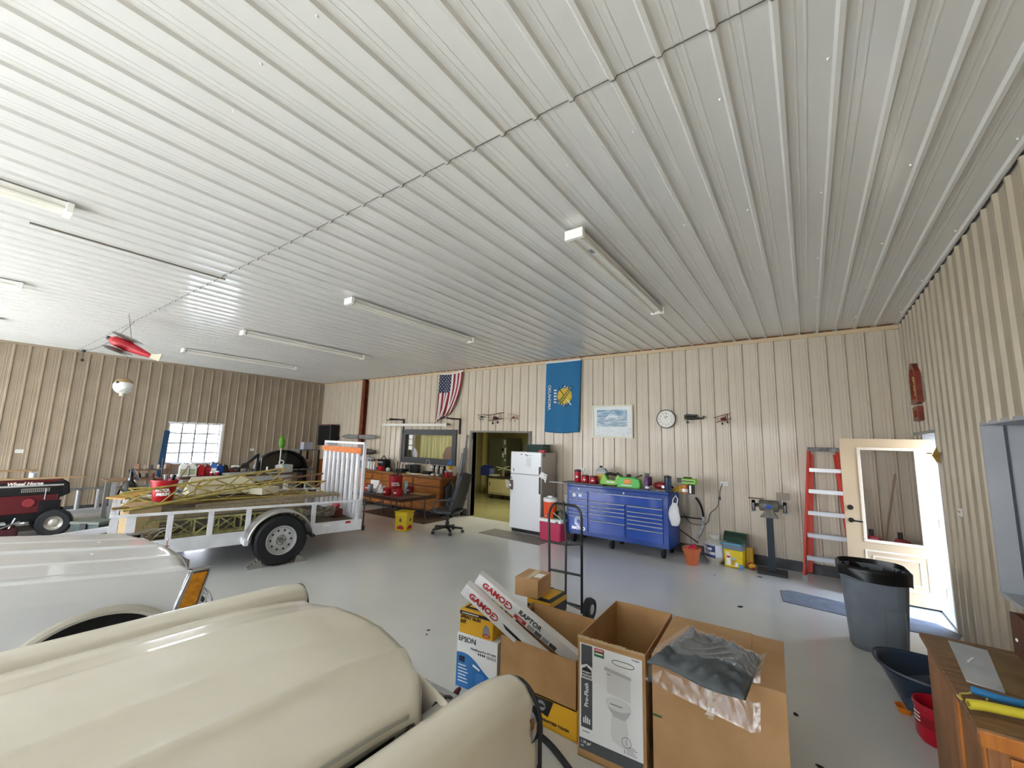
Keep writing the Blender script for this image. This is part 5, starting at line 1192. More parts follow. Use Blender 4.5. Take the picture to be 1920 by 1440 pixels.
# model aeroplanes on the wall
def plane(loc, label, m1, m2, s=1., rz=0., ry=0., group=None, front=True):
    t = thing('model_aeroplane', label, 'model plane', loc, rot=(0, ry, rz))
    if front:  # seen head-on: fuselage along y
        MB().lathe([(.005, -.10*s), (.030*s, -.09*s), (.032*s, -.05*s), (.02*s, .03*s)], n=14, axis='y').obj('fuselage', m1, t)
        B(-.20*s, .20*s, -.07*s, -.02*s, .075*s, .083*s).obj('upper_wing', m1, t); B(-.17*s, .17*s, -.07*s, -.02*s, -.035*s, -.027*s).obj('lower_wing', m1, t)
        mb = MB()
        for x in (-.15, -.11, .11, .15): mb.cyl((x*s*.9, -.05*s, -.03*s), (x*s, -.05*s, .078*s), .004*s, n=6)
        mb.obj('wing_strut', m2, t)
        for x in (-.06, .06):
            l_ = MB().cyl((x*.5*s, -.05*s, -.02*s), (x*s, -.06*s, -.085*s), .004*s, n=6).obj('landing_leg', m2, t); MB().lathe([(.022*s, -.006*s), (.022*s, .006*s)], (x*s, -.06*s, -.09*s), 14, 'x').obj('wheel', BK, l_)
        MB().cb((0, -.105*s, 0), (.012*s, .004, .12*s), (0, .5, 0)).obj('propeller', m2, t)
    else:
        MB().lathe([(.012*s, -.16*s), (.034*s, -.13*s), (.036*s, -.04*s), (.012*s, .15*s)], n=14, axis='x').obj('fuselage', m1, t)
        MB().prism([(-.14*s, .02*s), (-.10*s, .06*s), (.06*s, .055*s), (.03*s, .03*s)], -.16*s, .01*s, 'y').obj('upper_wing', m1, t); MB().prism([(.11*s, 0), (.15*s, .05*s), (.17*s, .04*s), (.155*s, 0)], -.005, .005, 'y').obj('tail_fin', m2, t)
        for x in (-.10,): l_ = MB().cyl((x*s, -.03*s, -.02*s), (x*s, -.05*s, -.07*s), .004*s, n=6).obj('landing_leg', m2, t); MB().lathe([(.024*s, -.006*s), (.024*s, .006*s)], (x*s, -.05*s, -.08*s), 14, 'y').obj('wheel', BK, l_)
        MB().cb((-.165*s, 0, 0), (.004, .02*s, .12*s), (.5, 0, 0)).obj('propeller', m2, t)
    return t
DRW = mat('dark_red_wood', '5c1f18', .4); ORW = mat('orange_wood', 'b0662c', .45, hex2='7c3f18', scale=20); OLW = mat('olive_black_wood', '2c2c24', .5)
plane((-6.47, YW-.02, 2.40), 'small dark wooden model biplane, leftmost of three above the doorway', mat('dark_wood', '3d241c', .45), BK, .72, 0, -.05)
plane((-6.02, YW-.03, 2.36), 'large dark red model biplane, middle of three above the doorway', DRW, mat('dark_wood', '3d241c', .45), 1.25, 0, -.12)
plane((-5.54, YW-.02, 2.37), 'orange wooden model biplane, rightmost of three above the doorway', ORW, DRW, .82, .5, .15)
plane((-1.61, YW-.03, 2.32), 'dark olive model aeroplane right of the wall clock', OLW, BK, 1.0, 0, .05, front=False)
plane((-1.17, YW-.03, 2.30), 'red and black model biplane, rightmost on the back wall', mat('red_model_paint', '8d2024', .4), OLW, .8, .7, -.3)
# work light on brackets over the window, propeller blades, bars by the doorway
wlt = thing('work_light', 'white fluorescent fixture hung on black brackets over the interior window', 'light', (-8.66, 7.58, 2.19)); TUBE = mat('fluorescent_tube_off', 'e9e6da', .25); FIX = mat('white_fixture_enamel', 'efede6', .4)
MB().prism([(-.06, .035), (.06, .035), (.03, -.005), (-.03, -.005)], -1.28, 1.28, 'x').obj('housing', FIX, wlt); 
for y in (-.035, .035): MB().cyl((-1.22, y, -.02), (1.22, y, -.02), .019, n=12).obj('tube', TUBE, wlt)
for x in (-1.25, 1.25): B(x-.03, x+.03, -.07, .07, -.045, .04).obj('end_cap', FIX, wlt, bev=.006)
for x, d in ((-9.39, 1), (-7.22, 1)):
    brk = thing('shelf_bracket', 'black steel bracket holding the %s end of the white work light' % ('left' if x < -8 else 'right'), 'bracket', (x, YB-.03, 1.97))
    B(-.018, .018, -.02, .01, 0, .40).obj('upright', BKM, brk); B(-.018, .018, -.50, 0, .36, .395).obj('arm', BKM, brk)
    B((-.75 if x < -8 else -.30), 0, -.03, -.01, .365, .39).obj('cross_arm', BKM, brk)
PG = mat('grey_propeller', '8e8d8a', .5, hex2='7b7a77', scale=5); PD = mat('dark_laminated_wood', '2a2220', .35, hex2='3d3028', scale=6)
def propeller(loc, m, label, L_=.87, r=.075, ry=0.):
    t = thing('aircraft_propeller', label, 'propeller', loc, rot=(0, ry, 0))
    for s in (-1, 1):
        def f(u, v, s=s):
            q = 2*PI*v; w_ = r*math.sin(PI*min(1, .12+u*.86))**.6; tw = .9-.9*u; y = .018*math.cos(q); z = w_*math.sin(q)
            return (s*(.03+(L_-.03)*u), y*math.cos(tw)-z*math.sin(tw)*.3, z*.85)
        MB().grid(f, 18, 12).obj('blade', m, t, smooth=60)
    MB().cyl((0, -.05, 0), (0, .05, 0), .06, n=20).obj('hub', m, t)
propeller((-11.26, YB-.205, 1.83), PG, 'grey aircraft propeller mounted horizontally on the red post, topmost of three', .87, .085, -.0)
propeller((-11.24, YB-.205, 1.40), PD, 'dark wooden aircraft propeller on the red post, middle of three', .84, .11)
propeller((-11.25, YB-.205, 1.19), mat('pale_grey_propeller', '9da0a0', .5), 'pale grey aircraft propeller on the red post, lowest of three', .80, .09)
GB = mat('grey_steel_bar', '8e9198', .4, .3, hex2='75787f', scale=6)
for k, (x0, x1, zt, w_) in enumerate(((-6.96, -6.92, 1.95, .04), (-7.22, -7.06, 1.50, .05), (-7.05, -6.99, 1.62, .05))):
    mb = MB(); bar(mb, (x0, 7.66, .03), (x1, 7.80, zt), w_, .03); solo(mb, 'steel_bar', ['tallest grey steel bar leaning by the doorway left jamb', 'most slanted grey steel bar leaning left of the doorway', 'wide grey steel bar leaning by the doorway, between its neighbours'][k], 'steel bar', GB)
solo(MB().grid(lambda u, v: (-.16+.30*u, .05*math.sin(PI*u), .85*v*(1-.35*abs(u-.5))), 10, 10), 'dark_cover', 'dark folded cover standing on the floor left of the doorway', 'cover', mat('black_vinyl', '1d1e21', .5), (-7.05, 7.40, .0), thick=.04)
# carved wall clock on the right wall
wclk = thing('carved_wall_clock', 'arched red-brown wooden wall clock high on the right wall by the corner', 'clock', (XR-.02, 6.97, 2.25), -PI/2)
RB = mat('red_brown_wood', '8c3a28', .4, hex2='6d2a1c', scale=9)
arcp = [(-.185, .17), (-.185, .48)]+[(-.185*math.cos(q)*1., .48+.19*math.sin(q)) for q in [PI*i/10 for i in range(1, 10)]]+[(.185, .48), (.185, .17)]
arci = [(-.125, .22), (-.125, .47)]+[(-.125*math.cos(q), .47+.13*math.sin(q)) for q in [PI*i/10 for i in range(1, 10)]]+[(.125, .47), (.125, .22)]
mb = MB(); n_ = len(arcp)
mb.add([(p[0], -.05, p[1]) for p in arcp]+[(p[0], -.05, p[1]) for p in arci]+[(p[0], 0, p[1]) for p in arcp]+[(p[0], -.01, p[1]) for p in arci], [(i, (i+1) % n_, n_+(i+1) % n_, n_+i) for i in range(n_)]+[(i, 2*n_+i, 2*n_+(i+1) % n_, (i+1) % n_) for i in range(n_)]+[(n_+i, n_+(i+1) % n_, 3*n_+(i+1) % n_, 3*n_+i) for i in range(n_)])
mb.obj('arched_frame', RB, wclk); MB().prism(arci, -.012, -.004, 'y').obj('dial', mat('aged_dial', '8e7f68', .5), wclk)
mb = MB()
for k in range(7): mb.ball((.02*math.sin(k*2), -.03, .28+.05*k*.7), (.02, .015, .018), 8, 6)
mb.obj('gilt_carving', mat('gilt', 'c79a3c', .3, .6), wclk); frame_y(MB(), -.15, .16, -.04, .13, .045, -.05, 0).obj('lower_frame', RB, wclk); B(-.105, .115, -.012, -.004, .005, .085).obj('lower_panel', MATS['aged_dial'], wclk); MB().ball((.02, -.02, .045), (.04, .01, .025)).obj('carving', mat('pale_carving', 'b39c78', .5), wclk)
# brass ornament on the door jamb
br = thing('brass_star', 'brass star-shaped ornament fixed to the wall edge beside the side door', 'ornament', (XR-.02, 6.37, 1.80), -PI/2)
mb = MB(); pts_ = [((.11 if i % 2 == 0 else .04)*math.cos(PI*i/5+.3), (.11 if i % 2 == 0 else .04)*math.sin(PI*i/5+.3)) for i in range(10)]
mb.add([(p[0], 0, p[1]) for p in pts_]+[(0, -.05, 0)], [(i, (i+1) % 10, 10) for i in range(10)]); mb.obj('star_points', mat('antique_brass', 'a8873a', .3, .7), br, smooth=0); MB().cyl((-.0, -.05, .02), (-.09, -.07, .02), .006).obj('spike', MATS['antique_brass'], br)
# red cans and broom in the corner behind the door
for i, (x, y, lb_) in enumerate(((.64, 7.42, 'dark red plastic fuel can behind the side door, left of the pair'), (.92, 7.40, 'dark red plastic fuel can behind the side door, right of the pair'))):
    jug('fuel_can', lb_, (x, y, .40 if False else 0), .20, .16, .80, mat('deep_red_plastic', '9c1f2c', .35), BK, None, .2, None, 'fuel can')
solo(MB().cyl((0, 0, 0), (.30, .20, 1.50), .012, n=8).box(-.10, .10, -.03, .03, .0, .05), 'broom', 'broom with pale wooden handle leaning in the corner behind the side door', 'broom', mat('pale_wood_handle', '9c8468', .6), (.66, 7.60, .02))
# ceiling lights: two rows of twin-tube fixtures
def ceil_light(loc, label):
    t = thing('ceiling_light', label, 'ceiling light', loc, 0, 'fluorescent ceiling fixtures')
    MB().prism([(-.062, 0), (.062, 0), (.034, -.05), (-.034, -.05)], -1.2, 1.2, 'y').obj('housing', FIX, t)
    for x in (-.05, .05): MB().cyl((x, -1.18, -.058), (x, 1.18, -.058), .019, n=12).obj('tube', TUBE, t)
    for y in (-1.21, 1.21): B(-.085, .085, y-.022, y+.022, -.085, .0).obj('end_cap', FIX, t, bev=.004)
    B(-.02, .02, -.9, -.82, -.052, -.05).obj('rating_label', GRP, t)
    for x in (-.05, .05): MB().cyl((x, -1.188, -.058), (x, -1.168, -.058), .021, n=10).obj('lamp_socket', mat('green_grey_socket', '7c8a80', .5), t)
    return t
names = {(0, 0): 'ceiling light nearest the right wall, above the hand truck', (1, 0): 'second ceiling light from the right in the back row', (2, 0): 'third ceiling light from the right in the back row', (3, 0): 'farthest ceiling light of the back row, by the left wall',
         (1, 1): 'largest ceiling light at the left edge, front row', (2, 1): 'middle ceiling light of the front row at the left edge', (3, 1): 'smallest ceiling light at the left edge, front row end'}
for (i, j), nm in names.items():
    x = (-1.52, -4.80, -8.0, -10.96)[i]; y = 4.19 if j == 0 else -.78
    ceil_light((x, y, H-.021), nm)
solo(MB().box(-.012, .012, .28, 1.80, -.012, 0), 'ceiling_rail', 'thin dark strip fixed to the ceiling at the left', 'strip', mat('brown_strip', '6f675c', .5), (-5.50, 0, H-.021))
# toy plane and football hanging on threads
THR = mat('thread', '3a3834', .7)
tp_ = thing('toy_aeroplane', 'red and silver toy aeroplane hanging from the ceiling on a thread', 'model plane', tuple(atZ(246, 652, 3.12)), 0, rot=(0, .40, .95))
SV = mat('silver_toy_plastic', '8a8780', .3, .5); RT = mat('bright_red_toy', 'b31f2c', .3)
MB().lathe([(.03, -.30), (.075, -.24), (.085, -.05), (.06, .12), (.03, .28)], n=18, axis='x').obj('fuselage', RT, tp_); MB().ball((-.10, 0, .11), (.10, .42, .03), 18, 8).obj('upper_wing', SV, tp_); MB().ball((-.12, 0, -.12), (.10, .38, .035), 18, 8).obj('lower_wing', SV, tp_)
MB().prism([(.22, 0), (.40, .10), (.42, -.02), (.30, -.03)], -.01, .01, 'y').obj('tail_fin', mat('cream_toy', 'd6cbb0', .4), tp_); MB().cyl((-.34, 0, 0), (-.30, 0, 0), .03).obj('nose_cap', BK, tp_); MB().cyl((-.05, 0, .1), (-.3, -.05, .50), .003, n=5).obj('thread', THR, tp_)
fb = thing('toy_balloon', 'white and black striped toy balloon hanging low on a thread', 'toy', tuple(atZ(231, 724, 2.78)))
MB().ball((0, 0, 0), (.20, .17, .17), 24, 14).obj('balloon', mat('white_toy', 'e4e3df', .3), fb); 
MB().ball((0, 0, .045), (.185, .16, .135), 24, 12).obj('tan_crown', mat('tan_toy', 'a48b64', .5), fb); 
for q in (3.7, 4.5, 5.4): MB().ball((.155*math.cos(q), .14*math.sin(q), .06), (.05, .035, .03), 10, 6).obj('black_patch', BK, fb)
MB().cyl((0, 0, -.155), (0, 0, -.215), .045).obj('basket', mat('cream_basket', 'ddd6b8', .6), fb); MB().tube([(.19, .02, -.03), (.15, -.10, -.14)], .012, 6).tube([(-.19, -.02, 0), (-.22, -.05, -.03)], .014, 6).obj('side_wing', MATS['white_toy'], fb); MB().cyl((0, 0, .17), (0, 0, H-2.78-.03), .003, n=5).obj('thread', THR, fb)
ch_ = thing('hook_chain', 'thin chain with a small hook hanging from the ceiling at the left', 'chain', tuple(atX(157, 658, -12.6))); a_ = atX(157, 658, -12.6); MB().tube([(0, 0, .0), (0, 0, -.18)], .006, 6).ball((0, 0, -.2), .03, 8, 6).ball((0, 0, 0), .035, 8, 6).obj('hook', THR, ch_); b_ = atZ(252, 604, H-.03)-a_; MB().tube([(0, 0, .02)]+[tuple(b_*k/8+Vector((0, 0, -.12*math.sin(PI*k/8)))) for k in range(1, 9)], .004, 5).obj('chain_run', THR, ch_)
# ------------------------------------------------------------ load of the trailer
YT = mat('chipped_yellow_paint', 'b8a24a', .6, hex2='8f8550', scale=14); YT2 = mat('faded_yellow_green_paint', 'a7a36a', .6, hex2='77764a', scale=14)
PLK = mat('weathered_plank', '8f836b', .8, hex2='766a53', scale=6, stretch=(1, 6, 1)); PLK2 = mat('brown_stained_plank', '80672f', .75, hex2='6a5230', scale=6, stretch=(1, 6, 1))
def lattice(a, b, w_, name, label, m, nz=14, r=.012, up=Vector((0, 0, 1))):
    a, b = Vector(a), Vector(b); d = b-a; L_ = d.length; ax = d.normalized(); sd = ax.cross(up).normalized(); u_ = sd.cross(ax)
    t = thing(name, label, 'lattice mast', tuple(a)); cs = [sd*w_/2, -sd*w_/2, u_*w_*.86]
    for c in cs: MB().tube([c, c+d], r, 8).obj('rail', m, t)
    for p, q in ((1, 2), (2, 0)):
        for k in range(nz):
            c0, c1 = (cs[p], cs[q]) if k % 2 == 0 else (cs[q], cs[p])
            MB().tube([c0+d*(k/nz), c1+d*((k+1)/nz)], r*.7, 5).obj('diagonal_brace', m, t)
    return t
lattice(tp(-.42, .06, .82), tp(-.95, 2.1, 1.06), .24, 'yellow_mast', 'upper chipped yellow lattice mast section slanting across the trailer load', YT, 6, .014)
lattice(tp(-1.2, .12, .80), tp(-1.05, 2.8, .80), .24, 'yellow_mast', 'second yellow lattice mast section lying level behind the slanting one', YT, 7, .012)
def truss(x, y0, y1, z0, z1, n, label):
    t = thing('truss_panel', label, 'truss', tp(x, y0, 0), ang); L_ = y1-y0
    for z in (z0, z1): B(-.012, .012, 0, L_, z-.011, z+.011).obj('rail', YT2, t)
    for k in range(n+1): B(-.010, .010, L_*k/n-.010, L_*k/n+.010, z0, z1).obj('upright', YT2, t)
    for k in range(n):
        for e in ((0, 1), (.45, 1)):
            mb = MB(); a_, b_ = L_*(k+e[0])/n, L_*(k+1)/n
            zz = (z0+(z1-z0)*0, z0+(z1-z0)*(1-e[0])) if k % 2 else (z0+(z1-z0)*(1-e[0]), z0)
            bar(mb, (0, a_, zz[0]), (0, b_, zz[1]), .014, .018); mb.obj('diagonal_brace', YT2, t)
truss(-.10, .55, 2.15, .475, .685, 6, 'green-yellow truss panel standing on the trailer deck beside the side rail')
truss(-.26, .30, 2.05, .475, .66, 7, 'second green-yellow truss panel behind the first on the trailer deck')
def board(a, b, w_, h_, label, m, name='plank', roll=0):
    a, b = Vector(a), Vector(b); d = b-a; q = d.to_track_quat('Y', 'Z'); mb = MB().box(-w_/2, w_/2, 0, d.length, 0, h_); o = solo(mb, name, label, 'board', m, tuple(a)); o.rotation_mode = 'QUATERNION'; o.rotation_quaternion = q; return o
board(tp(-.80, .9, .72), tp(-.86, 2.95, .78), .26, .04, 'wide weathered plank on top of the trailer load, towards the ramp', PLK)
board(tp(-.50, .35, .66), tp(-.62, 2.3, .66), .22, .10, 'thick grey timber under the slanting yellow mast', PLK)
board(tp(-1.25, .2, .74), tp(-1.30, 2.4, .76), .30, .05, 'brown stained plank under the level yellow mast', PLK2)
board(tp(-1.65, .15, .62), tp(-1.60, 2.6, .64), .28, .18, 'thick pale timber at the far side of the trailer load', PLK)
board(tp(-.38, -.02, .835), tp(-.55, .9, .84), .10, .02, 'narrow yellow-brown lath across the front trailer rail', PLK2, 'lath')
cbx = carton('open_cardboard_piece', 'tan cardboard box piece standing in the trailer front', 'box', -7.55, -7.15, 1.62, 1.95, .46, .86, mat('pale_cardboard', 'a8906a', .85), False)[0]
board(tp(-1.25, -.0, .86), tp(-1.62, .45, .92), .32, .02, 'orange-brown fibreboard sheet leaning at the trailer front corner', mat('orange_fibreboard', 'a9803f', .8), 'fibreboard')
rb = thing('red_bucket', 'large red bucket with white lettering and tools sticking out, on the trailer load', 'bucket', (-7.42, 2.02, .87))
MB().lathe([(.11, 0), (.155, .27), (.163, .272), (.163, .29), (.148, .29), (.105, .01), (.001, .01)], n=28, close=False).obj('bucket_body', RED2, rb)
q0 = math.atan2(-2.02, 7.42)
for wd, zz in (('HARBOR', .155), ('FREIGHT', .10)):
    for k, c in enumerate(wd):
        q = q0-.50+.165*k; r_ = .112+.166*zz; text(c, .055, WPR, rb, ((r_+.003)*math.cos(q), (r_+.003)*math.sin(q), zz), (PI/2-.15, 0, q+PI/2), bold=.003)
solo(MB().cyl((0, 0, 0), (-.02, -.02, .52), .009, n=6), 'dark_rod', 'upright thin dark rod standing in the lettered red trailer bucket', 'rod', mat('brown_rod', '4d3c38', .6), (-7.47, 2.0, .93))
solo(MB().cyl((0, 0, 0), (.08, .19, .42), .009, n=6), 'wooden_dowel', 'slanting wooden dowel standing in the lettered red trailer bucket', 'rod', mat('brown_dowel', '7d5a48', .6), (-7.42, 2.06, .93))
for k, (dx, dy, l_) in enumerate(((.05, .04, .16), (-.04, .07, .14), (.0, -.08, .12), (.08, -.02, .17))):
    solo(MB().cyl((0, 0, 0), (dx*1.3, dy*1.3, l_+.12), .018, .022, 8), 'hand_tool', ('dark tool handle leaning right in the lettered red bucket', 'dark tool handle at the back of the lettered red bucket', 'brown tool handle at the front of the lettered red bucket', 'pale tool handle leaning over the lettered bucket rim')[k], 'tool', (BK, mat('brown_tool', '4e3a30', .6), mat('brown_tool', '4e3a30', .6), STEEL)[k], (-7.42+dx*.5, 2.02+dy*.5, .95))
CW = mat('cream_sheet', 'd9d2b8', .5); ws = thing('cream_cover', 'cream sloping sheet-metal cover lying on the trailer load', 'cover', (-7.75, 2.42, .86))
v_ = [(0, .0, 0), (0, 1.02, 0), (.02, .76, .27), (.02, .05, .27), (-.36, -.03, .11), (-.36, 1.0, .11), (-.30, .75, .27), (-.30, .06, .27), (0.02, -.03, .10), (-.34, .0, 0), (-.34, 1.0, 0)]
MB().add([(0.05, .03, 0), (.05, 1.05, 0), (-.10, .78, .28), (-.10, .04, .28), (-.40, .03, 0), (-.40, 1.05, 0)], [(0, 1, 2, 3), (3, 2, 5, 4), (1, 5, 2), (0, 1, 5, 4)]).obj('cover_shell', CW, ws, smooth=0)
MB().add([(.05, .03, 0), (-.10, .04, .28), (-.02, -.03, .13)], [(0, 1, 2)]).add([(-.40, .03, 0), (-.10, .04, .28), (-.02, -.03, .13)], [(0, 1, 2)]).add([(-.40, .03, 0), (.05, .03, 0), (-.02, -.03, .13)], [(0, 1, 2)]).obj('folded_end', CW, ws, smooth=0)
board((-7.60, 3.30, .83), (-7.70, 3.62, .84), .3, .10, 'smaller cream sheet-metal piece right of the sloping cover', CW, 'cream_piece')
hose([(-7.2, 2.35, .87), (-7.24, 2.33, 1.0), (-7.28, 2.39, 1.10), (-7.33, 2.46, 1.14)], .011, 'bent brown rod rising left of the cream cover', 'bent_rod', mat('brown_bent_rod', '8d7444', .6), 'rod')
board((-7.60, 3.42, 1.02), (-7.50, 4.42, 1.11), .035, .03, 'brown wooden pole raised above the trailer towards the ramp', mat('brown_pole', '6f5036', .7), 'wooden_pole')
wcl = thing('wire_coil', 'tangled coil of old grey wire at the trailer rear', 'wire', tp(-.45, 2.50, .45), ang)
for k in range(7):
    r_ = .17+.012*k; MB().tube([(r_*math.cos(q), (r_+.06)*math.sin(q), .06+.05*math.sin(q*2+k)+.018*k) for q in [2*PI*i/30 for i in range(30)]], .009, 6, True).obj('wire_loop', mat('old_grey_wire', '8a8174', .6, hex2='5e5549', scale=20), wcl)
solo(MB().box(-.12, .12, -.08, .08, 0, .14), 'rusty_box', 'rusty brown box behind the wire coil at the trailer rear', 'box', mat('rusty_brown', '6b3524', .7, hex2='4b2519', scale=9), tp(-.55, 2.84, .445), ang, bev=.01)
solo(MB().lathe([(.05, 0), (.07, .04), (.06, .08), (.001, .09)], n=16), 'red_disc', 'small bright red lid on the rusty box in the trailer', 'lid', RED, tp(-.55, 2.84, .588))
solo(MB().box(-.15, .15, -.10, .10, 0, .03), 'paint_board', 'pale board piece left of the wire coil in the trailer', 'board', mat('pale_board', 'c9bda6', .7), tp(-.75, 2.15, .62), .5)
CLT = mat('clutter_mix', '6f6253', .8, hex2='2e2822', scale=16, lo=.45, hi=.55)
for k in range(6):
    solo(MB().cb((0, 0, .04), (.05+.04*rnd.random(), .28+.2*rnd.random(), .05), (0, .1*rnd.random(), rnd.uniform(-.6, .6))), 'scrap_offcut', ('tan','dark brown','pale','second tan','second dark brown','second pale')[k]+' wooden offcut on the trailer deck by the front posts', 'offcut', mat('offcut_wood_%d' % (k % 3), ('7b6648', '5c4632', '968261')[k % 3], .8), tp(-.16-.11*k, .22+.035*k, .445), rnd.uniform(-.5, .5), 'offcuts on the trailer deck')
for k in range(4):
    solo(MB().tube([(.0, -.18+.0*k, .0), (.02, -.10, .10), (.03, .0, .14), (.02, .12, .15)], .008, 6), 'bent_tine', ('frontmost','second','third','rearmost')[k]+' curved grey metal tine on the trailer deck near the cars', 'tine', mat('grey_tine', '9a968c', .5, .4), tp(-.12, .30+.09*k, .45), ang, 'curved tines on the trailer deck')

# ------------------------------------------------------------ garden tractor at the far left
tr = thing('garden_tractor', 'red and black garden tractor with mower deck at the left edge', 'tractor', (-11.0, 0, 0))
TRD = mat('dark_red_tractor_paint', '741018', .3, coat=.5); TRB = mat('black_tractor_paint', '121214', .35)
for x in (-.25, .25):
    B(x-.012, x+.012, .35, 1.50, .70, .92).obj('hood_side', TRB, tr, bev=.01)
MB().prism([(-.26, .86), (-.235, .935), (-.10, .965), (.10, .965), (.235, .935), (.26, .86)], .30, 1.50, 'y').obj('hood_top', TRD, tr, bev=.01)
MB().prism([(1.44, .62), (1.60, .70), (1.57, .89), (1.50, .94), (1.44, .94)], -.26, .26, 'x').obj('hood_nose', TRB, tr, bev=.02)
B(.25, .268, .3, 1.50, .845, .872).obj('silver_stripe', mat('worn_silver_stripe', 'a9a5a0', .5), tr)
text('Wheel Horse', .072, mat('white_decal', 'd9d2cc', .5), tr, (.266, 1.05, .895), (PI/2, 0, PI/2), bold=.003, shear=.2)
MB().prism([(.98, .905), (1.02, .905), (1.0, .93)], .262, .266, 'x').v
vg = B(.262, .27, 1.02, 1.34, .755, .815).obj('vent_grille', mat('vent_chrome', 'b3ada0', .4, .4), tr)
for k in range(14): B(.27, .273, 1.03+.022*k, 1.042+.022*k, .76, .81).obj('vent_slot', BK, vg)
B(-.24, .245, .40, 1.48, .40, .72).obj('engine_cover', mat('darker_red_cover', '571016', .4), tr, bev=.015); MB().cyl((.245, 1.12, .58), (.28, 1.12, .58), .07, n=18).obj('engine_flywheel_cover', mat('faded_red', '8c2a30', .5), tr)  # engine cover a darker red than the hood
MB().box(.24, .262, 1.25, 1.5, .38, .60).obj('side_panel', TRB, tr); MB().cyl((.27, 1.30, .62), (.27, 1.30, .80), .008).obj('lever', STEEL, tr)
B(-.20, .20, .3, 1.52, .26, .40).obj('chassis', TRB, tr)
MB().cyl((-.36, 1.45, .24), (.36, 1.45, .24), .03).obj('front_axle', TRB, tr)
def twheel(r, w_, rim, m=RUB):
    w = MB().lathe([(rim, -w_), (r*.85, -w_*1.05), (r*.98, -w_*.7), (r, 0), (r*.98, w_*.7), (r*.85, w_*1.05), (rim, w_)], n=36, axis='x', close=False).obj('wheel', m, tr)
    MB().lathe([(rim, w_), (rim*.95, w_*.8), (rim*.6, w_*.45), (rim*.35, w_*.6), (.001, w_*.6)], n=30, axis='x', close=False).obj('rim', mat('cream_steel_rim', 'b9b3a6', .35, .5, hex2='8c877c', scale=12), w); 
    MB().lathe([(rim, -w_), (rim*.6, -w_*.45), (.001, -w_*.6)], n=30, axis='x', close=False).obj('rim_back', MATS['cream_steel_rim'], w)
    mb = MB()
    for k in range(36): a = 2*PI*k/36; mb.cb((0, r*math.cos(a), r*math.sin(a)), (w_*1.5, .016, .008), (a-PI/2, 0, .0))
    mb.obj('tread', m, w)
    return w
w = twheel(.225, .075, .115); w.location = (.33, 1.45, .225); w.rotation_euler = (0, 0, -.25)
w = twheel(.225, .075, .115); w.location = (-.36, 1.45, .225)
for s in (-1, 1): w = twheel(.32, .12, .15); w.location = (s*.38, .05, .32)
B(-.35, .45, .45, 1.05, .08, .20).obj('mower_deck', mat('dark_red_deck', '4f1216', .5, hex2='2a0c0e', scale=9), tr, bev=.02)
MB().tube([(.42, .62, .21), (.43, .80, .20), (.38, 1.05, .30)], .012, 6).tube([(.36, .95, .2), (.36, 1.0, .36)], .012).obj('deck_linkage', STEEL, tr); B(.28, .50, .55, .90, .28, .30).obj('footrest', mat('pale_footrest', 'b0b3ae', .5), tr)
MB().cyl((.0, .10, .7), (.0, .28, 1.0), .02).obj('steering_column', TRB, tr); MB().tube([(.19*math.cos(q), .22+.19*math.sin(q)*.6, 1.02+.08*math.sin(q)) for q in [2*PI*i/24 for i in range(24)]], .014, 6, True).obj('steering_wheel', BK, tr)
B(-.24, .24, -.45, .0, .55, .64).obj('seat', BK, tr, bev=.03); B(-.24, .24, -.50, -.42, .6, .9).obj('backrest', BK, tr, bev=.03); B(-.3, .3, -.5, .3, .35, .55).obj('rear_body', TRD, tr, bev=.02)
board((-10.82, .35, .966), (-10.78, 1.80, .968), .10, .018, 'long pale board lying on the tractor hood', mat('tan_lath', 'a98a63', .7), 'tan_lath')
board((-12.45, -.2, .985), (-12.42, 1.32, .99), .12, .02, 'tan board on the pipe rack behind the tractor', MATS['tan_lath'], 'tan_lath')
board((-12.66, -.2, .985), (-12.63, 1.36, .99), .12, .02, 'second tan board on the pipe rack behind the tractor, against the wall', MATS['tan_lath'], 'tan_lath')
WP = mat('white_pipe', 'c6c8cb', .35, .3)
rk = thing('pipe_rack', 'white-posted pipe rack standing behind the tractor at the left wall', 'rack', (-12.55, 0, 0))
for y in (-.1, 1.30):
    for x in (-.15, .15): MB().cyl((x, y, 0), (x, y, .955), .035).obj('post', WP, rk)
    B(-.22, .22, y-.04, y+.04, .955, .985).obj('cross_bar', WP, rk)
rl = thing('low_railing', 'low grey rail on white posts along the left wall behind the trailer', 'railing', (-12.3, 0, 0))
MB().box(-.03, .03, 1.45, 3.6, .59, .63).obj('top_rail', mat('grey_rail', '8d8f90', .45, .3), rl)
for y in (1.95, 2.25, 2.60, 3.1): MB().cyl((0, y, .20), (0, y, .59), .038, n=14).obj('post', WP, rl)
MB().box(-.09, .09, 1.2, 3.6, .12, .20).obj('base_beam', mat('white_beam', 'd2d3d4', .4), rl); 
for y in (1.4, 3.4): B(-.1, .1, y-.05, y+.05, 0, .12).obj('foot', GREYP, rl)
solo(MB().box(-1.3, 1.1, -.12, .12, 0, .10).box(-.9, 1.1, .2, .42, 0, .05), 'grey_channel', 'flat grey channels lying on the floor in front of the low rail', 'channel', mat('dull_grey', '77776d', .6), (-11.6, 2.35, 0), PI/2)
amm = thing('ammo_chest', 'dark green metal chest on the floor between tractor and trailer', 'chest', (-10.10, 1.85, 0), .62)
B(-.24, .24, -.16, .16, 0, .24).obj('chest_body', mat('dark_green_metal', '3b4a45', .45, hex2='2f3b38', scale=9), amm, bev=.008); B(-.25, .25, -.17, .17, .24, .285).obj('lid', mat('grey_green_lid', '6d746b', .5), amm, bev=.006); B(-.05, .05, -.19, -.17, .16, .26).obj('latch', BK, amm)
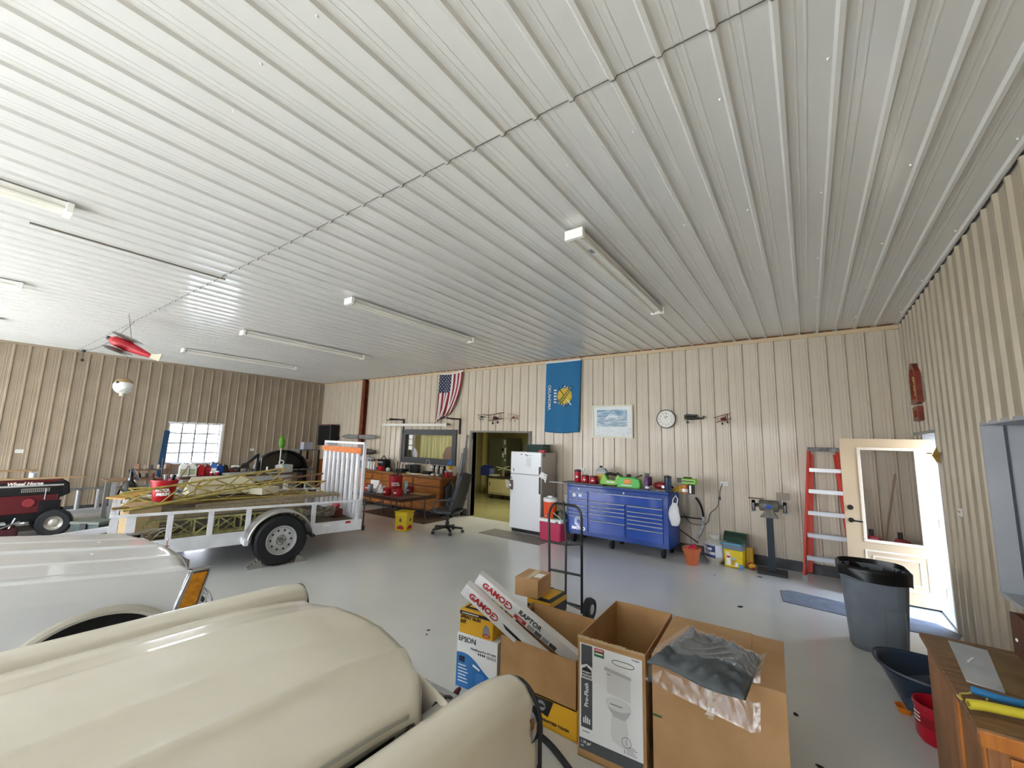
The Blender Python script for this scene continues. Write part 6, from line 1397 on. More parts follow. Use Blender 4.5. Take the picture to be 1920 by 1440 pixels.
B(-.2415, -.24, -.05, .05, .08, .10).obj('yellow_mark', mat('yellow_stencil', 'a9a35a', .6), amm); B(-.2415, -.24, -.03, .05, .13, .15).obj('yellow_mark', MATS['yellow_stencil'], amm)
jk = thing('black_vessel', 'glossy black bottle-necked object standing behind the trailer', 'vessel', (-10.5, 2.33, .0))
MB().lathe([(.16, .0), (.17, .30), (.17, .66), (.13, .80), (.05, .90), (.035, 1.02), (.05, 1.10), (.001, 1.11)], n=24).obj('vessel_body', mat('gloss_black', '0d0e11', .12, coat=.8), jk); MB().tube([(.10, .1, .9), (.06, .02, 1.06), (.03, 0, 1.12)], .02, 8).obj('spout', mat('dark_teal', '28383a', .3), jk)
solo(MB().grid(lambda u, v: ((u-.5)*.7, (v-.5)*.5, .62+.10*math.sin(PI*u)*math.sin(PI*v)), 12, 10), 'blue_tarp', 'blue folded tarp right of the black bottle-necked object', 'tarp', mat('blue_tarp_cloth', '27498f', .5), (-10.2, 2.9, 0), thick=.61)

# ------------------------------------------------------------ work bench along the window
WBM = mat('brown_bench_top', '5c3f33', .55, hex2='473028', scale=6); GF = mat('grey_bench_frame', '9fa1a0', .5)
wk = thing('workbench', 'long brown-topped workbench with grey frame below the left wall window', 'workbench', (-10.52, 0, 0))
B(-.95, .0, 3.02, 5.42, .86, .90).obj('bench_top', WBM, wk); B(-.03, .0, 3.3, 5.38, .74, .86).obj('front_apron', GF, wk); B(-.02, .012, 4.0, 4.35, .70, .82).obj('drawer', GF, wk)
for y in (3.12, 5.28):
    for x in (-.06, -.88): B(x-.04, x+.04, y-.04, y+.04, 0, .86).obj('leg', mat('white_leg', 'c9cbca', .5), wk)
B(-.70, -.05, 3.1, 5.3, .22, .26).obj('lower_shelf', mat('brown_shelf', '5a3627', .7), wk)
wk2 = thing('side_bench', 'low tan bench with red-brown rack at the left of the workbench', 'workbench', (-10.9, 0, 0)); B(-.6, .0, 2.10, 2.98, .84, .87).obj('bench_top', mat('tan_top', '8d7256', .6), wk2)
for y in (2.2, 2.9):
    for x in (-.05, -.55): B(x-.03, x+.03, y-.03, y+.03, 0, .84).obj('leg', GF, wk2)
rkk = thing('parts_rack', 'small wooden rack of parts at the window corner of the bench', 'rack', (-11.05, 2.62, .872)); B(-.15, .15, -.1, .42, 0, .02).obj('lower_shelf', mat('rack_wood', '7b5a45', .6), rkk); B(-.15, .15, -.1, .42, .17, .19).obj('upper_shelf', MATS['rack_wood'], rkk)
for y in (-.09, .41): B(-.15, .15, y-.01, y+.01, 0, .3).obj('side_board', MATS['rack_wood'], rkk)
cols = ['20201f', 'b6b0a4', '5d4a3e', '3d4a57', '8d1f22', 'c6c2b8']
PMS = [mat('part_paint_%d' % k, c, .5) for k, c in enumerate(cols)]
for k in range(8):
    x = -11.0+.03*(k % 2); y = 2.57+.055*k; z = .872+(.19 if k % 2 else .02)
    solo(MB().lathe([(.022, 0), (.024, .01), (.022, .06+.01*(k % 3)), (.01, .09)], n=12), 'small_jar', ('black','pale grey','brown','slate blue','dark red','cream','second black','second pale grey')[k]+' jar on the '+('lower','upper')[k%2]+' shelf of the parts rack', 'jar', PMS[k % 6], (x, y, z+.001), group='jars on the parts rack')
bz = .902
JW = mat('translucent_white_plastic', 'd9d9d6', .4); LY = mat('olive_label', '9aa07a', .5)
RJ = mat('red_oil_bottle', 'b01f26', .3); BJ = mat('blue_jug_plastic', '1d3f8d', .3); BBJ = mat('light_blue_jug', '3c6fb0', .3)
jz = lambda px, dx=0: (-10.78+dx, atX(px, 885, -10.78+dx).y, bz)
jug('gallon_jug', 'white gallon jug with square label, left of the white pair on the workbench', jz(344), .17, .15, .29, JW, WH, LY, PI/2-.2)
jug('gallon_jug', 'white gallon jug with square label, right of the white pair on the workbench', jz(358, .0), .17, .15, .29, JW, WH, LY, PI/2-.2)
jug('oil_bottle', 'bright red oil bottle beside the white gallon jugs', jz(376), .13, .09, .25, RJ, RJ, None, PI/2-.2)
jug('oil_bottle', 'darker red oil bottle between bright red and blue bottles', jz(388), .13, .09, .25, mat('dark_red_bottle', '7c1a20', .35), BK, None, PI/2-.2)
jug('blue_jug', 'light blue jug with dark cap on the workbench, left of two blue jugs', jz(399), .14, .12, .29, BBJ, mat('dark_blue_cap', '1c2f55', .4), WPR, PI/2-.2)
jug('blue_jug', 'dark blue jug on the workbench, right of two blue jugs', jz(411), .13, .10, .25, BJ, BJ, None, PI/2-.2)
jug('black_bottle', 'black bottle right of the dark blue jug', jz(421), .12, .09, .24, BK, BK, None, PI/2-.2)
cup('small_cup', 'small dark red cup with white lid in front of the red bottles', (-10.62, jz(386)[1]+.06, bz), .035, .07, mat('dark_red_bottle', '7c1a20', .35), WH)
cup('small_cup', 'small red cup with white lid in front of the light blue jug', (-10.62, jz(396)[1]+.06, bz), .035, .08, RJ, WH)
def lump(px, r, m, name, label, cat='part', x=-10.85, z=0.):
    y = atX(px, 885, x).y; solo(MB().ball((0, 0, r[2]), r, 12, 8).cyl((0, 0, 0), (0, 0, r[2]), r[0]*.7), name, label, cat, m, (x, y, bz+z))
lump(432, (.10, .09, .07), mat('rusty_red', '7a3428', .6, hex2='3a2420', scale=14), 'engine_part', 'rusty red engine part on the workbench right of the black bottle')
lump(442, (.09, .10, .08), mat('brown_black', '3a2b28', .5), 'motor_part', 'dark brown motor part on the workbench')
lump(456, (.11, .12, .065), mat('dull_grey_metal', '7f7c76', .5, .4), 'bowl_part', 'dull grey round metal part on the workbench')
lump(468, (.08, .08, .06), CLT, 'gearbox_part', 'mottled brown gearbox part left of the black press')
solo(MB().box(-.14, .14, -.35, .35, 0, .05), 'flat_cover', 'grey flat cover lying on the front edge of the workbench', 'cover', mat('pale_grey_panel', 'a3a39a', .5), (-10.62, 4.28, bz), .1, bev=.01)
solo(MB().box(-.10, .10, -.2, .2, 0, .03), 'grey_strip', 'narrow pale strip near the right end of the workbench', 'strip', mat('pale_grey_panel', 'a3a39a', .5), (-10.66, 5.05, bz), .1)
solo(MB().box(-.05, .05, -.08, .08, 0, .02).ball((0, 0, .03), (.06, .09, .02)), 'white_dish', 'small white dish on the dark red stand below the outlet', 'dish', WH, (-11.2, 4.36, bz+.13))
solo(MB().box(-.07, .07, -.10, .10, 0, .13), 'brown_stand', 'small dark brown box under the white dish', 'box', mat('brown_black', '3a2b28', .5), (-11.2, 4.36, bz))
prs = thing('chop_saw', 'black angular cut-off tool with raised arm on the workbench', 'power tool', (-11.0, 4.72, bz))
B(-.12, .12, -.22, .22, 0, .05).obj('tool_base', BKM, prs); mb = MB(); bar(mb, (0, -.32, .12), (0, .02, .42), .06, .07); mb.obj('arm', mat('dark_iron', '2c2b2a', .6), prs); B(-.03, .03, -.0, .05, .05, .46).obj('upright', BKM, prs); B(-.03, .03, .12, .16, .05, .36).obj('upright', BKM, prs); MB().lathe([(.10, -.02), (.10, .02)], (0, -.24, .14), 18, 'x').obj('blade_guard', CLT, prs); MB().ball((0, -.38, .10), (.04, .04, .07)).obj('white_grip', WH, prs)
# black cowling, big half-round hoop standing behind the bench
cw_ = thing('black_cowling', 'large black half-round cowling standing on the bench behind the clutter', 'cowling', (-11.55, 5.65, .88)); r_ = .62
MB().grid(lambda u, v: (-.18*v, -r_*1.10*math.cos(PI*u), .02+.52*math.sin(PI*u)), 30, 3).obj('outer_shell', mat('matt_black_shell', '1b1c1e', .5), cw_, thick=.02)
MB().grid(lambda u, v: (-.17, -r_*1.10*math.cos(PI*u)*v, .02+.52*math.sin(PI*u)*v), 30, 4).obj('back_disc', mat('dark_olive_disc', '4c4a40', .5), cw_, thick=.01)
MB().grid(lambda u, v: (-.165+.01*v, .1+r_*.85*u, .02+.50*v*math.cos(u*1.25)), 8, 6).obj('black_panel', BK, cw_, thick=.01)
for k in (9, 12, 16, 20): MB().ball((.0, -r_*1.1*math.cos(PI*k/24), .03+.52*math.sin(PI*k/24)), .012, 8, 6).obj('rivet', STEEL, cw_)
bst = thing('bench_stand', 'narrow dark stand supporting the black cowling behind the workbench', 'stand', (-11.65, 5.65, 0)); B(-.14, .14, -.60, .62, .82, .878).obj('stand_top', BKM, bst)
for y in (-.55, .57): B(-.12, .12, y-.03, y+.03, 0, .82).obj('leg', BKM, bst)
par = thing('feather_toy', 'lime green feathered toy on a white stick above the workbench', 'toy', (-11.2, 5.38, bz)); MB().cyl((0, 0, .12), (.0, .0, .62), .012).obj('stick', WH, par)
MB().ball((0, 0, .74), (.05, .07, .17), 12, 10).obj('green_body', mat('lime_feather', '6fae35', .6, hex2='4f8a26', scale=14), par); MB().ball((0, .06, .70), (.03, .03, .10), 8, 6).obj('green_wing', mat('dark_lime', '48782a', .6), par)
cup('white_pail', 'white cup holding the stick of the green toy', (-11.2, 5.38, bz), .10, .15, mat('white_grimy', 'cfd0ce', .4, hex2='a9aaa8', scale=14), None, 'cup')
lump(523, (.13, .10, .06), mat('dirty_white_metal', 'b0a89c', .5, hex2='6f665c', scale=14), 'carburettor', 'dirty white and grey carburettor-like part before the white cup', x=-10.75)
lump(511, (.09, .10, .05), mat('brown_black', '3a2b28', .5), 'dark_part', 'dark metal part left of the dirty white part', x=-10.75)
solo(MB().cyl((0, 0, 0), (0, 0, .15), .022, n=12), 'white_pipe_piece', 'short white pipe piece standing on the workbench by the black cowling', 'pipe', WH, (-10.72, atX(500, 885, -10.72).y, bz))
sq = thing('square_container', 'square pale container with white ring on its top at the workbench right end', 'container', (-10.75, 5.30, bz), .1); B(-.12, .12, -.14, .14, 0, .19).obj('container_body', mat('pale_dirty_container', 'b9bcb6', .5, hex2='a9a58e', scale=12), sq, bev=.01); MB().tube([(.0, -.10+.055*math.cos(q), .245+.05*math.sin(q)) for q in [2*PI*i/18 for i in range(18)]], .014, 8, True).obj('white_ring', WH, sq); B(-.122, .122, -.10, -.02, .10, .19).obj('blue_smear', mat('pale_blue_smear', '8fb2c4', .5), sq)
# things under / right of the bench
psp = thing('pump_sprayer', 'white pump sprayer with curved hose standing by the right bench leg', 'sprayer', (-10.55, 5.75, 0)); MB().lathe([(.09, 0), (.10, .1), (.10, .38), (.06, .46), (.03, .50)], n=22).obj('sprayer_tank', mat('milky_plastic', 'bfc3c4', .4), psp); MB().cyl((0, 0, .5), (0, 0, .62), .02).cyl((0, -.06, .63), (0, .06, .63), .015).obj('pump_handle', mat('white_pump', 'c9cbcc', .4), psp); MB().tube([(.02, .03, .50), (.06, .16, .45), (.06, .22, .25), (.05, .18, .08)], .009, 6).obj('hose', GREYP, psp)
cup('grey_spigot', 'grey and white filter body standing under the workbench centre', (-10.85, 4.95, .262), .06, .22, mat('dull_grey_metal', '7f7c76', .5, .4), WH, 'filter')
for k in range(7): solo(MB().box(-.09, .09, -.10, .10, 0, .10+.05*(k % 3)), 'storage_box', ('black','dark brown','grey-brown','second black','second dark brown','second grey-brown','rightmost black')[k]+' storage box on the workbench lower shelf', 'box', mat('shelf_box_%d' % (k % 3), ('2b2826', '4a3126', '5f584e')[k % 3], .7), (-11.1, 3.35+.27*k, .262), 0, 'boxes under the workbench')
# corner: wall speaker, shelf, brown cabinet
spk = thing('wall_speaker', 'tall black speaker cabinet mounted high in the far left corner', 'speaker', (-12.92, 7.55, 1.52)); B(-.36, .36, -.02, .26, 0, .66).obj('speaker_body', mat('matt_black', '0c0c0d', .7), spk); frame_y(MB(), -.37, .37, -.01, .67, .018, -.035, -.02).obj('grille_frame', mat('grey_trim', '6a6a6c', .5), spk); B(-.38, .38, -.04, .27, .67, .69).obj('red_brown_top', mat('red_brown_board', '7a2c1a', .5), spk)
B(-.36, .36, .24, .30, .2, .3).obj('wall_bracket', BK, spk)
gsh = thing('metal_shelf', 'dark metal shelf unit in the far corner left of the ramp gate', 'shelf', (-12.6, 6.75, 0)); 
for z in (.3, .8, 1.38): B(-.35, .35, -.30, .30, z, z+.03).obj('shelf_board', mat('grey_shelf', '6f7478', .5), gsh)
for x in (-.33, .33):
    for y in (-.28, .28): B(x-.02, x+.02, y-.02, y+.02, 0, 1.4).obj('upright', BKM, gsh)
solo(MB().box(-.10, .10, -.14, .14, 0, .22), 'grey_appliance', 'pale grey boxy appliance on the top of the corner shelf', 'appliance', mat('pale_appliance', 'a9aab4', .5), (-12.45, 6.72, 1.411), bev=.01)
solo(MB().ball((0, 0, .14), (.12, .14, .14)).ball((.05, .08, .20), (.07, .07, .08)), 'brown_bag', 'brown cloth bundle on the middle of the corner shelf', 'bundle', mat('brown_cloth', '7d5b45', .8, hex2='a58a72', scale=9), (-12.4, 6.75, .831))
bc = thing('brown_cabinet', 'orange-brown wooden cabinet in the far corner behind the ramp gate', 'cabinet', (-12.15, 7.40, 0)); B(-.30, .60, -.30, .42, 0, 1.12).obj('cabinet_body', mat('orange_brown_veneer', '8f4c1d', .5, hex2='7a3e15', scale=4, stretch=(6, 1, 1)), bc, bev=.006); B(-.26, .13, -.32, -.30, .06, 1.06).obj('door', mat('orange_brown_door', '94501f', .45), bc); B(.16, .56, -.32, -.30, .06, 1.06).obj('door', MATS['orange_brown_door'], bc)
# blue strip leaning left of the window
solo(MB().box(-.02, .02, -.06, .06, 0, 1.86), 'blue_board', 'dark blue board leaning on the wall left of the window', 'board', mat('dark_blue_board', '27496b', .5), (-13.45, 3.50, .62), 0, rot=(-.06, -.10, 0)); bpy.data.objects['blue_board'].location.z = .01

# ------------------------------------------------------------ oak cabinet run along the back wall
OK_ = mat('honey_oak_shaded', '7d4a20', .5, hex2='6a3a18', scale=3, stretch=(6, 1, 1), detail=6); OKD = mat('honey_oak_door', 'ad6d33', .42, hex2='94571f', scale=3, stretch=(1, 1, 7), detail=6); OKT = mat('oak_counter_top', '9a6a3c', .5, hex2='7a4c28', scale=4, stretch=(1, 7, 1))  # cabinet body oak darkened to paint shadow gaps round doors and drawers
YFc = 7.27
def cab_unit(x0, x1, label, doors, drawers=True, split=None):
    t = thing('base_cabinet', label, 'cabinet', (x0, YFc, 0), 0, None); w_ = x1-x0
    B(0, w_, 0, .56, .08, .88).obj('cabinet_body', OK_, t); B(.02, w_-.02, .05, .5, 0, .08).obj('toe_kick', BK, t)
    n = doors; dw = (w_-.04)/n
    for k in range(n):
        xa = .02+k*dw+.012; xb = .02+(k+1)*dw-.012
        if drawers: d = B(xa, xb, -.018, 0, .69, .85).obj('drawer', OKD, t, bev=.004)
        d = B(xa, xb, -.018, 0, .11, .66 if drawers else .85).obj('door', OKD, t, bev=.004)
    return t
cab_unit(-10.75, -9.86, 'oak base cabinet, leftmost part of the run behind the ramp gate', 2)
cab_unit(-9.855, -9.00, 'oak base cabinet behind the red bucket on the folding table', 2)
cab_unit(-8.995, -8.20, 'oak base cabinet second from the right end of the run', 2)
endc = cab_unit(-8.195, -7.22, 'oak base cabinet at the right end, black pan hanging on its side', 1)
solo(B(-10.76, -7.19, YFc-.03, YB-.03, .881, .92), 'counter_top', 'long oak counter top over the base cabinets, crowded with tools', 'counter top', OKT, bev=.004)
solo(MB().box(-.01, .0, -.50, -.49, 0, .08).box(-.01, 0, -.02, 0, 0, .09).box(0, .0, -.5, 0, 0, .01), 'wood_edging', 'thin wooden edging at the right end of the counter', 'edging', OK_, (-7.19, 7.80, .921))
pan = thing('black_pan', 'black cast-iron pan hanging on the side of the right oak cabinet', 'pan', (-7.205, 7.50, .36), PI/2); MB().lathe([(.001, 0), (.11, 0), (.135, -.035), (.13, -.035), (.105, -.006), (.001, -.006)], (0, -.01, .12), 26, 'y', close=False).obj('pan_body', BK, pan); B(-.014, .014, -.02, -.005, .24, .42).obj('handle', BK, pan)
dp = thing('dust_brush', 'black brush with wooden handle hanging right of the black pan', 'brush', (-7.205, 7.74, .36), PI/2); B(-.06, .06, -.04, -.005, .0, .22).obj('bristles', BK, dp); B(-.014, .014, -.03, -.01, .22, .42).obj('handle', mat('light_wood', 'a7835a', .5), dp); B(.05, .09, -.04, -.005, .1, .42).obj('red_side', mat('dark_red_side', '4c1a18', .5), dp)
ctz = .922
def cx_(px, y=7.55): return atY(px, 885, y).x
for k, px in enumerate((690.5, 695.5, 700.5, 705.5)):
    t = thing('spray_can', ('white spray can with black cap, leftmost on the oak counter', 'white spray can with black cap, second from the left', 'white spray can with black cap, third from the left', 'blue and white can, fourth from the left on the oak counter')[k], 'can', (cx_(px, 7.5), 7.5, ctz))
    MB().lathe([(.033, 0), (.034, .2), (.02, .225)], n=16).obj('can_body', (WH, WH, WH, mat('blue_white_can', '6f86a8', .4))[k], t); MB().lathe([(.022, .225), (.022, .27)], n=14).obj('cap', BK, t)
def blob(px, w_, d, h, m, name, label, cat='tool', y=7.5, rz=0., kind='box'):
    mb = MB().box(-w_/2, w_/2, -d/2, d/2, 0, h) if kind == 'box' else MB().ball((0, 0, h/2), (w_/2, d/2, h/2), 12, 8).cyl((0, 0, 0), (0, 0, h*.4), w_*.3)
    return solo(mb, name, label, cat, m, (cx_(px, y), y, ctz), rz, bev=.008 if kind == 'box' else 0)
tb_ = thing('tool_bag', 'black tool bag with tan pocket on the oak counter behind the spray cans', 'bag', (cx_(718, 7.6), 7.60, ctz)); B(-.20, .20, -.12, .12, 0, .30).obj('bag_body', mat('black_canvas', '1c1b1c', .8), tb_, bev=.05); B(-.19, -.08, -.135, -.12, .08, .26).obj('tan_pocket', mat('tan_leather', 'b07a4a', .6), tb_, bev=.01); MB().tube([(-.15, 0, .28), (0, 0, .40), (.15, 0, .28)], .014, 8).obj('bag_handle', BK, tb_); B(-.05, .12, -.14, -.12, .20, .24).obj('white_strap', mat('grey_strap', '9aa0a4', .6), tb_)
blob(714, .16, .12, .12, RED2, 'red_box', 'red and white box in front of the black tool bag', 'box', 7.40)
blob(727, .14, .10, .10, mat('pale_teal', '9fb8b8', .5), 'teal_cup', 'pale teal cup beside the red and white box', 'cup', 7.42, 0, 'ball')
blob(760, .30, .16, .12, mat('white_black_case', 'b7bbb8', .5, hex2='1a1a1c', scale=9, lo=.5, hi=.52), 'helmet', 'black and white helmet-like shell on the oak counter', 'helmet', 7.62, 0, 'ball')
blob(752, .22, .2, .10, BK, 'black_case', 'flat black case beside the tall black rods', 'case', 7.42)
blob(768, .22, .16, .20, mat('charcoal_box', '3a3b40', .5), 'charcoal_box', 'charcoal box with dark front, below the interior window', 'box', 7.66)
blob(779, .20, .14, .22, BK, 'black_box', 'black box right of the charcoal box', 'box', 7.66)
blob(765, .14, .10, .04, mat('pale_green', 'a4b47a', .6), 'green_cloth', 'pale green cloth lying on the oak counter front', 'cloth', 7.40, 0, 'ball')
solo(MB().box(-.16, .16, -.1, .1, 0, .008), 'paper', 'white paper sheet at the oak counter front edge', 'paper', PAPER, (cx_(776, 7.36), 7.38, ctz), .2)
solo(MB().box(-.16, .16, -.08, .08, 0, .008), 'paper', 'second white paper sheet, right of the first on the oak counter', 'paper', PAPER, (cx_(776, 7.36)+.42, 7.40, ctz), -.1)
hk = thing('wire_stand', 'grey wire hoop stand with black tray on the oak counter', 'stand', (cx_(801, 7.55), 7.55, ctz)); MB().tube([(-.07, 0, .0), (-.07, 0, .30), (-.03, 0, .37), (.03, 0, .37), (.07, 0, .30), (.08, 0, .0)], .008, 6).obj('wire_hoop', STEEL, hk); B(-.09, .14, -.08, .08, 0, .09).obj('tray', BK, hk, bev=.01)
for k, px in enumerate((812, 821, 830)):
    t = thing('cordless_drill', ('black cordless drill with white front, left of three', 'black cordless drill with white front, middle of three', 'black cordless drill, right of three on the oak counter')[k], 'drill', (cx_(px, 7.45), 7.45, ctz), .3)
    B(-.035, .035, -.05, .09, .17, .25).obj('drill_body', BK, t, bev=.012); MB().cyl((0, -.05, .21), (0, -.11, .21), .018).obj('chuck', STEEL, t); B(-.02, .02, .0, .06, .05, .18).obj('grip', BK, t, bev=.008); B(-.04, .04, -.04, .08, 0, .05).obj('battery', (mat('cream_plastic', 'cfcab8', .4) if k < 2 else BK), t, bev=.008); B(-.036, .036, -.052, -.046, .18, .24).obj('pale_front', WPR if k == 0 else MATS['cream_plastic'], t)
yd = thing('yellow_drill', 'yellow and black power drill standing on the oak counter right of the black drills', 'drill', (cx_(843, 7.45), 7.45, ctz), .2); B(-.04, .04, -.08, .10, .18, .27).obj('drill_body', mat('tool_yellow', 'c9a13a', .4), yd, bev=.014); B(-.02, .02, .0, .05, .03, .18).obj('grip', BK, yd); MB().ball((.01, -.02, .14), (.06, .05, .07)).obj('pale_motor', mat('cream_plastic', 'cfcab8', .4), yd); B(-.04, .04, -.05, .06, 0, .04).obj('base', BK, yd)
cup('red_can', 'small red can in front of the yellow and black drill', (cx_(836, 7.33), 7.35, ctz), .045, .13, RED2, STEEL, 'can')
cup('red_can', 'second small dark red can right of the first, by the yellow drill', (cx_(844, 7.40), 7.42, ctz), .05, .13, mat('dark_red_bottle', '7c1a20', .35), None, 'can')
cl_ = thing('bar_clamp', 'black bar clamp standing at the right end of the oak counter', 'clamp', (-7.42, 7.58, ctz)); mb = MB(); bar(mb, (0, 0, .01), (-.12, 0, .24), .03, .02); bar(mb, (-.12, 0, .24), (.18, 0, .05), .03, .02); mb.obj('clamp_bar', mat('dark_iron', '2c2b2a', .6), cl_); MB().box(-.26, -.12, -.02, .02, .17, .20).obj('green_jaw', mat('pale_green', 'a4b47a', .6), cl_)
blob(828, .35, .14, .03, mat('brown_tray', '6a4a3a', .6), 'brown_tray', 'brown tray with pale odds and ends at the counter right end', 'tray', 7.62)
# folding table
ft = thing('folding_table', 'brown folding table with dark legs before the oak cabinets', 'table', (-7.60, 6.12, 0), 0); FT = mat('brown_laminate', '6b4433', .4, hex2='5c382a', scale=4)
B(-.90, .90, -.46, .48, .59, .615).obj('table_top', FT, ft); B(-.90, .90, -.465, -.455, .55, .618).obj('edge_band', mat('dark_brown_edge', '3f2620', .4), ft); B(.895, .905, -.46, .48, .55, .618).obj('edge_band', MATS['dark_brown_edge'], ft)
for x in (-.78, .66): 
    for y in (-.38, .40): MB().tube([(x, y, .59), (x, y, .25), (x+(.10 if y < 0 else .02), y-.04 if y < 0 else y+.03, .0)], .012, 8).obj('leg', BKM, ft)
    MB().tube([(x, -.38, .30), (x, .40, .30)], .010, 6).tube([(x-.04, -.2, .58), (x, -.1, .30)], .008, 6).obj('leg_brace', BKM, ft)
tz = .617
for k, (px, py, r_) in enumerate(((736, 919, .085), (752, 921, .10), (741, 914, .085), (768, 910, .085), (680, 912, .09))):
    p = atZ(px, py, tz); ymax = 6.45; 
    lab = ('red lettered tub on the folding table front edge, left of the front pair', 'largest red lettered tub on the folding table front edge', 'red lettered tub behind the front pair on the folding table', 'dark red tub at the folding table right rear', 'red lettered tub on the folding table behind the ramp gate')[k]
    cup('red_tub', lab, [(-7.42, 5.86, tz), (-7.14, 5.92, tz), (-7.43, 6.10, tz), (-7.33, 6.42, tz), (-8.28, 6.03, tz)][k], r_, .145, (RED2, RED2, RED2, mat('maroon_plastic', '7c1020', .4), RED2)[k], None, 'tub', None, WPR)
rb2 = thing('tool_bucket', 'tall red lettered bucket holding black rods on the folding table', 'bucket', (-7.72, 6.32, tz)); MB().lathe([(.135, 0), (.150, .34), (.157, .342), (.157, .365), (.14, .365), (.13, .01), (.001, .01)], n=28, close=False).obj('bucket_body', RED2, rb2)
q0 = math.atan2(-6.3, 7.7)
for wd, zz, sz in (('HARBOR', .20, .045), ('FREIGHT', .155, .045)):
    for k, c in enumerate(wd): q = q0-.52+.19*k; text(c, sz, WPR, rb2, (.149*math.cos(q), .149*math.sin(q), zz), (PI/2, 0, q+PI/2), bold=.002)
for k, (dx, dy, l_) in enumerate(((-.10, .02, .36), (.03, .04, .40), (.07, -.03, .42), (.10, .05, .36))):
    solo(MB().cyl((0, 0, 0), (dx*.8, dy, l_+.22), .011, n=8), 'black_rod', ('black rod leaning left in the tall red bucket', 'black rod second from left in the tall red bucket', 'black rod third from left in the tall red bucket', 'black rod leaning farthest right in the tall red bucket')[k], 'rod', BK, (-7.72+dx*.5, 6.32+dy*.5, tz+.05))
solo(MB().box(-.03, .03, -.16, .16, 0, .24), 'blue_book', 'pale blue and white booklet standing right of the tall red bucket', 'booklet', mat('pale_blue_cover', 'b5cfe0', .5, hex2='6d9cc0', scale=7), (-7.47, 6.42, tz), .9)
solo(MB().grid(lambda u, v: ((u-.5)*.30, (v-.5)*.22, .01+.16*math.sin(PI*u)**.7*math.sin(PI*v)**.7+.015*math.sin(u*17+v*11)), 18, 14), 'plastic_bag', 'crumpled white plastic bag left of the tall red bucket', 'plastic bag', mat('thin_white_plastic', 'd4d4d6', .35), (-7.93, 6.10, tz), thick=.002)
solo(MB().grid(lambda u, v: ((u-.5)*.20, (v-.5)*.18, .01+.08*math.sin(PI*u)**.7*math.sin(PI*v)**.7+.01*math.sin(u*15+v*9)), 16, 12), 'plastic_bag', 'smaller white plastic bag beside the left front red tub', 'plastic bag', MATS['thin_white_plastic'], (-7.70, 5.95, tz), thick=.002)
cup('steel_can', 'bare steel can on the folding table between tub and bags', (-8.03, 5.88, tz), .06, .16, STEEL, None, 'can')
solo(MB().box(-.16, .16, -.10, .10, 0, .006), 'dark_booklet', 'dark and white booklet over the folding table front edge', 'booklet', mat('navy_white_booklet', '26303f', .5), (-7.83, 5.75, tz), .3)
solo(MB().box(-.25, .25, -.10, .10, 0, .015), 'tan_folder', 'tan folder lying at the right end of the folding table', 'folder', mat('tan_folder_paper', '9c7a4c', .7), (-6.98, 6.42, tz), .1)
solo(MB().box(-.14, .14, -.01, .01, 0, .20), 'white_card', 'white card standing behind the table left part', 'card', PAPER, (-8.5, 6.35, tz), .1)
# litter pail, rug, office chair
yp_ = thing('litter_pail', 'yellow square plastic pail with red and black labels on the floor by the folding table', 'bucket', (-6.72, 5.78, 0), .30)
taper(MB(), .125, .12, 0, .35, 1.10).obj('pail_body', YB_, yp_, bev=.015); B(-.150, .150, -.145, .145, .35, .375).obj('rim', YB_, yp_, bev=.006); B(-.146, .146, -.141, .141, .30, .312).obj('rib', YB_, yp_)
for s_ in (0, 1):
    M_ = Matrix.Rotation(s_*PI/2, 4, 'Z'); d_ = .134 if s_ == 0 else .137
    MB().prism([(-.08, .055), (-.05, .10), (.0, .115), (.06, .10), (.08, .055), (.07, .04), (-.07, .04)], -d_, -d_+.012, 'y').obj('red_label', REDP, yp_).matrix_local = M_; text('8', .09, BLK, yp_, (0, 0, 0), bold=.003).matrix_local = M_ @ Matrix.Translation((0, -d_-.006, .21)) @ Matrix.Rotation(PI/2, 4, 'X')
rug = solo(MB().box(-1.1, 1.15, -.40, .42, 0, .012), 'floor_rug', 'brown patterned floor rug before the oak cabinets', 'rug', mat('brown_rug', '59402d', .95, hex2='3b2a20', scale=14, bump=.3, bscale=90), (-8.0, 6.83, 0), -.0)
ofc = thing('office_chair', 'black high-backed office chair with loop arms beside the doorway', 'chair', (-5.93, 6.20, 0), .30)
BKF = mat('black_chair_vinyl', '26262b', .5, hex2='202024', scale=9)
MB().prism([(-.30, .42), (-.27, .46), (.22, .47), (.25, .42), (.2, .38), (-.24, .38)], -.25, .25, 'y').obj('seat', BKF, ofc, bev=.025, smooth=50)
def backf(u, v): return (.22+.20*v+.0*u-.03*math.sin(PI*u), (u-.5)*.48*(1-.12*v**3), .44+.72*v-.04*abs(u-.5)**2*4*(v > .9))
MB().grid(backf, 14, 16).obj('backrest', BKF, ofc, thick=.09, bev=.02, smooth=60)
for s in (-1, 1): MB().tube([(.20, s*.27, .42), (-.10, s*.29, .42), (-.18, s*.29, .50), (-.14, s*.29, .60), (.0, s*.29, .66), (.20, s*.28, .66), (.27, s*.26, .64)], .018, 8).obj('armrest', GREYP if False else mat('grey_black_arm', '3c3f45', .4), ofc)
MB().cyl((0, 0, .10), (0, 0, .38), .028).cyl((0, 0, .08), (0, 0, .22), .04).obj('gas_lift', BKM, ofc); B(-.12, .12, -.10, .10, .355, .385).obj('tilt_plate', BKM, ofc)
for k in range(5):
    q = 2*PI*k/5+.35; bs_ = MB(); bar(bs_, (.03*math.cos(q), .03*math.sin(q), .115), (.31*math.cos(q), .31*math.sin(q), .085), .045, .035); l_ = bs_.obj('base_arm', BK, ofc)
    MB().lathe([(.028, -.024), (.031, 0), (.028, .024)], (.31*math.cos(q), .31*math.sin(q), .031), 14, 'x').obj('caster', BK, l_)

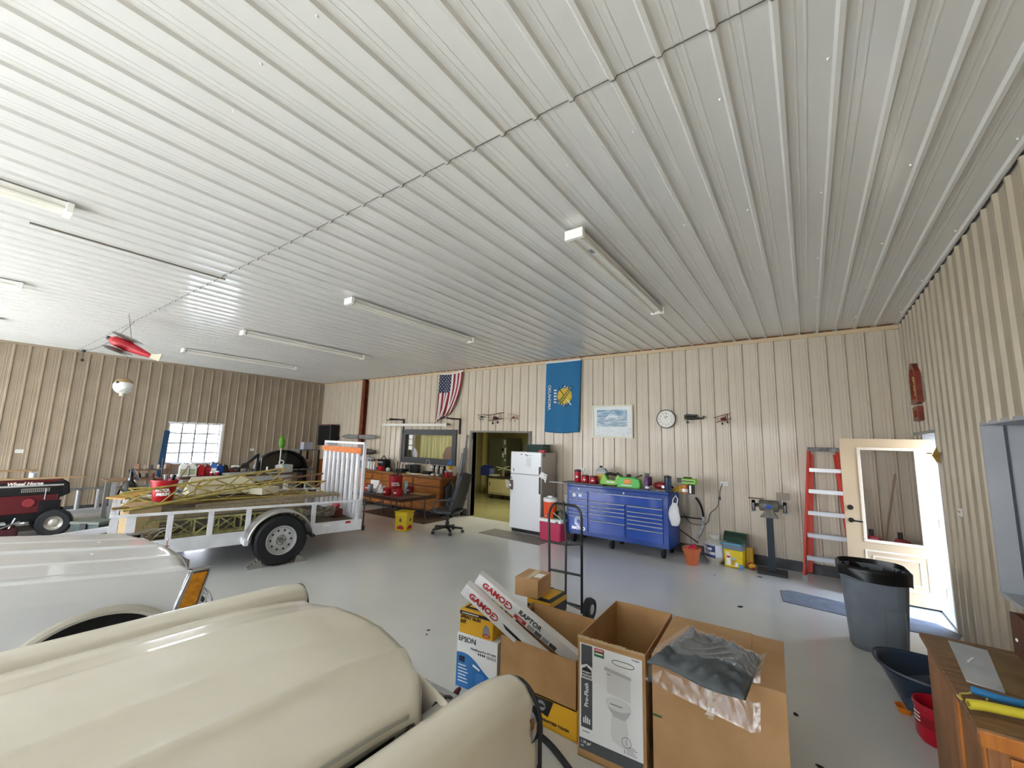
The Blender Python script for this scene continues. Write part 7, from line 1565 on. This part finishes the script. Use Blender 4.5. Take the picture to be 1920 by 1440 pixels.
# ------------------------------------------------------------ next room
CR = mat('olive_steel_paint', '99906a', .45); pA = atY(916, 893, 10.6); 
sd = thing('rolling_cart', 'olive steel cabinet on casters with black top in the next room', 'cabinet', (pA.x, 10.6, 0))
B(0, 1.9, 0, .75, .15, .66).obj('cabinet_body', CR, sd); B(-.02, 1.92, -.03, .78, .66, .70).obj('worktop', mat('black_worktop', '26261f', .4), sd)
B(.03, .83, -.015, 0, .20, .62).obj('door', mat('olive_door', 'a9a077', .45), sd); B(.86, 1.70, -.012, 0, .20, .62).obj('door', MATS['olive_door'], sd); B(.06, .085, -.025, -.015, .42, .52).obj('handle', BK, MB and sd)
for x in (.08, 1.8):
    for y in (.08, .66): MB().lathe([(.05, -.03), (.065, 0), (.05, .03)], (x, y, .066), 16, 'x').box(x-.05, x+.05, y-.05, y+.05, .12, .15).obj('caster', BK, sd)
jug('blue_canister', 'dark blue canister on the black top of the rolling cart in the next room', (atY(913, 890, 10.8).x, 10.8, .701), .34, .28, .36, mat('deep_blue_plastic', '1d2c6a', .35), GREYP, None)
cx2 = lambda px, y=10.9: atY(px, 885, y).x
solo(MB().lathe([(.10, 0), (.11, .2), (.05, .24)], n=16), 'grey_bottle', 'smaller grey-blue bottle right of the dark blue canister', 'bottle', mat('grey_blue_plastic', '56607d', .4), (cx2(926), 10.80, .701))
solo(MB().box(-.16, .16, -.1, .1, 0, .05), 'white_tray', 'pale tray with parts on the rolling cart in the next room', 'tray', mat('pale_tray', 'b5b096', .5), (cx2(931), 10.8, .701))
rcx = thing('model_glider', 'pale winged model standing on the rolling cart in the next room', 'model', (cx2(942), 10.95, .701)); MB().cyl((0, 0, 0), (0, 0, .22), .05).obj('body_stem', mat('dusty_brown', '7a6e52', .5), rcx); mb = MB(); bar(mb, (-.28, 0, .28), (.28, 0, .20), .06, .02); bar(mb, (-.2, 0, .18), (.22, 0, .32), .06, .02); mb.obj('wing', mat('pale_wing', 'c9c8ac', .4), rcx)
solo(MB().box(-.3, .3, -.12, .12, 0, .10), 'black_bin', 'black low bin at the right end of the rolling cart', 'bin', BK, (cx2(955), 11.1, .701))
lk = thing('grey_locker', 'tall olive-grey steel cabinet at the rear of the next room', 'cabinet', (-9.54, 12.0, 0)); B(0, .80, 0, .9, 0, 1.93).obj('cabinet_body', mat('dark_olive_grey', '5e614e', .5), lk); B(.60, .795, -.012, 0, .05, 1.9).obj('door', mat('grey_green_door', '6f7868', .45), lk)
for q in ((.68, .74, 1.70, 1.86), (.70, .78, 1.35, 1.58), (.61, .68, 1.25, 1.40), (.71, .77, 1.12, 1.18)): B(q[0], q[1], -.016, -.012, q[2], q[3]).obj('notice', PAPER, lk)
MB().cyl((.64, -.012, 1.52), (.64, -.03, 1.52), .05, n=16).obj('dial', BK, lk)
struct(MB().box(-9.78, -9.66, 11.9, 12.02, 0, 2.75), 'column_next_room', mat('cream_column', 'c2b67a', .6))
dn = B(-11.2, -10.4, 13.14, 13.19, 0, 2.03); 
pd = thing('door_2', None, None, (-9.9, 13.16, 0)); pd['kind'] = 'structure'; B(.02, .10, -.02, .02, 0, 2.0).obj('door_slab', mat('grey_green_panel', '8d927b', .5), pd)
wpn = thing('wall_phone', 'dark telephone and papers on the rear yellow wall of the next room', 'telephone', (-7.35, 13.17, 1.35)); B(-.10, .10, -.08, 0, 0, .35).obj('phone_body', mat('dark_grey_phone', '32332d', .5), wpn); B(-.22, -.12, -.02, 0, .1, .3).obj('paper', mat('tan_paper', '9d8f5d', .7), wpn)
blk = thing('hanging_rack', 'black rack with dark cables at the top right of the doorway view', 'rack', (-7.0, 11.4, 1.75)); B(-.1, .35, 0, .3, 0, .6).obj('rack_body', mat('matt_black', '0c0c0d', .7), blk); B(.0, .05, .1, .15, .6, 1.0).obj('hanger', BKM, blk)
for k in range(5): MB().tube([(-.1, .0, .55-.07*k), (-.25, 0, .60-.08*k), (-.40, 0, .52-.02*k)], .010, 6).obj('cable', BK, blk)
# curtain behind the interior window
CUR = mat('cream_curtain', 'd3cd96', .9)
def curf(u, v): return (-9.05+1.35*u, 8.22+.035*math.sin(u*60)+.02*math.sin(u*23), .8+1.5*v)
solo(MB().grid(curf, 110, 3), 'curtain', 'cream pleated curtain hanging behind the interior window', 'curtain', CUR, thick=.004)
cbar = thing('curtain_rail', 'thin rail carrying the cream curtain behind the interior window', 'rail', (-8.4, 8.22, 2.31)); MB().cyl((-.75, 0, 0), (.75, 0, 0), .012).obj('rod', STEEL, cbar); B(-.75, -.72, -.2, 0, -.02, .02).obj('bracket', STEEL, cbar); B(.72, .75, -.2, 0, -.02, .02).obj('bracket', STEEL, cbar)
solo(MB().prism([(-.28, 0), (.05, 0), (.12, .25), (.0, .42), (-.18, .40), (-.30, .2)], 0, .02, 'y'), 'brown_cloth', 'brown cloth behind the interior window at the right', 'cloth', mat('brown_hanging_cloth', '8c7262', .9), (-7.75, 8.12, 1.22))
solo(MB().lathe([(.20, 0), (.22, .015), (.001, .03)], (0, 0, 0), 24, 'y'), 'white_plate', 'round white disc behind the interior window at its lower left', 'disc', WH, (-9.33, 8.16, 1.36))
slf = thing('window_shelf', 'shelf behind the interior window', 'shelf', (-8.5, 8.12, 1.18)); B(-1.1, 1.0, -.08, .06, 0, .02).obj('shelf_board', mat('pale_shelf', 'b3ab86', .6), slf)
# ------------------------------------------------------------ outside, seen in reflections
fn = thing('fence', 'weathered wooden fence beyond the driveway', 'fence', (-6, -24, -.05))
for k in range(60): B(-9+k*.3, -9+k*.3+.27, 0, .03, 0, 1.8).obj('picket', mat('grey_fence_wood', '7d7468', .9), fn)
solo(MB().grid(lambda u, v: (-16+26*u, -20.8-1.2*v, -.05+.9*v+.1*math.sin(u*90)*v), 120, 6), 'rock_bank', 'tan rock bank beyond the driveway', 'bank', mat('tan_rock', 'b59b6a', .9, hex2='8d7548', scale=2), (0, 0, 0))
# bits of grit on the floor
for k, (px, py, s_) in enumerate(((1425, 1082, .03), (1388, 1138, .035), (1492, 1340, .02), (1537, 1438, .02), (803, 1182, .015), (1340, 1079, .012), (800, 1190, .01))):
    p = atZ(px, py, 0); solo(MB().prism([(s_*math.cos(q)*(1+.4*math.sin(q*3+k)), s_*.7*math.sin(q)) for q in [2*PI*i/9 for i in range(9)]], 0, .004), 'dirt_crumb', ('dark crumb on the floor before the grinder pedestal', 'dark crumb on the floor between yellow pail and toilet carton', 'dark crumb on the floor right of the large brown carton', 'dark crumb at the bottom right of the large brown carton', 'dark crumb on the open floor left of the spray gun carton', 'dark crumb on the floor before the propane tank', 'tiny dark crumb beside the one on the open floor')[k], 'dirt', mat('dark_dirt', '35302c', .9), (p.x, p.y, .0), k, 'crumbs on the floor')
